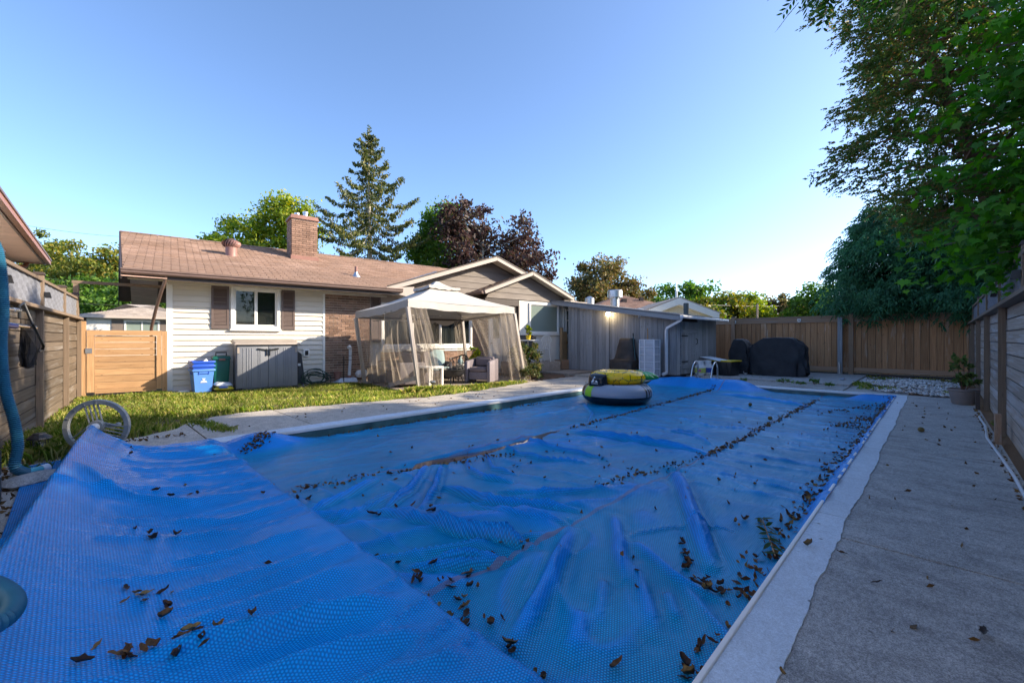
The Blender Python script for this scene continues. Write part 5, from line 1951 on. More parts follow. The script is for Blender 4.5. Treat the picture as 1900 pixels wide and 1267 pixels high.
for k in range(3):
    a = 2 * PI * k / 3 + .4
    MB().tube([Vector((.05 * math.cos(a), .05 * math.sin(a), .42)), Vector((.1 * math.cos(a), .1 * math.sin(a), .2)), Vector((.2 * math.cos(a), .2 * math.sin(a), 0))], .009, 6).build('leg', M['trim'], gs)
MB().lathe([(.13, .41), (.13, .43)], (0, 0, 0), 16).build('tray', M['trim'], gs)
jg = thing('jug', 'small teal jug with a white spout standing on the wire stand', 'jug', (8.0, 10.0, .445))
MB().lathe([(.06, 0), (.095, .05), (.085, .12), (.035, .17), (.03, .22), (.045, .25)], (0, 0, 0), 16).build('body', M['tealcloth'], jg, smooth=True)
MB().tube([Vector((.04, 0, .22)), Vector((.1, 0, .2)), Vector((.09, 0, .1))], .01, 6).build('handle', M['trim'], jg)


# ------------------------------------------------------------------ porch step, table, chair
tag(MB().box(0, 1.75, 0, 1.1, 0, .42).build('porch_step', M['patio'], bevel=.012), kind='structure').location = (10.05, 9.45, 0)
o = bpy.data.objects['porch_step']; o.rotation_euler = (0, 0, -HANG)
bt = thing('bistro_table', 'white round bistro table with pots on it by the big window', 'table', (10.55, 9.62, .42))
MB().lathe([(.36, .70), (.37, .71), (.37, .735), (.35, .74)], (0, 0, 0), 24).build('table_top', M['trim'], bt, smooth=True)
MB().tube([Vector((0, 0, .0)), Vector((0, 0, .7))], .025, 8).build('stem', M['trim'], bt)
for k in range(3):
    a = k * 2 * PI / 3
    MB().tube([Vector((0, 0, .12)), Vector((.2 * math.cos(a), .2 * math.sin(a), .04)), Vector((.27 * math.cos(a), .27 * math.sin(a), .01))], .015, 6).build('leg', M['trim'], bt)
wc = thing('garden_chair', 'white metal garden chair beside the bistro table', 'chair', (11.18, 9.52, .42), R(160))
MB().lathe([(.2, .43), (.21, .45), (.0, .455)], (0, 0, 0), 18).build('seat', M['trim'], wc)
bk = MB()
for k in range(5):
    x = -.16 + .08 * k
    bk.tube([Vector((x, .19, .44)), Vector((x * .8, .27, .86 - .03 * abs(k - 2))) ], .009, 6)
bk.tube([Vector((.2 * math.cos(a), .25 + .02 * math.sin(a), .68 + .2 * math.sin(a))) for a in np.linspace(0, PI, 10)], .012, 6)
bk.build('back', M['trim'], wc)
for sx in (-1, 1):
    for sy in (-1, 1): MB().tube([Vector((sx * .15, sy * .15, .44)), Vector((sx * .19, sy * .2, 0))], .012, 6).build('leg', M['trim'], wc)
    MB().tube([Vector((sx * .2, .2, .66)), Vector((sx * .23, -.1, .64)), Vector((sx * .19, -.17, .44))], .011, 6).build('arm', M['trim'], wc)
M['yellow_pot'] = mat('yellow_pot', (.70, .50, .02), .4, .06, 4)
yp = thing('potted_plant', 'yellow flower pot with yellowing leaves on the bistro table', 'potted plant', (10.43, 9.50, 1.16))
MB().lathe([(.06, 0), (.09, .14), (.095, .15), (.08, .15)], (0, 0, 0), 18).build('pot', M['yellow_pot'], yp, smooth=True)
wp = thing('wicker_pot', 'small dark pot beside the yellow pot on the bistro table', 'pot', (10.78, 9.55, 1.16))
MB().lathe([(.05, 0), (.075, .1), (.08, .11), (.05, .11)], (0, 0, 0), 16).build('pot', M['taupe'], wp, smooth=True)
of = thing('cedar_screen', 'sunlit orange cedar screen and planter between the house end and the shed', 'screen', (12.72, 9.72, .1), R(-8))
for k in range(2):
    plank('board', M['cedar'], of, -.15 + k * .1, -.055 + k * .1, -.012, .012, 0, 1.35 - .0 * k)
plank('post', M['cedar'], of, -.25, -.16, -.04, .05, 0, 1.5)
plank('rail', M['cedar'], of, -.25, .06, -.04, -.013, .9, 1.0)
pb = thing('planter_box', 'small weathered wood planter box at the foot of the cedar screen', 'planter', (12.25, 9.52, .10), R(-8))
for k in range(3): plank('board', M['cedar_dark'], pb, -.2, .2, -.18, -.16, .02 + k * .11, .125 + k * .11)
plank('side', M['cedar_dark'], pb, -.2, -.18, -.158, .18, .02, .34); plank('side', M['cedar_dark'], pb, .18, .2, -.158, .18, .02, .34)
MB().box(-.178, .178, -.158, .178, .02, .30).build('earth', M['dirt'], pb)


# ------------------------------------------------------------------ by the shed
M['bag_dark'] = mat('dark_brown_cover', (.045, .036, .032), .6, .3, 4, bump=.6, bscale=9)
cvc = thing('covered_chair', 'tall dark brown covered chair against the grey shed boards', 'covered chair', (12.20, 7.02, .09), R(0))
V = []
nn = 22
levels = [(0, .34, .42, 0), (.12, .36, .44, 0), (.30, .36, .45, 0), (.42, .33, .43, .02), (.46, .22, .36, .10), (.7, .18, .30, .13), (.95, .15, .27, .15), (1.08, .13, .25, .16), (1.12, .08, .2, .16)]
for z, rx, ry, ox in levels:
    for k in range(nn):
        a = 2 * PI * k / nn
        w = 1 + .07 * math.sin(5 * a + z * 7) + .05 * math.sin(9 * a - z * 11)
        sq = lambda v: math.copysign(abs(v) ** .6, v)
        V.append((ox + rx * sq(math.cos(a)) * w * .8, ry * sq(math.sin(a)) * w, z))
b = MB().add(V, [(i * nn + k, i * nn + (k + 1) % nn, (i + 1) * nn + (k + 1) % nn, (i + 1) * nn + k) for i in range(len(levels) - 1) for k in range(nn)] + [tuple((len(levels) - 1) * nn + k for k in range(nn))])
b.build('cover', M['bag_dark'], cvc, smooth=True, ang=60)
MB().tube([Vector((-.28, -.36, .42)), Vector((-.30, 0, .43)), Vector((-.28, .36, .42))], .012, 6).build('strap', M['black_plastic'], cvc)

dt = thing('drawer_tower', 'clear plastic drawer tower with white frame standing by the shed', 'drawers', (12.12, 6.12, .06), R(0))
M['clear_plastic'] = glassmat('clear_drawer_plastic', (.55, .6, .68), .72, .3)
M['white_plastic'] = mat('white_plastic', (.70, .72, .76), .4, .04, 4)
for k in range(6):
    z = k * .218
    MB().box(-.19, .20, -.24, .24, z, z + .022).build('shelf', M['white_plastic'], dt, bevel=.004)
for x in (-.185, .185):
    for y in (-.232, .07, .232):
        if x > 0 and y == .07: continue
        MB().box(x - .012, x + .012, y - .012, y + .012, .02, 1.10).build('frame', M['white_plastic'], dt)
cols = [(.45, .16, .16), (.25, .3, .45), (.5, .5, .5), (.15, .3, .45), (.35, .3, .25)]
for k in range(5):
    z = .024 + k * .218
    o = MB().box(-.18, .17, -.215, .215, z, z + .185).build('drawer', M['clear_plastic'], dt, bevel=.006)
    for j in range(3):
        MB().ball((rnd.uniform(-.08, .08), -.14 + j * .14, z + .06), .05, .055, rnd.uniform(.03, .06), 8, 6).build('contents', mat('drawer_contents', cols[(k * 2 + j) % 5], .7), o, smooth=True)
br = MB().tube([Vector((0, 0, 0)), Vector((.0, .02, 1.45))], .016, 8).build('broom_handle', M['cedar'])
br.location = (12.38, 6.30, .06)
tag(br, 'wooden broom handle standing behind the drawer tower', 'broom handle')
rk = thing('garden_rake', 'thin dark teal handled rake leaning between covered chair and drawers', 'rake', (12.12, 6.55, .06))
MB().tube([Vector((0, 0, .05)), Vector((.2, .22, 1.20))], .014, 8).build('shaft', mat('teal_handle', (.02, .08, .10), .4), rk)
MB().tube([Vector((.2, .22, 1.20)), Vector((.22, .24, 1.30))], .018, 8).build('grip', M['black_plastic'], rk)
MB().bar((-.03, -.12, .05), (.02, .10, .03), .03, .05).build('head', mat('blue_rake_plastic', (.02, .15, .45), .4), rk)
for k, (y, zz) in enumerate(((6.62, 1.10), (6.50, 1.11))):
    o = MB().box(-.04, .0, -.03, .03, -.03, .03).build('tap', M['steel'], shed, bevel=.008)
    o.location = (12.46, y, zz)

M['tank'] = mat('white_tank_paint', (.66, .67, .70), .35, .05, 4)


def tank(loc, rz, mband, label):
    t = thing('propane_tank', label, 'propane tank', loc, rz, 'propane tanks by the shed')
    MB().lathe([(.11, .0), (.11, .03), (.10, .03), (.14, .05), (.153, .09), (.155, .20), (.153, .26), (.135, .31), (.09, .335), (.03, .345)], (0, 0, 0), 24).build('body', M['tank'], t, smooth=True)
    MB().lathe([(.1565, .09), (.1565, .235)], (0, 0, 0), 24).build('band', mband, t, smooth=True)
    c = MB()
    n_ = 20
    for k in range(n_):
        a0, a1 = 2 * PI * k / n_, 2 * PI * (k + 1) / n_
        op = k % 10 in (3, 4, 5)
        for z0, z1 in (((.33, .36), (.435, .455)) if op else ((.33, .455),)):
            c.hexa([(r * math.cos(a), r * math.sin(a), z) for z in (z0, z1) for r, a in ((.095, a0), (.105, a0), (.105, a1), (.095, a1))])
    c.build('collar', M['tank'], t)
    MB().lathe([(.02, .34), (.025, .36), (.02, .39), (.03, .40), (.03, .42)], (0, 0, 0), 10).build('valve', M['galv'], t)
    return t


M['band_y'] = mat('yellow_green_label', (.52, .55, .06), .5, .15, 14, col2=(.42, .50, .18))
M['band_b'] = mat('blue_label', (.02, .06, .32), .5, .1, 5)
t1 = tank((13.32, 5.09, .078), R(20), M['band_y'], 'propane tank with yellow green label, standing by the shed door')
MB().hexa([(-.158, .06, .13), (-.158, -.04, .13), (-.15, -.04, .13), (-.15, .06, .13), (-.158, .03, .19), (-.158, -.01, .19), (-.15, -.01, .19), (-.15, .03, .19)]).build('print', mat('magenta_print', (.45, .04, .2), .5), t1)
tank((13.62, 4.98, .078), R(20), M['band_b'], 'propane tank with dark blue label beside the black tote')
tb = thing('storage_tote', 'black storage tote with yellow lid beside the shed door', 'tote', (14.05, 4.62, .078), R(-12))
MB().hexa([(-.24, -.30, 0), (.24, -.30, 0), (.24, .30, 0), (-.24, .30, 0), (-.28, -.35, .42), (.28, -.35, .42), (.28, .35, .42), (-.28, .35, .42)]).build('body', M['black_plastic'], tb, bevel=.02)
MB().box(-.30, .30, -.37, .37, .42, .46).build('lid', M['yellow_pot'], tb, bevel=.012)
for y in (-.2, 0, .2): MB().hexa([(-.262, y - .02, .05), (-.262, y + .02, .05), (-.24, y + .02, .05), (-.24, y - .02, .05), (-.29, y - .02, .4), (-.29, y + .02, .4), (-.26, y + .02, .4), (-.26, y - .02, .4)]).build('rib', M['black_plastic'], tb)
o = MB().box(-.24, .24, -.36, .36, 0, .02).build('loose_board', M['coping'], bevel=.004)
o.location = (14.02, 4.92, .56); o.rotation_euler = (R(8), 0, R(-20))
tag(o, 'pale speckled board lying tilted on the yellow tote lid', 'board')

# covered grills
gc = thing('covered_grill', 'long low grill under a black cover in front of the board fence', 'covered grill', (15.0, 3.42, .075), R(2))
prof = [(-.78, .55), (-.76, .80), (-.70, .90), (-.45, 1.12), (-.36, 1.16), (.30, 1.16), (.40, 1.12), (.66, .92), (.74, .84), (.77, .55)]


def drape(parent, W, D, H, hp, name='cover', seed=0, n=40, m=14):
    "cloth over a frame: outline in plan (W x D, rounded), height given by hp(y)"
    V = []
    for j in range(m + 1):
        t = j / m
        for k in range(n):
            a = 2 * PI * k / n
            sq = lambda v: math.copysign(abs(v) ** .42, v)
            y = W / 2 * sq(math.cos(a)); x = D / 2 * sq(math.sin(a))
            top = hp(y)
            z = .05 + (top - .05) * min(1, t / .72)
            if t > .72:
                s = (t - .72) / .28
                x *= 1 - s; z = top + .0 * s
                y *= 1 - .12 * s
                z = hp(y)
            fl = 1 + (.05 * math.sin(7 * a + seed) + .03 * math.sin(13 * a + 2 * seed)) * max(0, 1 - t / .72) ** 1.2
            w = (.016 * math.sin(6 * a + 9 * t + seed) + .014 * math.sin(11 * a - 13 * t + 2 * seed) + .010 * math.sin(17 * a + 7 * t)) * (1 if t < .72 else .5)
            V.append((x * fl + w, y * fl + w, z + .014 * math.sin(5 * a + 4 * t) - (.05 + .05 * math.sin(3 * a + seed)) * (t == 0) + (.09 * max(0, math.sin(2.0 * a + 1.2)) * max(0, 1 - 4 * t))))
    F = [(j * n + k, j * n + (k + 1) % n, (j + 1) * n + (k + 1) % n, (j + 1) * n + k) for j in range(m) for k in range(n)]
    return MB().add(V, F).build(name, M['blackcloth'], parent, smooth=True, ang=50)


def hp1(y): return float(np.interp(-y, [-.78, -.66, -.40, -.30, .36, .45, .62, .74, .78], [.80, .92, 1.10, 1.145, 1.145, 1.12, 1.0, .86, .74]))
drape(gc, 1.5, .62, 1.15, hp1, seed=1)
MB().box(-.2, .2, -.5, .5, .0, .08).build('cart', M['black_metal'], gc)
sm = thing('covered_smoker', 'narrow rounded smoker under a black cover beside the long covered grill', 'covered grill', (15.15, 4.48, .075))
def hp2(y): return .62 + .52 * math.sqrt(max(0, 1 - (y / .34) ** 2)) if abs(y) < .34 else .62
drape(sm, .66, .62, 1.15, lambda y: 1.16 - .9 * (y / .34) ** 2 * .6, seed=4, n=30)
MB().lathe([(.06, -.015), (.06, .015)], (-.28, -.2, .06), 14, 'x').build('wheel', M['white_plastic'], sm)
MB().lathe([(.25, 0), (.25, .1)], (0, 0, 0), 14).build('base', M['black_metal'], sm)

# pool ladder
ld = thing('pool_ladder', 'two bright steel ladder rails standing at the far end of the pool', 'pool ladder', (0, 0, 0))
for yy in (4.80, 4.27):
    pts = [Vector((11.78, yy, -.5)), Vector((11.86, yy, .0)), Vector((11.99, yy, .33)), Vector((12.06, yy, .47)), Vector((12.15, yy, .54)), Vector((12.25, yy, .55)), Vector((12.34, yy, .5)), Vector((12.39, yy, .4)), Vector((12.40, yy, .02))]
    r = MB().tube(pts, .023, 12).build('rail', M['steel'], ld, smooth=True)
    MB().lathe([(.05, 0), (.05, .015), (.025, .03)], (12.40, yy, .03), 14).build('escutcheon', M['steel'], r)
for z in (-.18, -.42):
    MB().box(11.74, 11.86, 4.27, 4.80, z - .015, z + .015).build('step', M['white_plastic'], ld)

# ------------------------------------------------------------------ floats on the cover
fz = -.085
FC = Vector((7.80, 4.66, fz))
M['tube_grey'] = mat('grey_vinyl', (.30, .33, .40), .3, .05, 4, spec=.6)
M['tube_black'] = mat('black_vinyl', (.012, .013, .018), .25, .1, 4, spec=.6)
M['tube_green'] = mat('lime_vinyl', (.30, .62, .03), .3, .05, 4)
fl2 = thing('swim_ring', 'grey and black inflatable ring with lime panel lying on the pool cover', 'inflatable ring', FC, math.atan2(-FC.y, -FC.x))
RO, RT = .50, .20


def torus_part(a0, a1, b0, b1, n, m, R0=RO, r0=RT, eps=0.0, sx=1.0, sz=.95):
    V = []
    for i in range(n + 1):
        a = a0 + (a1 - a0) * i / n
        for j in range(m + 1):
            b_ = b0 + (b1 - b0) * j / m
            rr = R0 + (r0 + eps) * math.cos(b_)
            V.append((rr * math.cos(a) * sx, rr * math.sin(a), r0 * sz + (r0 + eps) * sz * math.sin(b_)))
    return V, [(i * (m + 1) + j, (i + 1) * (m + 1) + j, (i + 1) * (m + 1) + j + 1, i * (m + 1) + j + 1) for i in range(n) for j in range(m)]


MB().add(*torus_part(0, 2 * PI, 0, 2 * PI, 64, 28)).build('ring', M['tube_grey'], fl2, smooth=True, ang=180)
MB().add(*torus_part(0, 2 * PI, R(-120), R(-12), 64, 12, eps=.003)).build('base_band', M['tube_black'], fl2, smooth=True, ang=180)
# local +X looks at the camera; lime panel at the left of it
MB().add(*torus_part(R(-62), R(-44), R(-14), R(110), 8, 14, eps=.004)).build('panel', M['tube_green'], fl2, smooth=True, ang=180)
MB().add(*torus_part(R(-82), R(-66), R(-14), R(110), 8, 14, eps=.004)).build('panel', M['tube_black'], fl2, smooth=True, ang=180)
for a in (52, 60, 68):
    MB().add(*torus_part(R(a), R(a + 3.5), R(-14), R(100), 4, 14, eps=.004)).build('stripe', M['tube_black'], fl2, smooth=True, ang=180)
MB().lathe([(.022, 0), (.022, .02), (.012, .025)], (.52, -.06, .372), 12).build('valve', M['tube_black'], fl2)
hr = pillow(MB(), .40, .30, .26, 14, seed=0).build('headrest', M['tube_black'], fl2, smooth=True)
hr.location = (.36, -.36, .44); hr.rotation_euler = (R(90), 0, R(62))
# emblem: white mountain triangle and a bar of small letters below, on the headrest's outer side
eb = MB()
eb.prism([(-.075, -.015, .136), (.075, -.015, .136), (.0, .105, .128)], (0, 0, .004))
e = eb.build('emblem', M['print'], hr)
MB().prism([(-.028, -.008, .141), (.028, -.008, .141), (.012, .03, .139), (-.004, .018, .139)], (0, 0, .003)).build('peak', M['tube_black'], e)
lt = MB()
for k in range(10):
    x = -.07 + k * .0145
    lt.box(x, x + .010, -.045, -.032, .131, .1385)
lt.build('lettering', M['print'], e)

M['pine_y'] = None
n = NT('yellow_pineapple_vinyl')
v = n.coords(rand=False)
vo = n.n("ShaderNodeTexVoronoi", feature='DISTANCE_TO_EDGE')
vo.inputs["Scale"].default_value = 6.5
vo.inputs["Randomness"].default_value = .45
n.l(v, vo.inputs["Vector"])
c = n.ramp(n.noise(v, 4, 3), [(.3, (1.0, .52, .002)), (.7, (1.0, .66, .006))])
gx = n.noise(v, 12, 3)
edge = n.math('MULTIPLY', n.ramp(vo.outputs["Distance"], [(.03, 1), (.06, 0)]), n.ramp(gx, [(.42, 0), (.5, 1)]))
c = n.mix(edge, c, (.12, .06, .01))
M['pine_y'] = n.done(n.bsdf(c, .22, 0, .6))
M['pine_g'] = mat('green_vinyl', (.02, .30, .05), .25, .2, 5, spec=.6)
rgt = Vector((sa, -ca, 0)); fwd = Vector((ca, sa, 0))
pc = FC + rgt * .05 + fwd * .10 + Vector((0, 0, .355))
pf = thing('pineapple_float', 'yellow pineapple shaped inflatable with green leaf crown lying on the grey ring', 'inflatable', pc, math.atan2(rgt.y, rgt.x))
# local X points to the right of the picture
MB().add(*torus_part(0, 2 * PI, 0, 2 * PI, 56, 24, .335, .145, sx=1.2, sz=.92)).build('ring', M['pine_y'], pf, smooth=True, ang=180)
cr = MB()
for ang_, L, w, up_ in ((0, .42, .14, .05), (28, .32, .12, .06), (-28, .32, .12, .05), (50, .24, .10, .1), (-50, .24, .10, .08)):
    a = R(ang_)
    V = []
    n_ = 10
    for i in range(9):
        t = i / 8
        c_ = Vector((.40 + 1.1 * L * t * math.cos(a), .12 * math.sin(a) + L * t * math.sin(a) * .8, .14 + up_ * math.sin(PI * t * .8) - .06 * t))
        w_ = w * (math.sin(PI * (.15 + .85 * t)) ** .8) + .002
        for k in range(n_):
            b_ = 2 * PI * k / n_
            V.append(c_ + Vector((-math.sin(a), math.cos(a), 0)) * (w_ * math.cos(b_)) + Vector((0, 0, .65 * w_ * math.sin(b_))))
    cr.add(V, [(i * n_ + k, i * n_ + (k + 1) % n_, (i + 1) * n_ + (k + 1) % n_, (i + 1) * n_ + k) for i in range(8) for k in range(n_)])
cr.build('leaf_crown', M['pine_g'], pf, smooth=True, ang=180)
MB().tube([Vector((.07 * math.cos(a), -.46 + .02 * math.sin(a), .10 + .035 * math.sin(a))) for a in np.linspace(0, PI, 9)], .012, 6).build('grab_handle', M['tube_black'], pf)

# ------------------------------------------------------------------ left edge: hose, net, lantern
n = NT('blue_corrugated_hose')
M['hose_blue'] = mat('teal_blue_hose', (.02, .115, .19), .45, .2, 5, spec=.4)


def corrugated(pts, r, pitch=.011, dpt=.14):
    "smooth path resampled into ribs"
    P = [Vector(p) for p in pts]
    C_ = []
    for i in range(len(P) - 1):
        p0, p1, p2, p3 = P[max(0, i - 1)], P[i], P[i + 1], P[min(len(P) - 1, i + 2)]
        for k in range(24):
            t = k / 24
            C_.append(.5 * ((2 * p1) + (p2 - p0) * t + (2 * p0 - 5 * p1 + 4 * p2 - p3) * t * t + (3 * p1 - p0 - 3 * p2 + p3) * t ** 3))
    C_.append(P[-1])
    L = [0]
    for a, b_ in zip(C_[:-1], C_[1:]): L.append(L[-1] + (b_ - a).length)
    n_ = int(L[-1] / pitch) * 2
    out = []; rs = []
    j = 0
    for i in range(n_ + 1):
        s = L[-1] * i / n_
        while j < len(L) - 2 and L[j + 1] < s: j += 1
        t = (s - L[j]) / max(1e-6, L[j + 1] - L[j])
        out.append(C_[j].lerp(C_[j + 1], t)); rs.append(r * (1 if i % 2 else 1 - dpt))
    return out, rs


hs = thing('vacuum_hose', 'teal ribbed pool hose hanging in a loop down the plank fence', 'hose', (0, 0, 0))
pts = [(-.66, 5.0, 2.05), (-.52, 5.35, 2.06), (-.44, 5.52, 1.92), (-.41, 5.54, 1.5), (-.42, 5.55, 1.15), (-.40, 5.53, .8), (-.345, 5.49, .5), (-.325, 5.47, .3), (-.34, 5.45, .14), (-.28, 5.52, .06)]
P, rs = corrugated(pts, .040, .016, .18)
MB().tube(P, rs, 14).build('hose', M['hose_blue'], hs, smooth=True)
MB().tube([Vector((-.28, 5.52, .06)), Vector((-.20, 5.62, .05))], .03, 12).build('cuff', mat('cyan_cuff', (.10, .42, .50), .4), hs, smooth=True)
MB().tube([Vector((-.20, 5.62, .05)), Vector((-.16, 5.66, .05))], .036, 12).build('end_ring', M['white_plastic'], hs, smooth=True)
MB().bar((-.72, 5.05, 2.02), (-.50, 5.3, 2.0), .03, .03).build('hook', M['black_metal'], hs)
hs2 = thing('vacuum_hose', 'short bend of teal ribbed hose lying on the blue cover at the picture edge', 'hose', (0, 0, 0))
pts = [G(u, v, z) for u, v, z in ((-160, 1030, .36), (-70, 1065, .40), (0, 1090, .42), (26, 1118, .42), (4, 1150, .42), (-60, 1172, .42), (-160, 1185, .38))]
P, rs = corrugated(pts, .027, .013, .2)
MB().tube(P, rs, 16).build('hose', M['hose_blue'], hs2, smooth=True)

nets = thing('skimmer_net', 'black leaf skimmer net on a steel pole hung along the plank fence', 'pool net', (0, 0, 0))
fd = (LB - LA).normalized(); fn = Vector((fd.y, -fd.x, 0))


def onf(u, v, off=.13):
    "point on the left fence, off metres into the yard"
    x, y, q = ray(u, v)
    nx, ny = fn.x, fn.y
    k = ((LA.x + fn.x * off) * nx + (LA.y + fn.y * off) * ny) / (x * nx + y * ny)
    return Vector((k * x, k * y, CAMH + k * q))


p0, p1 = onf(-60, 592, .18), onf(66, 608, .18)
MB().tube([p0, p1], .019, 10).build('pole', M['steel'], nets, smooth=True)
MB().tube([onf(8, 603, .18), onf(28, 605, .18)], .026, 10).build('grip', mat('blue_grip', (.01, .03, .2), .4), nets, smooth=True)
q_ = [onf(36, 590), onf(36, 567), onf(44, 562), onf(60, 600, .2), onf(81, 642, .22), onf(78, 650, .2), onf(72, 652, .2)]
MB().tube(q_, .013, 8).build('hoop', M['black_plastic'], nets, smooth=True)
n = NT('black_net_mesh')
d_ = n.bsdf((.012, .012, .014), .8, 0, .2)
t_ = n.n("ShaderNodeBsdfTransparent")
mx = n.n("ShaderNodeMixShader"); mx.inputs[0].default_value = .62
n.l(t_.outputs[0], mx.inputs[1]); n.l(d_, mx.inputs[2])
M['blacknet'] = n.done(mx.outputs[0])
top = [onf(37, 575), onf(45, 566), onf(58, 596, .2), onf(76, 634, .22), onf(72, 650, .18), onf(38, 600, .12)]
bot = [onf(40, 676, .14), onf(46, 682, .15), onf(54, 684, .2), onf(62, 676, .22), onf(58, 680, .17), onf(42, 680, .12)]
V = []
k6 = len(top)
for j in range(7):
    t = j / 6
    for i in range(k6 * 3):
        a = i / 3; i0 = int(a) % k6; i1 = (i0 + 1) % k6; f = a - int(a)
        p = top[i0].lerp(top[i1], f).lerp(bot[i0].lerp(bot[i1], f), t)
        V.append(p + fn * (.03 * math.sin(i * 2.1 + j)) * t)
kk_ = k6 * 3
MB().add(V, [(j * kk_ + i, j * kk_ + (i + 1) % kk_, (j + 1) * kk_ + (i + 1) % kk_, (j + 1) * kk_ + i) for j in range(6) for i in range(kk_)] + [tuple(6 * kk_ + i for i in range(kk_))]).build('net_bag', M['blacknet'], nets, smooth=True)
pl = thing('pool_pole', 'bare steel telescopic pole hung above the skimmer net pole', 'pole', (0, 0, 0))
MB().tube([onf(-60, 564, .12), onf(36, 576, .12)], .017, 10).build('pole', M['steel'], pl, smooth=True)
MB().tube([onf(24, 574.5, .12), onf(36, 576, .12)], .021, 10).build('cap', M['galv'], pl, smooth=True)

sl = thing('solar_lantern', 'black solar lantern with hipped cap standing in the grass by the reel wheel', 'lantern', (-.24, 6.46, 0))
MB().lathe([(.07, .0), (.075, .01), (.06, .03), (.055, .035)], (0, 0, .02), 12).build('base', M['black_metal'], sl)
MB().lathe([(.045, .04), (.05, .15)], (0, 0, .02), 12).build('glass', glassmat('lantern_glass', (.3, .3, .3), .4), sl)
for k in range(8):
    a = 2 * PI * k / 8
    MB().tube([Vector((.055 * math.cos(a), .055 * math.sin(a), .05)), Vector((.062 * math.cos(a), .062 * math.sin(a), .18))], .005, 4).build('bar', M['black_metal'], sl)
MB().lathe([(.055, .165), (.095, .17), (.09, .185), (.05, .215), (.045, .225)], (0, 0, .02), 12).build('cap', M['black_metal'], sl)
s2 = thing('solar_light', 'small black solar stake light in the grass before the gazebo', 'stake light', G(803, 729, 0))
MB().tube([Vector((0, 0, 0)), Vector((0, 0, .22))], .012, 6).build('stake', M['black_plastic'], s2)
MB().lathe([(.03, .20), (.04, .215), (.07, .235), (.072, .25), (.05, .27), (.0, .275)], (0, 0, 0), 14).build('cap', M['galv'], s2, smooth=True)
ps = thing('wood_stake', 'short black post standing at the picture edge below the hanging hose', 'stake', (-.40, 4.86, 0))
plank('stake', M['black_plastic'], ps, -.03, .03, -.04, .04, 0, .38)
plank('tie', M['galv'], ps, -.034, .034, -.044, .044, .20, .21)
o = pillow(MB(), .42, .24, .10, seed=7).build('edging_stone', M['deck_dark'], smooth=True)
o.location = (-.22, 5.35, .03); o.rotation_euler = (0, 0, .5)
tag(o, 'flat grey edging stone at the foot of the hanging hose', 'stone')

# ------------------------------------------------------------------ right side: pot, pipe, fallen walnuts
M['pot_brown'] = mat('taupe_pot', (.22, .18, .165), .6, .1, 4)
pt = thing('potted_plant', 'leggy tomato plant in a taupe pot in the corner by the grey fence', 'potted plant', (11.38, -.36, 0))
MB().lathe([(.14, 0), (.155, .02), (.195, .24), (.215, .25), (.215, .285), (.195, .285), (.185, .25)], (0, 0, 0), 28).build('pot', M['pot_brown'], pt, smooth=True)
MB().lathe([(.0, .255), (.186, .255)], (0, 0, 0), 20).build('earth', M['dirt'], pt)
wpv = thing('white_pipe', 'thin white plastic pipe lying along the foot of the grey fence', 'pipe', (0, 0, 0))
pts = [Vector((3.5, -.50, .02)), Vector((4.6, -.49, .02)), Vector((5.6, -.47, .02)), Vector((6.5, -.46, .02)), Vector((7.6, -.45, .02)), Vector((8.6, -.47, .02)), Vector((9.6, -.46, .02))]
MB().tube([p + Vector((0, .015 * math.sin(i * 2), 0)) for i, p in enumerate(pts)], .013, 8).build('pipe', M['pvc'], wpv, smooth=True)
M['walnut'] = mat('green_brown_walnut', (.13, .10, .035), .7, .4, 5, bump=.4, bscale=12)
for k, (u, v, z0, lab) in enumerate(((1709, 801, 0, 'round brown walnut husk lying alone on the concrete walk'), (1843, 787, 0, 'green walnut husk at the foot of the grey fence'), (1850, 792, 0, 'brown walnut husk touching a green one by the fence'), (1392, 753, -.085, 'round walnut husk on the far end of the pool cover'), (1429, 779, -.085, 'green walnut husk on the leafy seam of the pool cover'))):
    p = G(u, v, z0)
    o = MB().ball((0, 0, .03), .034, .034, .032, 12, 8).build('walnut', M['walnut'], smooth=True)
    o.location = p
    tag(o, lab, 'walnut', 'fallen walnuts')
o = pillow(MB(), .24, .12, .05, seed=9).build('grey_cloth', M['tube_grey'], smooth=True)
o.location = G(1563, 703, .095)
tag(o, 'small grey bottle shaped float on the ground by the loose post', 'float')
o = pillow(MB(), .30, .16, .06, seed=3).build('paving_brick', M['deck_dark'], smooth=True)
o.location = G(1237, 702, .05)
tag(o, 'loose grey paving brick on the far pool deck behind the pineapple float', 'brick')

# ================================================================== NEIGHBOURS
# next-door eave over the left fence
nh = thing('neighbour_house', 'neighbouring house corner with pinkish soffit and brown gutter above the left fence', 'house', (-.72, 8.4, 0), math.atan2(15.0 - 8.4, -.46 + .72) - PI / 2)
# local Y runs along its eave, -X is away from the yard
Ly = 6.62
MB().box(-3.4, -.62, -9, Ly - .55, 0, 2.96).build('wall', M['stucco'], nh)
b = MB()
b.prism([(.0, -9, 3.02), (.0, Ly, 3.02), (-3.2, Ly - 3.2, 4.05), (-3.2, -9, 4.05)], (0, 0, .06))
b.prism([(.0, Ly, 3.02), (-6.4, Ly, 3.02), (-3.2, Ly - 3.2, 4.05)], (0, 0, .06))
b.build('roof', M['shingle_dark'], nh)
M['gutter_copper'] = mat('copper_brown_gutter', (.33, .15, .09), .35, .1, 4)
for i in range(26):
    y0 = Ly - .02 - (i + 1) * .30
    plank('soffit_panel', M['soffit_pink'], nh, -.62, -.03, y0 + .002, y0 + .298, 2.965, 2.975)
for i in range(6):
    plank('soffit_panel', M['soffit_pink'], nh, -.66 - (i + 1) * .3, -.662 - i * .3, Ly - .55, Ly - .04, 2.965, 2.975)
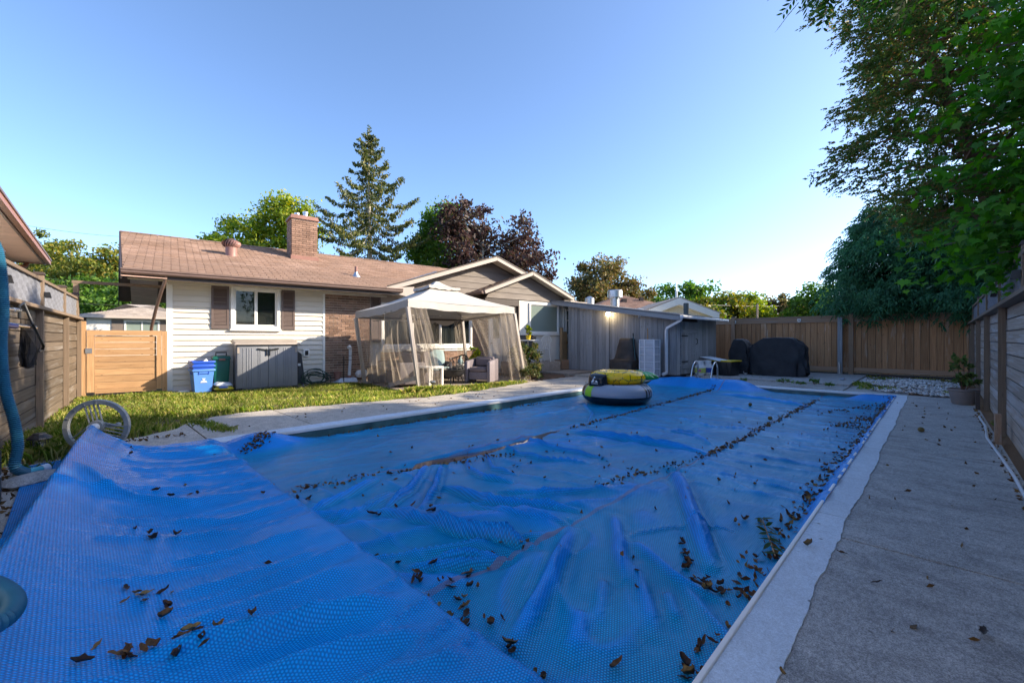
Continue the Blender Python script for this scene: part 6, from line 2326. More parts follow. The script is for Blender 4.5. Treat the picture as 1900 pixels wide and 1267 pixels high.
plank('fascia', M['brown_metal'], nh, -.028, .0, -9, Ly, 2.93, 3.05)
plank('gutter', M['gutter_copper'], nh, .002, .085, -9, Ly + .02, 2.95, 3.06)
plank('gutter_lip', M['brown_metal'], nh, .086, .10, -9, Ly + .03, 3.035, 3.07)
plank('gutter', M['gutter_copper'], nh, -6, -.002, Ly + .002, Ly + .085, 2.95, 3.06)
MB().tube([Vector((-.30, Ly + .04, 2.95)), Vector((-.32, Ly - .05, 2.86)), Vector((-.62, Ly - .45, 2.74)), Vector((-.62, Ly - .50, 2.6)), Vector((-.62, Ly - .50, .1))], .05, 10).build('downspout', M['gutter_copper'], nh, smooth=True)


def bungalow(name, label, loc, rz, W, D, wallz, ridge, wall_m, roof_m, over=.5, hip=True):
    t = thing(name, label, 'house', loc, rz)
    MB().box(-W / 2, W / 2, 0, D, 0, wallz).build('wall', M[wall_m], t)
    a = [(-W / 2 - over, -over, wallz), (W / 2 + over, -over, wallz), (W / 2 + over, D + over, wallz), (-W / 2 - over, D + over, wallz)]
    ins = (D / 2 + over) if hip else 0
    r0, r1 = (-W / 2 - over + ins, D / 2, ridge), (W / 2 + over - ins, D / 2, ridge)
    b = MB()
    b.add(a + [r0, r1], [(0, 1, 5, 4), (2, 3, 4, 5), (1, 2, 5), (3, 0, 4), (3, 2, 1, 0)])
    r = b.build('roof', M[roof_m], t)
    mb = MB()
    sl = (ridge - wallz) / (D / 2 + over)
    uy_ = Vector((0, 1, sl)).normalized()
    n_ = int((D / 2 + over) / uy_.y / .16)
    shingles(mb, (-W / 2 - over, -over, wallz), (1, 0, 0), uy_, n_, lambda q: (q * uy_.y if hip else 0, W + 2 * over - (q * uy_.y if hip else 0)), .16, .35, .012)
    tag(mb.build('shingle', M[roof_m], r), kind='stuff')
    plank('fascia', M['fascia'], t, -W / 2 - over, W / 2 + over, -over - .03, -over - .003, wallz - .16, wallz + .0)
    plank('fascia', M['trim'], t, -W / 2 - over - .03, -W / 2 - over - .003, -over, D + over, wallz - .16, wallz)
    return t


bg = bungalow('distant_bungalow', 'small pale bungalow with grey hip roof seen over the cedar gate', (3.3, 39.5, 0), -HANG * .5, 5.4, 7, 2.72, 3.75, 'stucco', 'shingle_grey')
bg2 = bungalow('distant_bungalow', 'low grey roofed wing with dark gable beside the pale bungalow over the gate', (-.2, 42.2, 0), .0, 5, 6, 2.1, 3.0, 'stucco', 'shingle_grey')
f = frame(MB(), -.85, 1.0, 1.45, 2.45, -.06, .05, .09).build('window', M['trim'], bg)
MB().box(.03, .10, -.05, .04, 1.5, 2.4).build('mullion', M['trim'], f)
MB().box(-.8, .95, -.02, -.01, 1.5, 2.4).build('pane', M['glass_green'], f)
for x0 in (-1.5, 1.05): plank('shutter', M['taupe'], bg, x0, x0 + .6, -.05, -.005, 1.42, 2.48)

nb = bungalow('neighbour_house', 'brown hip roofed house rising behind the grey shed', (25.8, 13.6, 0), R(-38), 7.5, 7, 2.75, 4.32, 'stucco', 'shingle_dark', .45)
MB().box(-.5, -.2, 1.9, 2.2, 3.6, 3.95).build('roof_vent', M['brown_trim'], nb)
MB().box(.9, 1.15, 2.2, 2.45, 3.8, 4.1).build('roof_vent', M['brown_trim'], nb)
cp = thing('carport', 'white gabled carport end above the shed roof', 'carport', (21.4, 9.2, 0), R(-46))
b = MB()
hw, zz0, zz1 = 2.0, 2.48, 3.25
b.prism([(-hw, 0, zz0), (0, 0, zz1), (hw, 0, zz0), (hw, 0, zz0 - .32), (0, 0, zz1 - .34), (-hw, 0, zz0 - .32)], (0, .08, 0))
b.build('rake_board', M['trim'], cp)
MB().prism([(-hw + .1, .5, zz0 - .3), (0, .5, zz1 - .3), (hw - .1, .5, zz0 - .3)], (0, .1, 0)).build('gable_wall', M['stucco'], cp)
for sg in (-1, 1):
    MB().prism([(0, .0, zz1 + .01), (sg * (hw + .1), .0, zz0 - .03), (sg * (hw + .1), 5, zz0 - .03), (0, 5, zz1 + .01)], (0, 0, .05)).build('roof', M['shingle_grey'], cp)
    MB().prism([(0, .09, zz1 - .36), (sg * hw, .09, zz0 - .36), (sg * hw, .49, zz0 - .36), (0, .49, zz1 - .36)], (0, 0, .02)).build('soffit', M['siding'], cp)
    MB().box(sg * 1.8 - .06, sg * 1.8 + .06, .1, .22, 0, zz0 - .2).build('post', M['trim'], cp)
mr_ = thing('metal_roof_shed', 'low white shed with pale corrugated metal roof behind the grey shed', 'shed', (18.3, 10.6, 0), R(-46))
b = MB()
for i in range(24):
    x = -1.5 + i * .12
    b.prism([(x, 0, 2.42), (x + .06, 0, 2.46), (x + .12, 0, 2.42), (x + .12, 2.2, 2.75), (x + .06, 2.2, 2.79), (x, 2.2, 2.75)], (0, 0, .012))
b.build('roof', M['galv'], mr_)
MB().box(-1.4, 1.35, .1, 2.1, 0, 2.40).build('wall', M['trim'], mr_)
MB().prism([(1.36, .0, 2.38), (1.36, 2.2, 2.38), (1.36, 2.2, 2.80), (1.36, .0, 2.46)], (.04, 0, 0)).build('gable_wall', M['trim'], mr_)
fu = thing('metal_flue', 'shiny metal chimney flue standing before the brown hip roof', 'flue', VD(1141, 580, 19.5))
fu.location.z = 2.3
MB().lathe([(.19, -2.3), (.19, .75), (.33, .75), (.33, 1.05), (.30, 1.08)], (0, 0, 0), 18).build('pipe', M['galv'], fu, smooth=True)
fu = thing('metal_flue', 'small metal roof vent left of the taller shiny flue', 'flue', VD(1094, 575, 21))
fu.location.z = 2.4
MB().lathe([(.12, -2.4), (.12, .45), (.22, .45), (.22, .75), (.05, .85)], (0, 0, 0), 14).build('pipe', M['galv'], fu, smooth=True)
ut = thing('utility_pole', 'slim pale pole with insulators rising behind the white carport', 'pole', VD(1255, 580, 40))
ut.location.z = 0
MB().tube([Vector((0, 0, 0)), Vector((0, 0, 5.6))], .12, 8).build('mast', M['pvc'], ut)
MB().tube([Vector((0, 0, 5.5)), Vector((0, 0, 6.4))], .05, 6).build('antenna', M['galv'], ut)
up2 = thing('utility_pole', 'thin brown metal rod standing behind the board fence post', 'pole', VD(1405, 590, 30))
up2.location.z = 0
MB().tube([Vector((0, 0, 0)), Vector((0, 0, 3.6))], .06, 6).build('mast', M['brown_metal'], up2)


def wire(name, label, a, b_, sag, r=.012):
    a = Vector(a); b_ = Vector(b_)
    pts = [a.lerp(b_, t) - Vector((0, 0, sag * 4 * t * (1 - t))) for t in np.linspace(0, 1, 17)]
    tag(MB().tube(pts, r, 5).build(name, M['black_metal']), label, 'wire')


wire('power_line', 'thin power line crossing the sky above the left trees', VD(-60, 398, 24), VD(260, 440, 40), .3, .012)
wire('power_line', 'pale cable sagging low across the left trees', VD(40, 505, 30), VD(300, 520, 36), .6, .014)
wire('power_line', 'pale cable running just over the distant bungalow roof', VD(100, 560, 30), VD(300, 566, 36), .1, .014)
wire('power_line', 'cable crossing before the autumn trees behind the board fence', VD(1255, 563, 40), VD(1500, 566, 60), .2, .018)

# ================================================================== TREES
def unit(n):
    v = nr.normal(size=(n, 3))
    return v / np.linalg.norm(v, axis=1, keepdims=True)


def leaf_quads(P, size, asp=.55, up=.0, droop=0.0, var=.35):
    "rhombic leaves at points P"
    n = len(P)
    a = unit(n); a[:, 2] -= droop
    a /= np.linalg.norm(a, axis=1, keepdims=True)
    b = unit(n); b[:, 2] *= (1 - up)
    b = np.cross(a, b); b /= np.linalg.norm(b, axis=1, keepdims=True) + 1e-9
    s = (size * (1 + var * (nr.random(n) * 2 - 1)))[:, None]
    V = np.stack([P - a * s, P - a * s * .1 + b * s * asp, P + a * s, P - a * s * .1 - b * s * asp], 1).reshape(-1, 3)
    F = np.arange(4 * n).reshape(n, 4)
    return V, F


def crown_points(c, r, K, rough=.25, shell=.5, lobes=0, cut=None):
    "clump centres in an uneven ellipsoid"
    d = unit(K)
    ph = nr.random(6) * 6
    bumps = 1 + rough * (np.sin(3 * d[:, 0] + ph[0]) * np.sin(3 * d[:, 1] + ph[1]) + .6 * np.sin(5 * d[:, 2] + ph[2]) * np.sin(4 * d[:, 0] + ph[3]))
    rad = (shell + (1 - shell) * nr.random(K) ** .6) * bumps
    return np.array(c) + d * rad[:, None] * np.array(r)


def tree(name, label, cat, base, top_z, crowns, K, clump, per, size, leaf_m, bark='bark', tr=.16, group=None, asp=.55, flatten=.75, droop=.2, rough=.28, limbs=26, shell=.45, trunk_top=.8, lean=(0, 0)):
    "tapered trunk with limbs to the clumps and a crown of leaf clumps; crowns: (offset, radii, share)"
    t = thing(name, label, cat, base, 0, group)
    C = []
    for off, r, share in crowns:
        C.append(crown_points(off, r, int(K * share), rough, shell))
    C = np.concatenate(C)
    n = len(C)
    pr_ = clump * (.6 + .8 * nr.random(n))
    idx = np.repeat(np.arange(n), per)
    P = C[idx] + np.clip(nr.normal(size=(len(idx), 3)), -1.9, 1.9) * (pr_[idx] * .55)[:, None] * np.array([1, 1, flatten])
    V, F = leaf_quads(P, size, asp, .0, droop)
    link('crown', npmesh('crown', V, F, M[leaf_m]), t)
    mb = MB()
    zt = top_z * trunk_top
    ths = [Vector((lean[0] * q + .06 * math.sin(q * 5 + n), lean[1] * q + .05 * math.cos(q * 4 + n), zt * q)) for q in np.linspace(0, 1, 9)]
    mb.tube(ths, [tr * (1.25 if q == 0 else 1) * (1 - .85 * q) + .01 for q in np.linspace(0, 1, 9)], 9)
    for k in nr.choice(n, min(limbs, n), replace=False):
        e = Vector(C[k])
        zz = max(.2, min(zt * .95, e.z - (.25 + .3 * nr.random()) * Vector((e.x, e.y, 0)).length - .2))
        q = zz / zt * 8
        i = min(7, int(q))
        s = ths[i].lerp(ths[i + 1], q - i)
        mid = s.lerp(e, .5) + Vector((0, 0, .12 * (e - s).length * (nr.random() - .2)))
        r0 = tr * .38 * (1 - .7 * zz / zt) + .012
        mb.tube([s, s.lerp(mid, .5) + Vector(nr.normal(size=3) * .05), mid, mid.lerp(e, .6) + Vector(nr.normal(size=3) * .06), e], [r0, r0 * .8, r0 * .6, r0 * .4, .006], 5, False)
    mb.build('trunk', M[bark], t, smooth=True)
    return t


M['bark'] = mat('grey_brown_bark', (.13, .105, .085), .9, .3, 6, (1, 1, .3), bump=.8, bscale=14)
M['bark_pale'] = mat('pale_bark', (.42, .39, .34), .85, .3, 6, (1, 1, .4), bump=.5, bscale=14)
M['bark_cedar'] = mat('red_brown_bark', (.16, .09, .06), .9, .3, 6, (1, 1, .2), bump=.8, bscale=14)
M['lf_birch'] = leafmat('birch_leaf', [(0.095, 0.162, 0.023), (0.19, 0.285, 0.034), (0.323, 0.38, 0.038), (0.456, 0.418, 0.038)], .38, nscale=.45)
M['lf_green'] = leafmat('green_leaf', [(0.045, 0.108, 0.022), (0.09, 0.18, 0.029), (0.162, 0.252, 0.036)], .38, nscale=.5)
M['lf_yellowgreen'] = leafmat('yellowing_leaf', [(0.06, 0.1, 0.018), (0.12, 0.165, 0.026), (0.2, 0.2, 0.035), (0.3, 0.23, 0.04)], .38, nscale=.3)
M['lf_copper'] = leafmat('copper_leaf', [(0.035, 0.022, 0.024), (0.06, 0.032, 0.03), (0.09, 0.05, 0.042), (0.06, 0.06, 0.03)], .3, nscale=.5)
M['lf_autumn'] = leafmat('autumn_leaf', [(0.07, 0.085, 0.03), (0.12, 0.12, 0.04), (0.2, 0.155, 0.055), (0.22, 0.135, 0.06)], .35, nscale=.25)
M['lf_hill'] = leafmat('hill_leaf', [(0.07, 0.1, 0.022), (0.12, 0.155, 0.035), (0.19, 0.2, 0.055)], .35, nscale=.16)
M['lf_maple'] = leafmat('maple_leaf', [(0.041, 0.138, 0.019), (0.068, 0.206, 0.028), (0.118, 0.276, 0.036)], .5, nscale=.7)
M['lf_walnut'] = leafmat('walnut_leaf', [(0.027, 0.075, 0.015), (0.045, 0.112, 0.021)], .42, nscale=.7)
M['lf_cedar'] = leafmat('cedar_spray', [(0.049, 0.1, 0.03), (0.075, 0.141, 0.037), (0.1, 0.167, 0.044), (0.125, 0.192, 0.049), (0.151, 0.167, 0.049), (0.333, 0.151, 0.075)], .42, nscale=.9)
M['lf_cypress'] = leafmat('cypress_spray', [(0.031, 0.117, 0.057), (0.057, 0.169, 0.078), (0.078, 0.207, 0.087)], .3, nscale=.8)
M['lf_spruce'] = leafmat('spruce_needles', [(0.045, 0.078, 0.027), (0.105, 0.128, 0.033), (0.195, 0.173, 0.045)], .3, nscale=.6)
M['lf_shrub'] = leafmat('shrub_leaf', [(.04, .07, .02), (.08, .11, .035), (.14, .14, .05), (.20, .16, .06)], .35, nscale=2.5)


def B(u, v, d):
    p = VD(u, v, d); return (p.x, p.y, 0)


tree('birch_tree', 'yellow green bushy tree rising behind the left roof and chimney', 'tree', B(478, 500, 27), 10.5,
     [((0, 0, 6.6), (2.5, 2.2, 2.6), .5), ((-1.6, .8, 5.4), (1.9, 1.6, 1.8), .25), ((1.6, -1.4, 8.3), (1.5, 1.2, 2.0), .25)], 150, .62, 190, .105, 'lf_birch', 'bark_pale', .2)
tree('copper_maple', 'copper leaved maple with bare pale twigs behind the two gables', 'tree', B(895, 500, 26), 9.6,
     [((0, 0, 5.6), (3.0, 2.4, 2.6), .5), ((2.0, -2.0, 6.2), (2.0, 1.6, 1.9), .25), ((-.6, .6, 7.7), (2.1, 1.8, 1.6), .25)], 150, .55, 95, .12, 'lf_copper', 'bark_pale', .24, limbs=70, rough=.4)
tree('green_tree', 'green topped tree just left of the copper maple', 'tree', B(815, 500, 29), 10.2,
     [((0, 0, 7.2), (1.9, 1.8, 2.6), 1)], 90, .6, 130, .12, 'lf_green', 'bark', .2)
tree('autumn_maple', 'broad brown and yellow autumn maple right of the house gables', 'tree', B(1120, 560, 36), 8.2,
     [((0, 0, 4.6), (3.4, 3.0, 2.9), .7), ((1.6, -1.6, 3.4), (2.2, 2, 1.8), .3)], 190, .65, 150, .13, 'lf_autumn', 'bark', .22, limbs=50)
for (nm, lab, u, v, d, rw, mz, lm) in (
        ('broad_tree', 'dense green tree behind the white carport gable', 1268, 517, 48, 3.3, 7.6, 'lf_green'),
        ('broad_tree', 'low yellow orange tree touching the carport roof', 1305, 560, 44, 1.8, 5.0, 'lf_yellowgreen'),
        ('broad_tree', 'round green and yellow tree in the row behind the board fence', 1345, 540, 50, 2.6, 7.0, 'lf_yellowgreen'),
        ('broad_tree', 'pale yellow green tree behind the clip on the fence rail', 1400, 556, 52, 2.4, 6.0, 'lf_birch'),
        ('broad_tree', 'olive tree with reddish patches left of the tall cedar', 1450, 545, 56, 3.2, 6.8, 'lf_autumn'),
        ('broad_tree', 'dark green tree touching the hanging cypress boughs', 1515, 528, 50, 3.0, 7.6, 'lf_green'),
        ('broad_tree', 'small dark tree top seen between autumn maple and carport', 1205, 545, 52, 2.2, 6.2, 'lf_hill')):
    tree(nm, lab, 'tree', B(u, 560, d), mz, [((0, 0, mz * .60), (rw, rw, mz * .38), .7), ((rw * .5, -rw * .4, mz * .42), (rw * .8, rw * .7, mz * .3), .3)], 90, .75, 110, .19, lm, 'bark', .22, 'trees beyond the back fence', limbs=14)
for i, (u, vt, d, rw, lm, lab) in enumerate(((35, 452, 62, 6.5, 'lf_hill', 'olive hillside tree behind the neighbour eave'), (112, 452, 66, 6.0, 'lf_hill', 'pale olive tree on the hill left of centre over the fence'),
                                   (165, 466, 60, 4.6, 'lf_yellowgreen', 'yellowing tree on the hill next to the roof edge'), (215, 462, 58, 4.2, 'lf_yellowgreen', 'bright yellow green tree partly behind the bungalow roof edge'),
                                   (150, 520, 48, 3.6, 'lf_green', 'lower green tree just above the distant bungalow'), (255, 520, 47, 3.6, 'lf_green', 'dark green tree between the bungalow roof and the distant bungalow'), (85, 525, 46, 3.4, 'lf_hill', 'low olive tree behind the top of the left fence'))):
    p = VD(u, vt, d)
    tree('hill_tree', lab, 'tree', (p.x, p.y, 0), p.z, [((0, 0, p.z * .56), (rw, rw, p.z * .42), 1)], 120, 1.05, 120, .22, lm, 'bark', .3, 'trees on the hill behind the gate', limbs=12)


# spruce with drooping boughs
def spruce(label, base, H, Rb, z0=1.0):
    t = thing('spruce_tree', label, 'tree', base)
    tr_ = MB().tube([Vector((.05 * math.sin(q * 6), .05 * math.cos(q * 5), H * q)) for q in np.linspace(0, .99, 10)], [.22 * (1 - q) + .02 for q in np.linspace(0, .99, 10)], 9)
    PA = []; DA = []; LA_ = []
    z = z0
    while z < H - .3:
        f = (z - z0) / (H - z0)
        L0 = Rb * (1 - f) ** .9 + .12
        nb_ = 5
        a0 = nr.random() * 6
        for k in range(nb_):
            a = a0 + 2 * PI * k / nb_ + nr.normal() * .25
            L = L0 * (.60 + .60 * nr.random())
            if f > .25 and nr.random() < .12: L *= .45
            dx, dy = math.cos(a), math.sin(a)
            pts = []
            for q in np.linspace(0, 1, 9):
                pts.append(np.array([dx * L * q, dy * L * q, z + .10 * L - (.34 * L) * math.sin(q * 2.2) + .22 * L * q ** 2.5]))
            tr_.tube([Vector(p) for p in pts], [.035 * (1 - q) * (1 - f * .6) + .006 for q in np.linspace(0, 1, 9)], 4, False)
            m = int(24 * L) + 5
            for q in nr.random(m) ** .8:
                i = min(7, int(q * 8)); u = q * 8 - i
                p = pts[i] * (1 - u) + pts[i + 1] * u
                sd = nr.normal() * .16 * L * (1 - .6 * q) * .5
                p = p + np.array([-dy, dx, 0]) * sd
                for _ in range(5):
                    PA.append(p + nr.normal(size=3) * np.array([.07, .07, .03]))
                    # hanging twigs and outward tufts
                    if nr.random() < .62: DA.append([nr.normal() * .22 + dx * .15, nr.normal() * .22 + dy * .15, -1]); LA_.append(.10 + .17 * nr.random() * (1 - .4 * f))
                    else: DA.append([dx + nr.normal() * .5, dy + nr.normal() * .5, .15 + nr.normal() * .25]); LA_.append(.09 + .08 * nr.random())
        z += .50 + .22 * nr.random() - .20 * f
    # leader
    for q in nr.random(260):
        PA.append(np.array([0, 0, H * (.78 + .24 * q)]) + nr.normal(size=3) * np.array([.10, .10, .05]) * (1.25 - q)); DA.append([nr.normal() * .7, nr.normal() * .7, .2 + nr.normal() * .4]); LA_.append(.13)
    P = np.array(PA); D = np.array(DA); D /= np.linalg.norm(D, axis=1, keepdims=True)
    L = np.array(LA_)[:, None]
    b = np.cross(D, unit(len(P))); b /= np.linalg.norm(b, axis=1, keepdims=True)
    w = .042 * (.7 + .6 * nr.random(len(P)))[:, None]
    V = np.stack([P - b * w * .6, P + D * L * .5 - b * w, P + D * L, P + D * L * .5 + b * w], 1).reshape(-1, 3)
    link('crown', npmesh('crown', V, np.arange(len(V)).reshape(-1, 4), M['lf_spruce']), t)
    tr_.build('trunk', M['bark_pale'], t, smooth=True)
    return t


spruce('tall spruce with layered drooping boughs behind the bungalow roof', B(685, 500, 25), 13.3, 6.2, 1.6)


# evergreen with hanging sprays: each spray is a chain of shrinking blades
def sprays(P, D, L, w, seg=3, droop=.35, fan=3):
    "P roots, D directions; every spray fans into blades that bend down"
    n = len(P)
    Vs = []
    for k in range(fan):
        ang = (k - (fan - 1) / 2) * .55
        side = np.cross(D, np.array([0, 0, 1.0])); side /= np.linalg.norm(side, axis=1, keepdims=True) + 1e-9
        d = D * math.cos(ang) + side * math.sin(ang)
        p = P.copy()
        for s in range(seg):
            l = (L / seg)[:, None] * (1 if k == (fan - 1) // 2 else .75)
            d2 = d.copy(); d2[:, 2] -= droop * (s + 1) / seg
            d2 /= np.linalg.norm(d2, axis=1, keepdims=True)
            sd = np.cross(d2, unit(n)); sd /= np.linalg.norm(sd, axis=1, keepdims=True) + 1e-9
            ww = (w * (1 - .25 * s))[:, None]
            q = p + d2 * l * 1.15
            Vs.append(np.stack([p, p + d2 * l * .5 - sd * ww, q, p + d2 * l * .5 + sd * ww], 1))
            p = p + d2 * l
    V = np.concatenate(Vs).reshape(-1, 3)
    return V, np.arange(len(V)).reshape(-1, 4)


def evergreen(name, label, base, H, prof, K, per, L, w, lm, z0, trunk_r=.14, droop=.5, flat=.3, lean=(0, 0), gaps=.0, clump=.36):
    "boughs carry tufts of sprays; prof(h) gives the radius at height h"
    t = thing(name, label, 'tree', base)
    mb = MB()
    cx = lambda z: np.array([lean[0] * z / H, lean[1] * z / H])
    mb.tube([Vector((cx(H * q)[0] + .05 * math.sin(7 * q), cx(H * q)[1], H * q)) for q in np.linspace(0, .97, 9)], [trunk_r * (1 - .85 * q) for q in np.linspace(0, .97, 9)], 8)
    P = []; D = []
    for k in range(K):
        z = z0 + (H - z0) * nr.random() ** 1.15
        r = prof(z) * (1 + .18 * math.sin(z * 5 + k % 3))
        a = nr.random() * 2 * PI
        q = (.30 + .70 * nr.random() ** .55)
        lob = 1 + .22 * math.sin(3 * a + z * 2.3) + .12 * math.sin(7 * a - z * 3.1)
        rr = r * q * lob
        c = np.array([cx(z)[0] + rr * math.cos(a), cx(z)[1] + rr * math.sin(a), z - .12 * rr])
        if k % 4 == 0: mb.tube([Vector((*cx(z + .25 * rr), max(z0 * .5, z - .15 * rr))), Vector(c * .5 + np.array([*cx(z), z]) * .5) + Vector((0, 0, .06 * rr)), Vector(c)], [.03, .02, .006], 4, False)
        n_ = max(3, int(per * (.6 + .8 * nr.random())))
        P.append(c + np.clip(nr.normal(size=(n_, 3)), -1.7, 1.7) * np.array([clump, clump, clump * .55]) * (.6 + .3 * r / 2))
        dd = np.stack([np.full(n_, math.cos(a)), np.full(n_, math.sin(a)), np.full(n_, -flat)], 1) + nr.normal(size=(n_, 3)) * .55
        D.append(dd / np.linalg.norm(dd, axis=1, keepdims=True))
    P = np.concatenate(P); D = np.concatenate(D)
    n = len(P)
    V, F = sprays(P, D, L * (.6 + .7 * nr.random(n)), w * (.7 + .6 * nr.random(n)), 3, droop, 5 if droop > 1 else 3)
    link('crown', npmesh('crown', V, F, M[lm]), t)
    mb.build('trunk', M['bark_cedar'], t, smooth=True)
    return t


# tall cedar beside the corner, its crown spreading over the yard
evergreen('cedar_tree', 'tall ragged cedar with rusty brown tips leaning over the yard corner', (8.75, -1.35, 0), 7.4,
          lambda z: float(np.interp(z, [2.5, 3.1, 3.8, 4.8, 5.6, 6.6, 7.4], [.7, 1.15, 1.25, 1.0, .85, .6, .2])), 520, 28, .125, .019, 'lf_cedar', 2.8, .13, .35, .15, (-.35, 2.0), clump=.17)
evergreen('cypress_tree', 'dark drooping cypress hanging over the board fence, the one nearer the long grill', (18.2, 1.15, 0), 5.4,
          lambda z: float(np.interp(z, [1.6, 2.2, 3.0, 3.8, 4.7, 5.4], [1.0, 1.35, 1.45, 1.15, .7, .15])), 240, 26, .36, .026, 'lf_cypress', 2.0, .12, 1.25, .5)
evergreen('cypress_tree', 'dark drooping cypress hanging over the board fence, the one behind the gravel bed', (18.25, -.5, 0), 5.0,
          lambda z: float(np.interp(z, [1.6, 2.2, 3.0, 4.0, 5.0], [1.1, 1.5, 1.5, 1.0, .2])), 240, 26, .36, .026, 'lf_cypress', 1.95, .12, 1.25, .5)
evergreen('cypress_tree', 'dark drooping cypress in the far yard corner behind both fences', (17.9, -2.0, 0), 4.6,
          lambda z: float(np.interp(z, [1.4, 2.0, 3.0, 4.2, 4.6], [1.1, 1.4, 1.4, .9, .2])), 180, 26, .36, .026, 'lf_cypress', 1.7, .12, 1.25, .5)


# maple with real lobed leaves, boughs reaching over the right fence
LOBE = [(0, -.10), (.16, -.30), (.30, -.16), (.52, -.20), (.42, .02), (.72, .20), (.40, .22), (.34, .36), (.12, .42), (.0, .95), (-.12, .42), (-.34, .36), (-.40, .22), (-.72, .20), (-.42, .02), (-.52, -.20), (-.30, -.16), (-.16, -.30)]
WAL = [(0, -.5), (.10, -.35), (.17, -.1), (.14, .15), (.0, .55), (-.14, .15), (-.17, -.1), (-.10, -.35)]


def shaped(P, A, N, size, outline):
    "leaf outlines at P, tip along A, face along N"
    A = A / np.linalg.norm(A, axis=1, keepdims=True)
    S = np.cross(N, A); S /= np.linalg.norm(S, axis=1, keepdims=True) + 1e-9
    Nn = np.cross(A, S)
    k = len(outline)
    V = np.zeros((len(P), k, 3))
    for i, (x, y) in enumerate(outline):
        V[:, i] = P + S * (x * size)[:, None] + A * (y * size)[:, None] - Nn * ((abs(x) ** 1.5 * .22 + max(0, y) ** 2 * .18) * size)[:, None]
    return V.reshape(-1, 3), np.arange(len(P) * k).reshape(-1, k)


def maple(label, base, H, boughs, n_leaf, size, spread, low=0):
    t = thing('maple_tree', label, 'tree', base)
    mb = MB()
    mb.tube([Vector((0, 0, 0)), Vector((.05, .05, H * .35)), Vector((0, .1, H * .8))], [.17, .13, .05], 9)
    P = []; 
    for a, b_ in boughs:
        a = Vector(a); b_ = Vector(b_)
        mid = a.lerp(b_, .5) + Vector((0, 0, .22 * (b_ - a).length * .4))
        mb.tube([a, a.lerp(mid, .6), mid, mid.lerp(b_, .6), b_], [.05, .04, .03, .018, .006], 6, False)
        for k in range(n_leaf):
            q = nr.random() ** .6
            p = (np.array(a.lerp(mid, q / .5)) if q < .5 else np.array(mid.lerp(b_, (q - .5) / .5)))
            P.append(p + nr.normal(size=3) * np.array([spread, spread, spread * .42]) * (.35 + .65 * q))
    P = np.array(P)
    n = len(P)
    A = nr.normal(size=(n, 3)) * .5 + np.array([-.35, .5, -.55])
    N = nr.normal(size=(n, 3)) * .42 + np.array([0, 0, 1.0])
    V, F = shaped(P, A, N, size * (.6 + .7 * nr.random(n)), LOBE)
    link('crown', npmesh('crown', V, F, M['lf_maple']), t)
    mb.build('trunk', M['bark'], t, smooth=True)
    return t


mb_ = (6.6, -2.3, 0)
def rel(u, v, d, b): return tuple(VD(u, v, d) - Vector(b))
bo = []
for (u, v, d) in ((1745, 455, 5.3), (1775, 505, 5.1), (1810, 420, 4.9), (1850, 470, 4.6), (1880, 380, 4.4), (1790, 330, 5.0), (1860, 300, 4.5), (1800, 215, 5.0), (1850, 180, 4.6), (1895, 120, 4.2), (1840, 90, 4.8), (1890, 30, 4.3), (1820, 20, 5.0), (1910, 250, 4.0), (1925, 520, 4.6)):
    e = Vector(rel(u, v, d, mb_))
    s = Vector((0, .1, max(1.9, min(6.0, e.z * .8))))
    bo.append((s, e))
maple('maple tree with large lobed green leaves reaching over the right fence', mb_, 6.6, bo, 430, .095, .36)

# walnut overhead: long leaves of paired leaflets hanging into the picture
def walnut(label, base, H, tips, per):
    t = thing('walnut_tree', label, 'tree', base)
    mb = MB()
    mb.tube([Vector((0, 0, 0)), Vector((.1, .1, H * .5)), Vector((0, .2, H))], [.2, .16, .06], 9)
    P = []; A = []; N = []; S = []
    for e in tips:
        e = Vector(e)
        s = Vector((0, .15, H * .75))
        mid = s.lerp(e, .55) + Vector((0, 0, .5))
        mb.tube([s, s.lerp(mid, .5) + Vector((0, 0, .2)), mid, mid.lerp(e, .5), e], [.07, .055, .04, .02, .006], 6, False)
        for k in range(per):
            q = .45 + .55 * nr.random() ** .5
            r0 = mid.lerp(e, (q - .45) / .55) + Vector(nr.normal(size=3) * np.array([.12, .12, .05]))
            dr_ = Vector((nr.normal() * .6 - .15, nr.normal() * .6 + .15, -.55 + nr.normal() * .2)).normalized()
            L = .34 + .14 * nr.random()
            sd = dr_.cross(Vector((0, 0, 1))).normalized()
            nn_ = dr_.cross(sd).normalized()
            mb.tube([r0, r0 + dr_ * L * .5, r0 + dr_ * L + Vector((0, 0, -.04))], [.004, .003, .002], 3, False)
            for i in range(8):
                f = .15 + .85 * i / 7
                pt = r0 + dr_ * (L * f) - Vector((0, 0, .04 * f * f))
                for sg in (-1, 1):
                    P.append(pt + sd * (sg * .045)); A.append(sd * sg * .9 + dr_ * .6); N.append(nn_ + Vector(nr.normal(size=3) * .2)); S.append(.10 * (1 - .35 * abs(f - .5)))
    P = np.array(P); A = np.array(A); N = np.array(N)
    V, F = shaped(P, A, N, np.array(S), WAL)
    link('crown', npmesh('crown', V, F, M['lf_walnut']), t)
    mb.build('trunk', M['bark'], t, smooth=True)


wb = (5.0, -3.2, 0)
tips = [rel(u, v, d, wb) for u, v, d in ((1478, -18, 5.4), (1500, -30, 5.3), (1528, -28, 5.5), (1560, -40, 5.4), (1600, -30, 5.2), (1650, 5, 5.0), (1700, -40, 5.0), (1740, -20, 4.8), (1620, -90, 5.0), (1800, -60, 4.4), (1560, -130, 5.4), (1850, -120, 4.4))]
walnut('walnut tree whose paired leaflets hang in from the top of the picture', wb, 7.0, tips, 20)

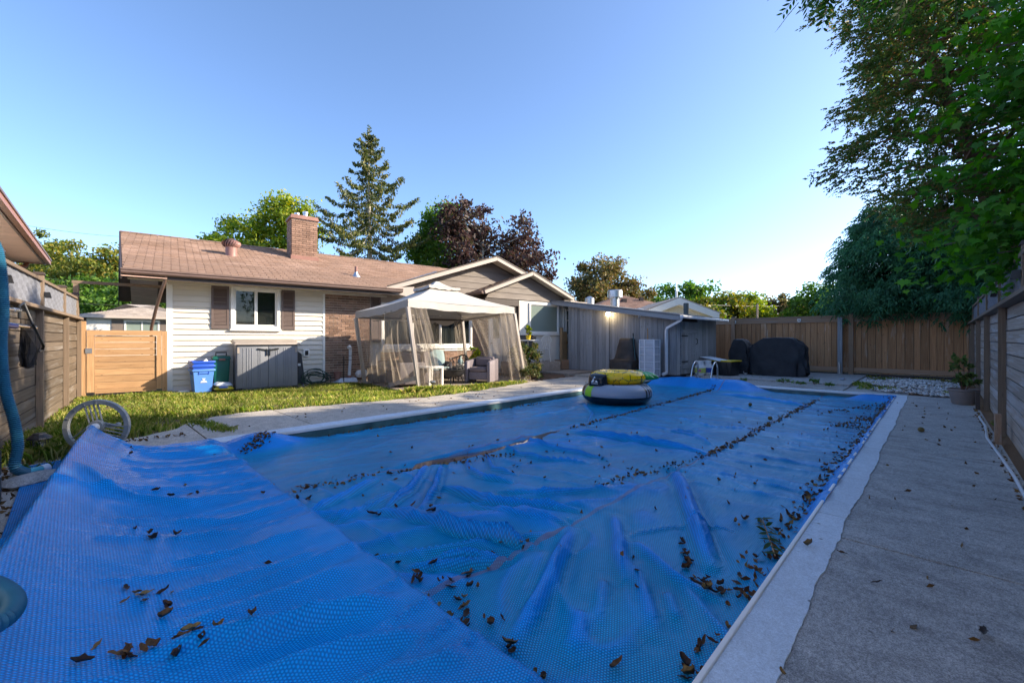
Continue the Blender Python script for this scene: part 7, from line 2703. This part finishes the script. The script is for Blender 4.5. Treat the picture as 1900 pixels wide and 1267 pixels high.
# garden trees behind the right fence and further along it: they shade the pool
for i, (x, y, h, r, K, lab) in enumerate(((4.9, -3.3, 4.9, 1.6, 90, 'small leafy maple behind the near part of the grey fence'), (9.8, -4.6, 7.4, 1.9, 110, 'leafy maple behind the boughs over the right fence'), (12.6, -4.5, 8.4, 1.9, 120, 'leafy maple close behind the ragged cedar'), (15.9, -4.0, 7.5, 2.1, 130, 'leafy maple behind the right fence next to the yard corner'), (19.4, -3.9, 7.5, 2.1, 120, 'lower leafy maple past the far corner of the yard'), (23.3, -4.6, 8.8, 2.3, 130, 'tall maple beyond the corner behind the cypresses'), (27.4, -5.2, 11.4, 2.6, 150, 'tallest maple in the row beyond the far corner'))):
    tree('shade_tree', lab, 'tree', (x, y, 0), h, [((0, 0, h * .60), (r, r, h * .40), .7), ((0, 0, h * .33), (r * .9, r * .9, h * .25), .3)], K, .6, 110, .14, 'lf_maple', 'bark', .16, 'trees behind the right fence', limbs=14, shell=.3)


# ================================================================== SHRUBS, POT PLANTS, WEEDS
def shrub(name, label, cat, loc, rx, ry, h, K, per, size, lm, group=None, asp=.42, parent=None, stems=10, z0=.0, droop=.2):
    t = parent or thing(name, label, cat, loc, 0, group)
    C = crown_points((0, 0, z0 + h * .55), (rx, ry, h * .45), K, .3, .3)
    idx = np.repeat(np.arange(K), per)
    P = C[idx] + nr.normal(size=(len(idx), 3)) * .09 * max(rx, .2)
    P[:, 2] = np.maximum(P[:, 2], z0 + .02)
    V, F = leaf_quads(P, size, asp, 0, droop)
    link('foliage', npmesh('foliage', V, F, M[lm]), t)
    mb = MB()
    for k in range(min(stems, K)):
        e = Vector(C[k])
        mb.tube([Vector((e.x * .12, e.y * .12, z0)), Vector((e.x * .5, e.y * .5, z0 + (e.z - z0) * .55)), e], [.010, .007, .003], 4, False)
    mb.build('stem', M['bark_cedar'], t)
    return t


shrub('leafy_shrub', 'leafy shrub with pale drying leaves at the right gazebo post', 'shrub', (9.55, 8.75, 0), .48, .48, 1.12, 46, 34, .055, 'lf_shrub')
shrub('leafy_shrub', 'lower sprawling shrub in front of the drying one by the mulch', 'shrub', (9.25, 8.28, 0), .45, .28, .50, 30, 30, .05, 'lf_shrub')
shrub('leafy_shrub', 'green shrub between the drying shrub and the porch step', 'shrub', (9.9, 9.15, 0), .35, .35, .95, 34, 30, .055, 'lf_green')
shrub('leafy_shrub', 'yellow green plant against the brick behind the gazebo curtains', 'shrub', (8.75, 10.1, 0), .28, .25, .95, 24, 26, .06, 'lf_birch')
shrub('leafy_shrub', 'low green plant at the foot of the back gazebo curtain', 'shrub', (8.45, 9.75, 0), .25, .22, .35, 16, 22, .045, 'lf_green')
shrub('', '', '', None, .10, .10, .34, 14, 14, .05, 'lf_birch', parent=yp, z0=.13, stems=5)
M['tomato'] = leafmat('tomato_leaf', [(.06, .11, .03), (.11, .17, .045), (.17, .21, .06)], .35, nscale=4)
shrub('', '', '', None, .22, .22, .62, 26, 16, .045, 'tomato', parent=pt, z0=.25, stems=14)
for i, (u, v, w, h, lab) in enumerate(((52, 845, .16, .20, 'small leafy weed at the foot of the hanging hose'), (65, 878, .14, .10, 'low weed among the stones by the hose end'), (150, 722, .14, .20, 'grassy weed at the left foot of the cedar gate'), (248, 727, .10, .10, 'small weed under the middle of the cedar gate'),
                                  (1088, 690, .10, .12, 'small dark weed at the foot of the shed wall'), (1270, 698, .22, .14, 'weeds growing at the shed corner below the downspout'), (1860, 800, .12, .16, 'green weed beside the walnuts along the right fence'),
                                  (1380, 707, .14, .06, 'flat weed in the joint before the covered smoker'), (1455, 710, .22, .08, 'widest flat weed in the joint before the long grill'), (1485, 713, .13, .06, 'smaller flat weed right of the widest joint weed'), (1510, 712, .14, .14, 'upright weed in the deck joint right of the long grill'), (1538, 716, .14, .06, 'last flat weed of the deck joint by the loose post'))):
    p = G(u, v, .075 if u > 1300 and u < 1600 else 0)
    shrub('weed', lab, 'weed', p, w, w * .8, h, 9, 16, .03, 'lf_green', 'weeds in cracks and corners', .3, stems=4, droop=-.3)


# ================================================================== GRASS
def lf_grass(name, cols):
    return leafmat(name, cols, .45, .5, nscale=1.6)


M['grass'] = lf_grass('lawn_grass', [(.10, .18, .028), (.20, .29, .05), (.36, .38, .085), (.54, .47, .21)])


def grass(name, pts, h, w=.005, lean=.5, m='grass'):
    P = np.array(pts); n = len(P)
    a = nr.random(n) * 2 * PI
    d = np.stack([np.cos(a), np.sin(a), np.zeros(n)], 1)
    s = np.stack([-np.sin(a), np.cos(a), np.zeros(n)], 1)
    hh = (h * (.45 + .8 * nr.random(n)))[:, None] if np.isscalar(h) else (h * (.5 + .7 * nr.random(n)))[:, None]
    ln = (lean * (.3 + nr.random(n)))[:, None]
    ww = w * (.7 + .7 * nr.random(n))[:, None]
    up_ = np.array([0, 0, 1.0])
    m1 = P + up_ * hh * .55 + d * hh * ln * .25
    tip = P + up_ * hh * (1 - .25 * ln) + d * hh * ln
    V = np.stack([P - s * ww, P + s * ww, m1 + s * ww * .8, tip, m1 - s * ww * .8], 1).reshape(-1, 3)
    F = np.arange(5 * n).reshape(n, 5)
    return tag(link(name, npmesh(name, V, F, M[m])), kind='stuff')


pts = []; hs_ = []
def house_y(x): return 12.2 - .124 * (x - 1.47)
N_ = 120000
X = nr.random(N_) * 9.9 - .9; Y = 6.2 + nr.random(N_) * 6.1
ly = np.interp(X, LX, LY) + .035 * np.sin(X * 7.3) + .02 * np.sin(X * 17 + 1)
keep = (Y > ly - .02 + .05 * nr.random(N_)) & (Y < house_y(X) - np.where(X > 1.5, .52, -.3))
keep &= ~((X > 5.3) & (Y > 8.14 + .08 * np.sin(X * 9) - .012 * (X - 5) ** 2))
keep &= (X > (-1.0 + (Y - 2.4) * .1025) + .05)
pat = np.sin(X * 2.3 + 1.1 * np.sin(Y * 2.1)) * np.sin(Y * 2.9 + X) + .7 * nr.random(N_)
keep &= (pat > -.32)
X, Y = X[keep], Y[keep]
hgt = .05 + .03 * np.sin(X * 1.9) * np.sin(Y * 2.3) + .035 * nr.random(len(X))
edge = np.clip((np.interp(X, LX, LY) + .5 - Y) / .5, 0, 1)
hgt += .05 * edge * (nr.random(len(X)) < .3)
near = np.clip((1.6 - X) / 1.6, 0, 1) * np.clip((8.6 - Y) / 1.5, 0, 1)
hgt += .09 * near
grass('grass', np.stack([X, Y, np.full(len(X), -.012)], 1), np.clip(hgt, .03, .2))
# tufts in the crack and along the gazebo's edge
pts = []; hh_ = []
for (x0, y0, x1, y1, n_, h_, sp) in ((1.2, 7.75, 1.42, 6.55, 700, .06, .05), (5.2, 8.15, 8.2, 7.98, 1500, .11, .07), (5.2, 8.2, 6.1, 8.05, 1500, .15, .10), (-.25, 6.3, -.1, 6.9, 900, .17, .12)):
    for k in range(n_):
        q = nr.random()
        pts.append((x0 + (x1 - x0) * q + nr.normal() * sp, y0 + (y1 - y0) * q + nr.normal() * sp, -.005)); hh_.append(h_)
grass('grass', pts, np.array(hh_), .006, .7)

# gravel bed: white stones, weeds
def stones(name, pts, size, m):
    P = np.array(pts); n = len(P)
    base = np.array([(1, 0, 0), (.3, .9, .05), (-.8, .5, 0), (-.7, -.6, .05), (.4, -.9, 0), (.1, .05, .7), (0, 0, -.4)])
    F0 = [(0, 1, 5), (1, 2, 5), (2, 3, 5), (3, 4, 5), (4, 0, 5), (1, 0, 6), (2, 1, 6), (3, 2, 6), (4, 3, 6), (0, 4, 6)]
    a = nr.random(n) * 6.28
    s = size * (.5 + nr.random(n))
    c, sn = np.cos(a), np.sin(a)
    V = np.zeros((n, 7, 3))
    for i, b_ in enumerate(base):
        bx, by, bz = b_[0] * (.8 + .4 * nr.random(n)), b_[1] * (.6 + .4 * nr.random(n)), b_[2]
        V[:, i, 0] = P[:, 0] + s * (bx * c - by * sn); V[:, i, 1] = P[:, 1] + s * (bx * sn + by * c); V[:, i, 2] = P[:, 2] + s * bz
    F = (np.array(F0)[None] + 7 * np.arange(n)[:, None, None]).reshape(-1, 3)
    return tag(link(name, npmesh(name, V.reshape(-1, 3), F, M[m])), kind='stuff')


n = NT('pale_gravel')
c = n.ramp(n.island(0, 1), [(0, (.13, .12, .11)), (.3, (.48, .47, .46)), (.7, (.75, .74, .73)), (1, (.38, .29, .23))])
M['gravel'] = n.done(n.bsdf(c, .8, 0, .3))
X = 12.3 + nr.random(5200) * 4.8; Y = -.50 + nr.random(5200) * 2.2
k_ = (Y < 1.05 + .5 * np.sin(X * 1.3) * (X > 13.2) + .35 * (X > 13.4)) & (np.sin(X * 4.1 + Y * 3) * np.sin(Y * 5 - X) + nr.random(5200) * 1.6 > .25) & (X > 12.3 + .28 * np.sin(Y * 4) ** 2 + .25 * (Y > .6))
X, Y = X[k_], Y[k_]
stones('gravel', np.stack([X, Y, .015 + .10 * np.exp(-((X - 14.6) / 1.6) ** 2) * np.exp(-((Y - .4) / .8) ** 2)], 1), .038, 'gravel')
X = 12.8 + nr.random(2600) * 4.2; Y = -.4 + nr.random(2600) * 1.9
k_ = np.sin(X * 3.1 + 2) * np.sin(Y * 4.4 + X) > .12
grass('weeds', np.stack([X[k_], Y[k_], np.full(k_.sum(), .02)], 1), .09, .012, 1.0)

# ================================================================== DRY LEAVES
M['dry_leaf'] = leafmat('dry_leaf', [(.055, .028, .014), (.10, .052, .022), (.17, .095, .035), (.22, .15, .05)], .2, .6, nscale=8)
M['dry_leaf_o'] = None
n = NT('dry_brown_leaf')
c = n.ramp(n.objrand(0, 1), [(0, (.03, .017, .012)), (.5, (.07, .038, .022)), (.8, (.13, .07, .03)), (1, (.22, .15, .055))])
c = n.val(c, n.ramp(n.noise(n.coords(), 60, 3), [(.3, .7), (.7, 1.25)]))
M['dry_leaf_o'] = n.done(n.bsdf(c, .6, 0, .25))
leaf_meshes = []
for k in range(6):
    V = []; nn = 7
    L = (.13, .11, .15, .12, .10, .14)[k]; W = (.026, .03, .022, .03, .034, .024)[k]
    curl = (.5 + .35 * k) * .9; fold = .5 + .25 * (k % 4)
    for i in range(nn):
        t = i / (nn - 1)
        a = curl * (t - .5) * 1.8
        x = L * (math.sin(a) / max(curl * 1.8, .1)) * 1.0
        z = L * (1 - math.cos(a)) / max(curl * 1.8, .1)
        w = W * math.sin(PI * min(.98, t * .94 + .04)) ** .8 * (1 + .18 * math.sin(i * 2.3 + k))
        for s in (-1, 0, 1):
            V.append((x, s * w * .8, z + abs(s) * w * fold + .004 * math.sin(i * 1.9 + s + k)))
    F = [(3 * i + j, 3 * i + 3 + j, 3 * i + 4 + j, 3 * i + 1 + j) for i in range(nn - 1) for j in (0, 1)]
    leaf_meshes.append(npmesh('dry_leaf', V, F, M['dry_leaf_o'], True))


def drop_leaf(u, v, spread, onz=None, scale=1.0):
    z = -.09 if onz is None else onz
    p = G(u, v, z)
    x = p.x + nr.normal() * spread[0]; y = p.y + nr.normal() * spread[1]
    if onz is None:
        lo, hi = cover_ylim(min(x, 11.8))
        y = min(max(y, lo + .03), hi - .03)
        z = cz(x, y)
    o = link('dry_leaf', leaf_meshes[nr.integers(6)])
    o.location = (x, y, z + .006)
    o.rotation_euler = (nr.normal() * .3, nr.normal() * .3, nr.random() * 6.28)
    s = scale * (.30 + .42 * nr.random())
    o.scale = (s, s, s)
    return o


lf_cover = []
# single leaves and clusters: pixel of the centre, number, spread along X and Y
CL = [(262, 1250, 14, .045, .05), (285, 1157, 4, .05, .05), (300, 1025, 3, .04, .06), (252, 1014, 1, 0, 0), (266, 1135, 2, .03, .03), (262, 1132, 2, .05, .05), (335, 1190, 3, .06, .05), (372, 1200, 2, .05, .04), (402, 1190, 1, 0, 0), (467, 1183, 1, 0, 0), (320, 1130, 3, .05, .06), (240, 850, 2, .06, .06), (310, 932, 2, .03, .05), (366, 926, 2, .04, .02), (240, 868, 1, 0, 0), (398, 845, 1, 0, 0), (490, 912, 1, 0, 0),
      (770, 1078, 9, .05, .04), (850, 1110, 8, .04, .08), (838, 1142, 7, .03, .05), (860, 1085, 5, .05, .03), (905, 1150, 4, .05, .05), (880, 1055, 5, .06, .03), (835, 1080, 3, .06, .03), (565, 905, 6, .06, .05), (560, 930, 4, .04, .04), (660, 885, 1, .03, .03), (703, 958, 3, .03, .04), (735, 942, 1, 0, 0), (780, 945, 2, .05, .05), (800, 955, 2, .05, .04),
      (920, 1015, 2, .04, .03), (975, 1010, 2, .06, .03), (1258, 1000, 3, .04, .04), (1262, 1016, 3, .03, .03), (1275, 1034, 4, .04, .03), (1280, 1048, 5, .05, .03), (1290, 1072, 8, .05, .04), (1315, 1083, 6, .05, .03), (1335, 1090, 4, .04, .03), (1326, 1100, 3, .03, .03), (1385, 1100, 9, .05, .05), (1410, 1070, 6, .05, .04), (1395, 1108, 5, .04, .04), (1425, 1030, 5, .04, .05), (1430, 1040, 5, .05, .03),
      (1350, 1162, 2, .03, .02), (1340, 1190, 2, .03, .02), (1300, 1200, 5, .05, .03), (1290, 1222, 2, .03, .02), (1300, 1245, 4, .05, .03), (1280, 1255, 3, .03, .02), (940, 1210, 2, .03, .02), (994, 1250, 1, 0, 0), (1010, 1250, 2, .03, .02), (1142, 1232, 1, 0, 0), (945, 1195, 1, 0, 0),
      (1375, 962, 5, .07, .05), (1415, 962, 6, .05, .05), (1455, 958, 6, .06, .04), (1475, 955, 5, .06, .03), (1440, 975, 5, .06, .05), (1500, 925, 9, .12, .03), (1510, 905, 8, .12, .03), (1535, 870, 8, .14, .03), (1555, 845, 8, .16, .03), (1575, 820, 8, .18, .03), (1545, 850, 5, .12, .05), (1580, 790, 7, .18, .03),
      (860, 845, 3, .08, .03), (995, 808, 5, .12, .03), (1110, 855, 6, .1, .04), (1150, 862, 4, .1, .03), (1170, 870, 3, .05, .04), (1190, 877, 2, .04, .02), (1270, 862, 5, .1, .03), (1230, 870, 4, .08, .04), (1300, 850, 7, .12, .02), (1340, 832, 8, .15, .02), (1370, 815, 6, .15, .02), (1020, 835, 3, .1, .05), (1105, 898, 1, 0, 0), (960, 862, 3, .06, .04), (1225, 820, 2, .08, .04), (1390, 795, 3, .1, .04), (1310, 845, 3, .1, .04), (1200, 880, 1, 0, 0), (1340, 885, 2, .06, .03), (1400, 898, 2, .06, .02)]
for u, v, n_, sx, sy in CL:
    for k in range(n_ if n_ < 4 else int(n_ * .75)):
        o = drop_leaf(u, v, (sx, sy), scale=.95 if v > 900 else .7)
        if u < 500 and v > 840: 
            z_ = .04
            p = G(u, v, .05); x = p.x + nr.normal() * sx; y = p.y + nr.normal() * sy
            o.location = (x, y, cz(x, y) + .006)
        lf_cover.append(o)
for o in lf_cover: tag(o, 'dry brown curled leaf lying on the blue pool cover', 'leaf', 'dry leaves on the pool cover')
for u, v, lab in ((1502, 1012, 'small dark curled leaf on the pale coping'), (1562, 1027, 'orange brown leaf at the edge of the coping paint'), (1714, 776, 'reddish leaf lying near the lone walnut on the walk'), (1665, 748, 'tiny dark twig leaf on the far coping'), (1627, 1082, 'dark leaf scrap on the stained concrete'), (1826, 1175, 'long brown leaf stain scrap on the near concrete'), (1450, 1247, 'curled leaf at the wavy coping border')):
    o = drop_leaf(u, v, (0, 0), .012, 1.0 if v > 900 else 1.3)
    tag(o, lab, 'leaf', 'leaves on the concrete')
# a fallen green twig
tw = thing('fallen_twig', 'fallen walnut twig with dark green leaflets on the cover by the right coping', 'twig', (0, 0, 0))
a_, b_ = G(1415, 968, -.085), G(1438, 1035, -.085)
P = []; A = []; N = []; S = []
for i in range(12):
    q = i / 11
    p = a_.lerp(b_, q); d = (b_ - a_).normalized(); sd = Vector((-d.y, d.x, 0))
    for sg in (-1, 1):
        pp_ = p + sd * sg * .028 + Vector((0, 0, .02 + .015 * nr.random()))
        P.append(pp_); A.append(sd * sg + d * .5 + Vector(nr.normal(size=3) * .35)); N.append(Vector((nr.normal() * .5, nr.normal() * .5, 1))); S.append(.05 + .035 * nr.random())
V, F = shaped(np.array(P), np.array(A), np.array(N), np.array(S), WAL)
link('leaflets', npmesh('leaflets', V, F, M['lf_walnut']), tw)
MB().tube([a_ + Vector((0, 0, .015)), b_ + Vector((0, 0, .015))], .004, 5).build('stem', M['cedar'], tw)

# crumbs of leaf litter along the seams, the rim and the deck: too small and many to count
P = []
def litter(u0, v0, u1, v1, n_, sx, sy):
    a, b2 = G(u0, v0, -.09), G(u1, v1, -.09)
    for k in range(n_):
        q = nr.random()
        x = a.x + (b2.x - a.x) * q + nr.normal() * sx; y = a.y + (b2.y - a.y) * q + nr.normal() * sy
        lo, hi = cover_ylim(min(max(x, 1.2), 11.8)); y = min(max(y, lo + .02), hi - .02)
        P.append((x, y, cz(x, y) + .008))
litter(1060, 794, 1326, 722, 420, .05, .03)
litter(1320, 842, 1515, 742, 420, .05, .035)
litter(1100, 905, 1320, 842, 70, .05, .05)
litter(1500, 925, 1650, 745, 380, .08, .05)
litter(1380, 1100, 1500, 930, 90, .05, .05)
litter(1540, 790, 1610, 780, 120, .3, .04)
litter(1530, 765, 1630, 752, 90, .2, .05)
litter(455, 842, 500, 825, 120, .06, .03)
litter(600, 806, 1000, 748, 160, .1, .03)
litter(545, 910, 800, 858, 90, .05, .05)
litter(820, 860, 950, 840, 50, .05, .06)
litter(800, 1040, 1400, 800, 80, 1.2, .7)
litter(640, 900, 1100, 800, 30, .8, .5)
V, F = leaf_quads(np.array(P), .022, .5, .7)
tag(link('leaf_litter', npmesh('leaf_litter', V, F, M['dry_leaf'])), kind='stuff')
P = [(nr.random() * 12 + .5, -.45 + nr.random() * .85, .006) for _ in range(60)] + [(nr.random() * 11 - .3, -.5 + nr.random() * .06, .01) for _ in range(260)] + [(1.3 + nr.random() * 9, 6.3 + nr.random() * 1.0, .006) for _ in range(60)] + [(12.4 + nr.random() * 4, 1.7 + nr.random() * 4, .08) for _ in range(40)] + [(.1 + nr.random() * .9, 6.6 + nr.random() * .2, .01) for _ in range(60)] + [(-.5 + nr.random() * .25, 4 + nr.random() * 2.2, .01) for _ in range(120)]
V, F = leaf_quads(np.array(P), .022, .5, .7)
tag(link('leaf_litter', npmesh('leaf_litter', V, F, M['dry_leaf'])), kind='stuff')
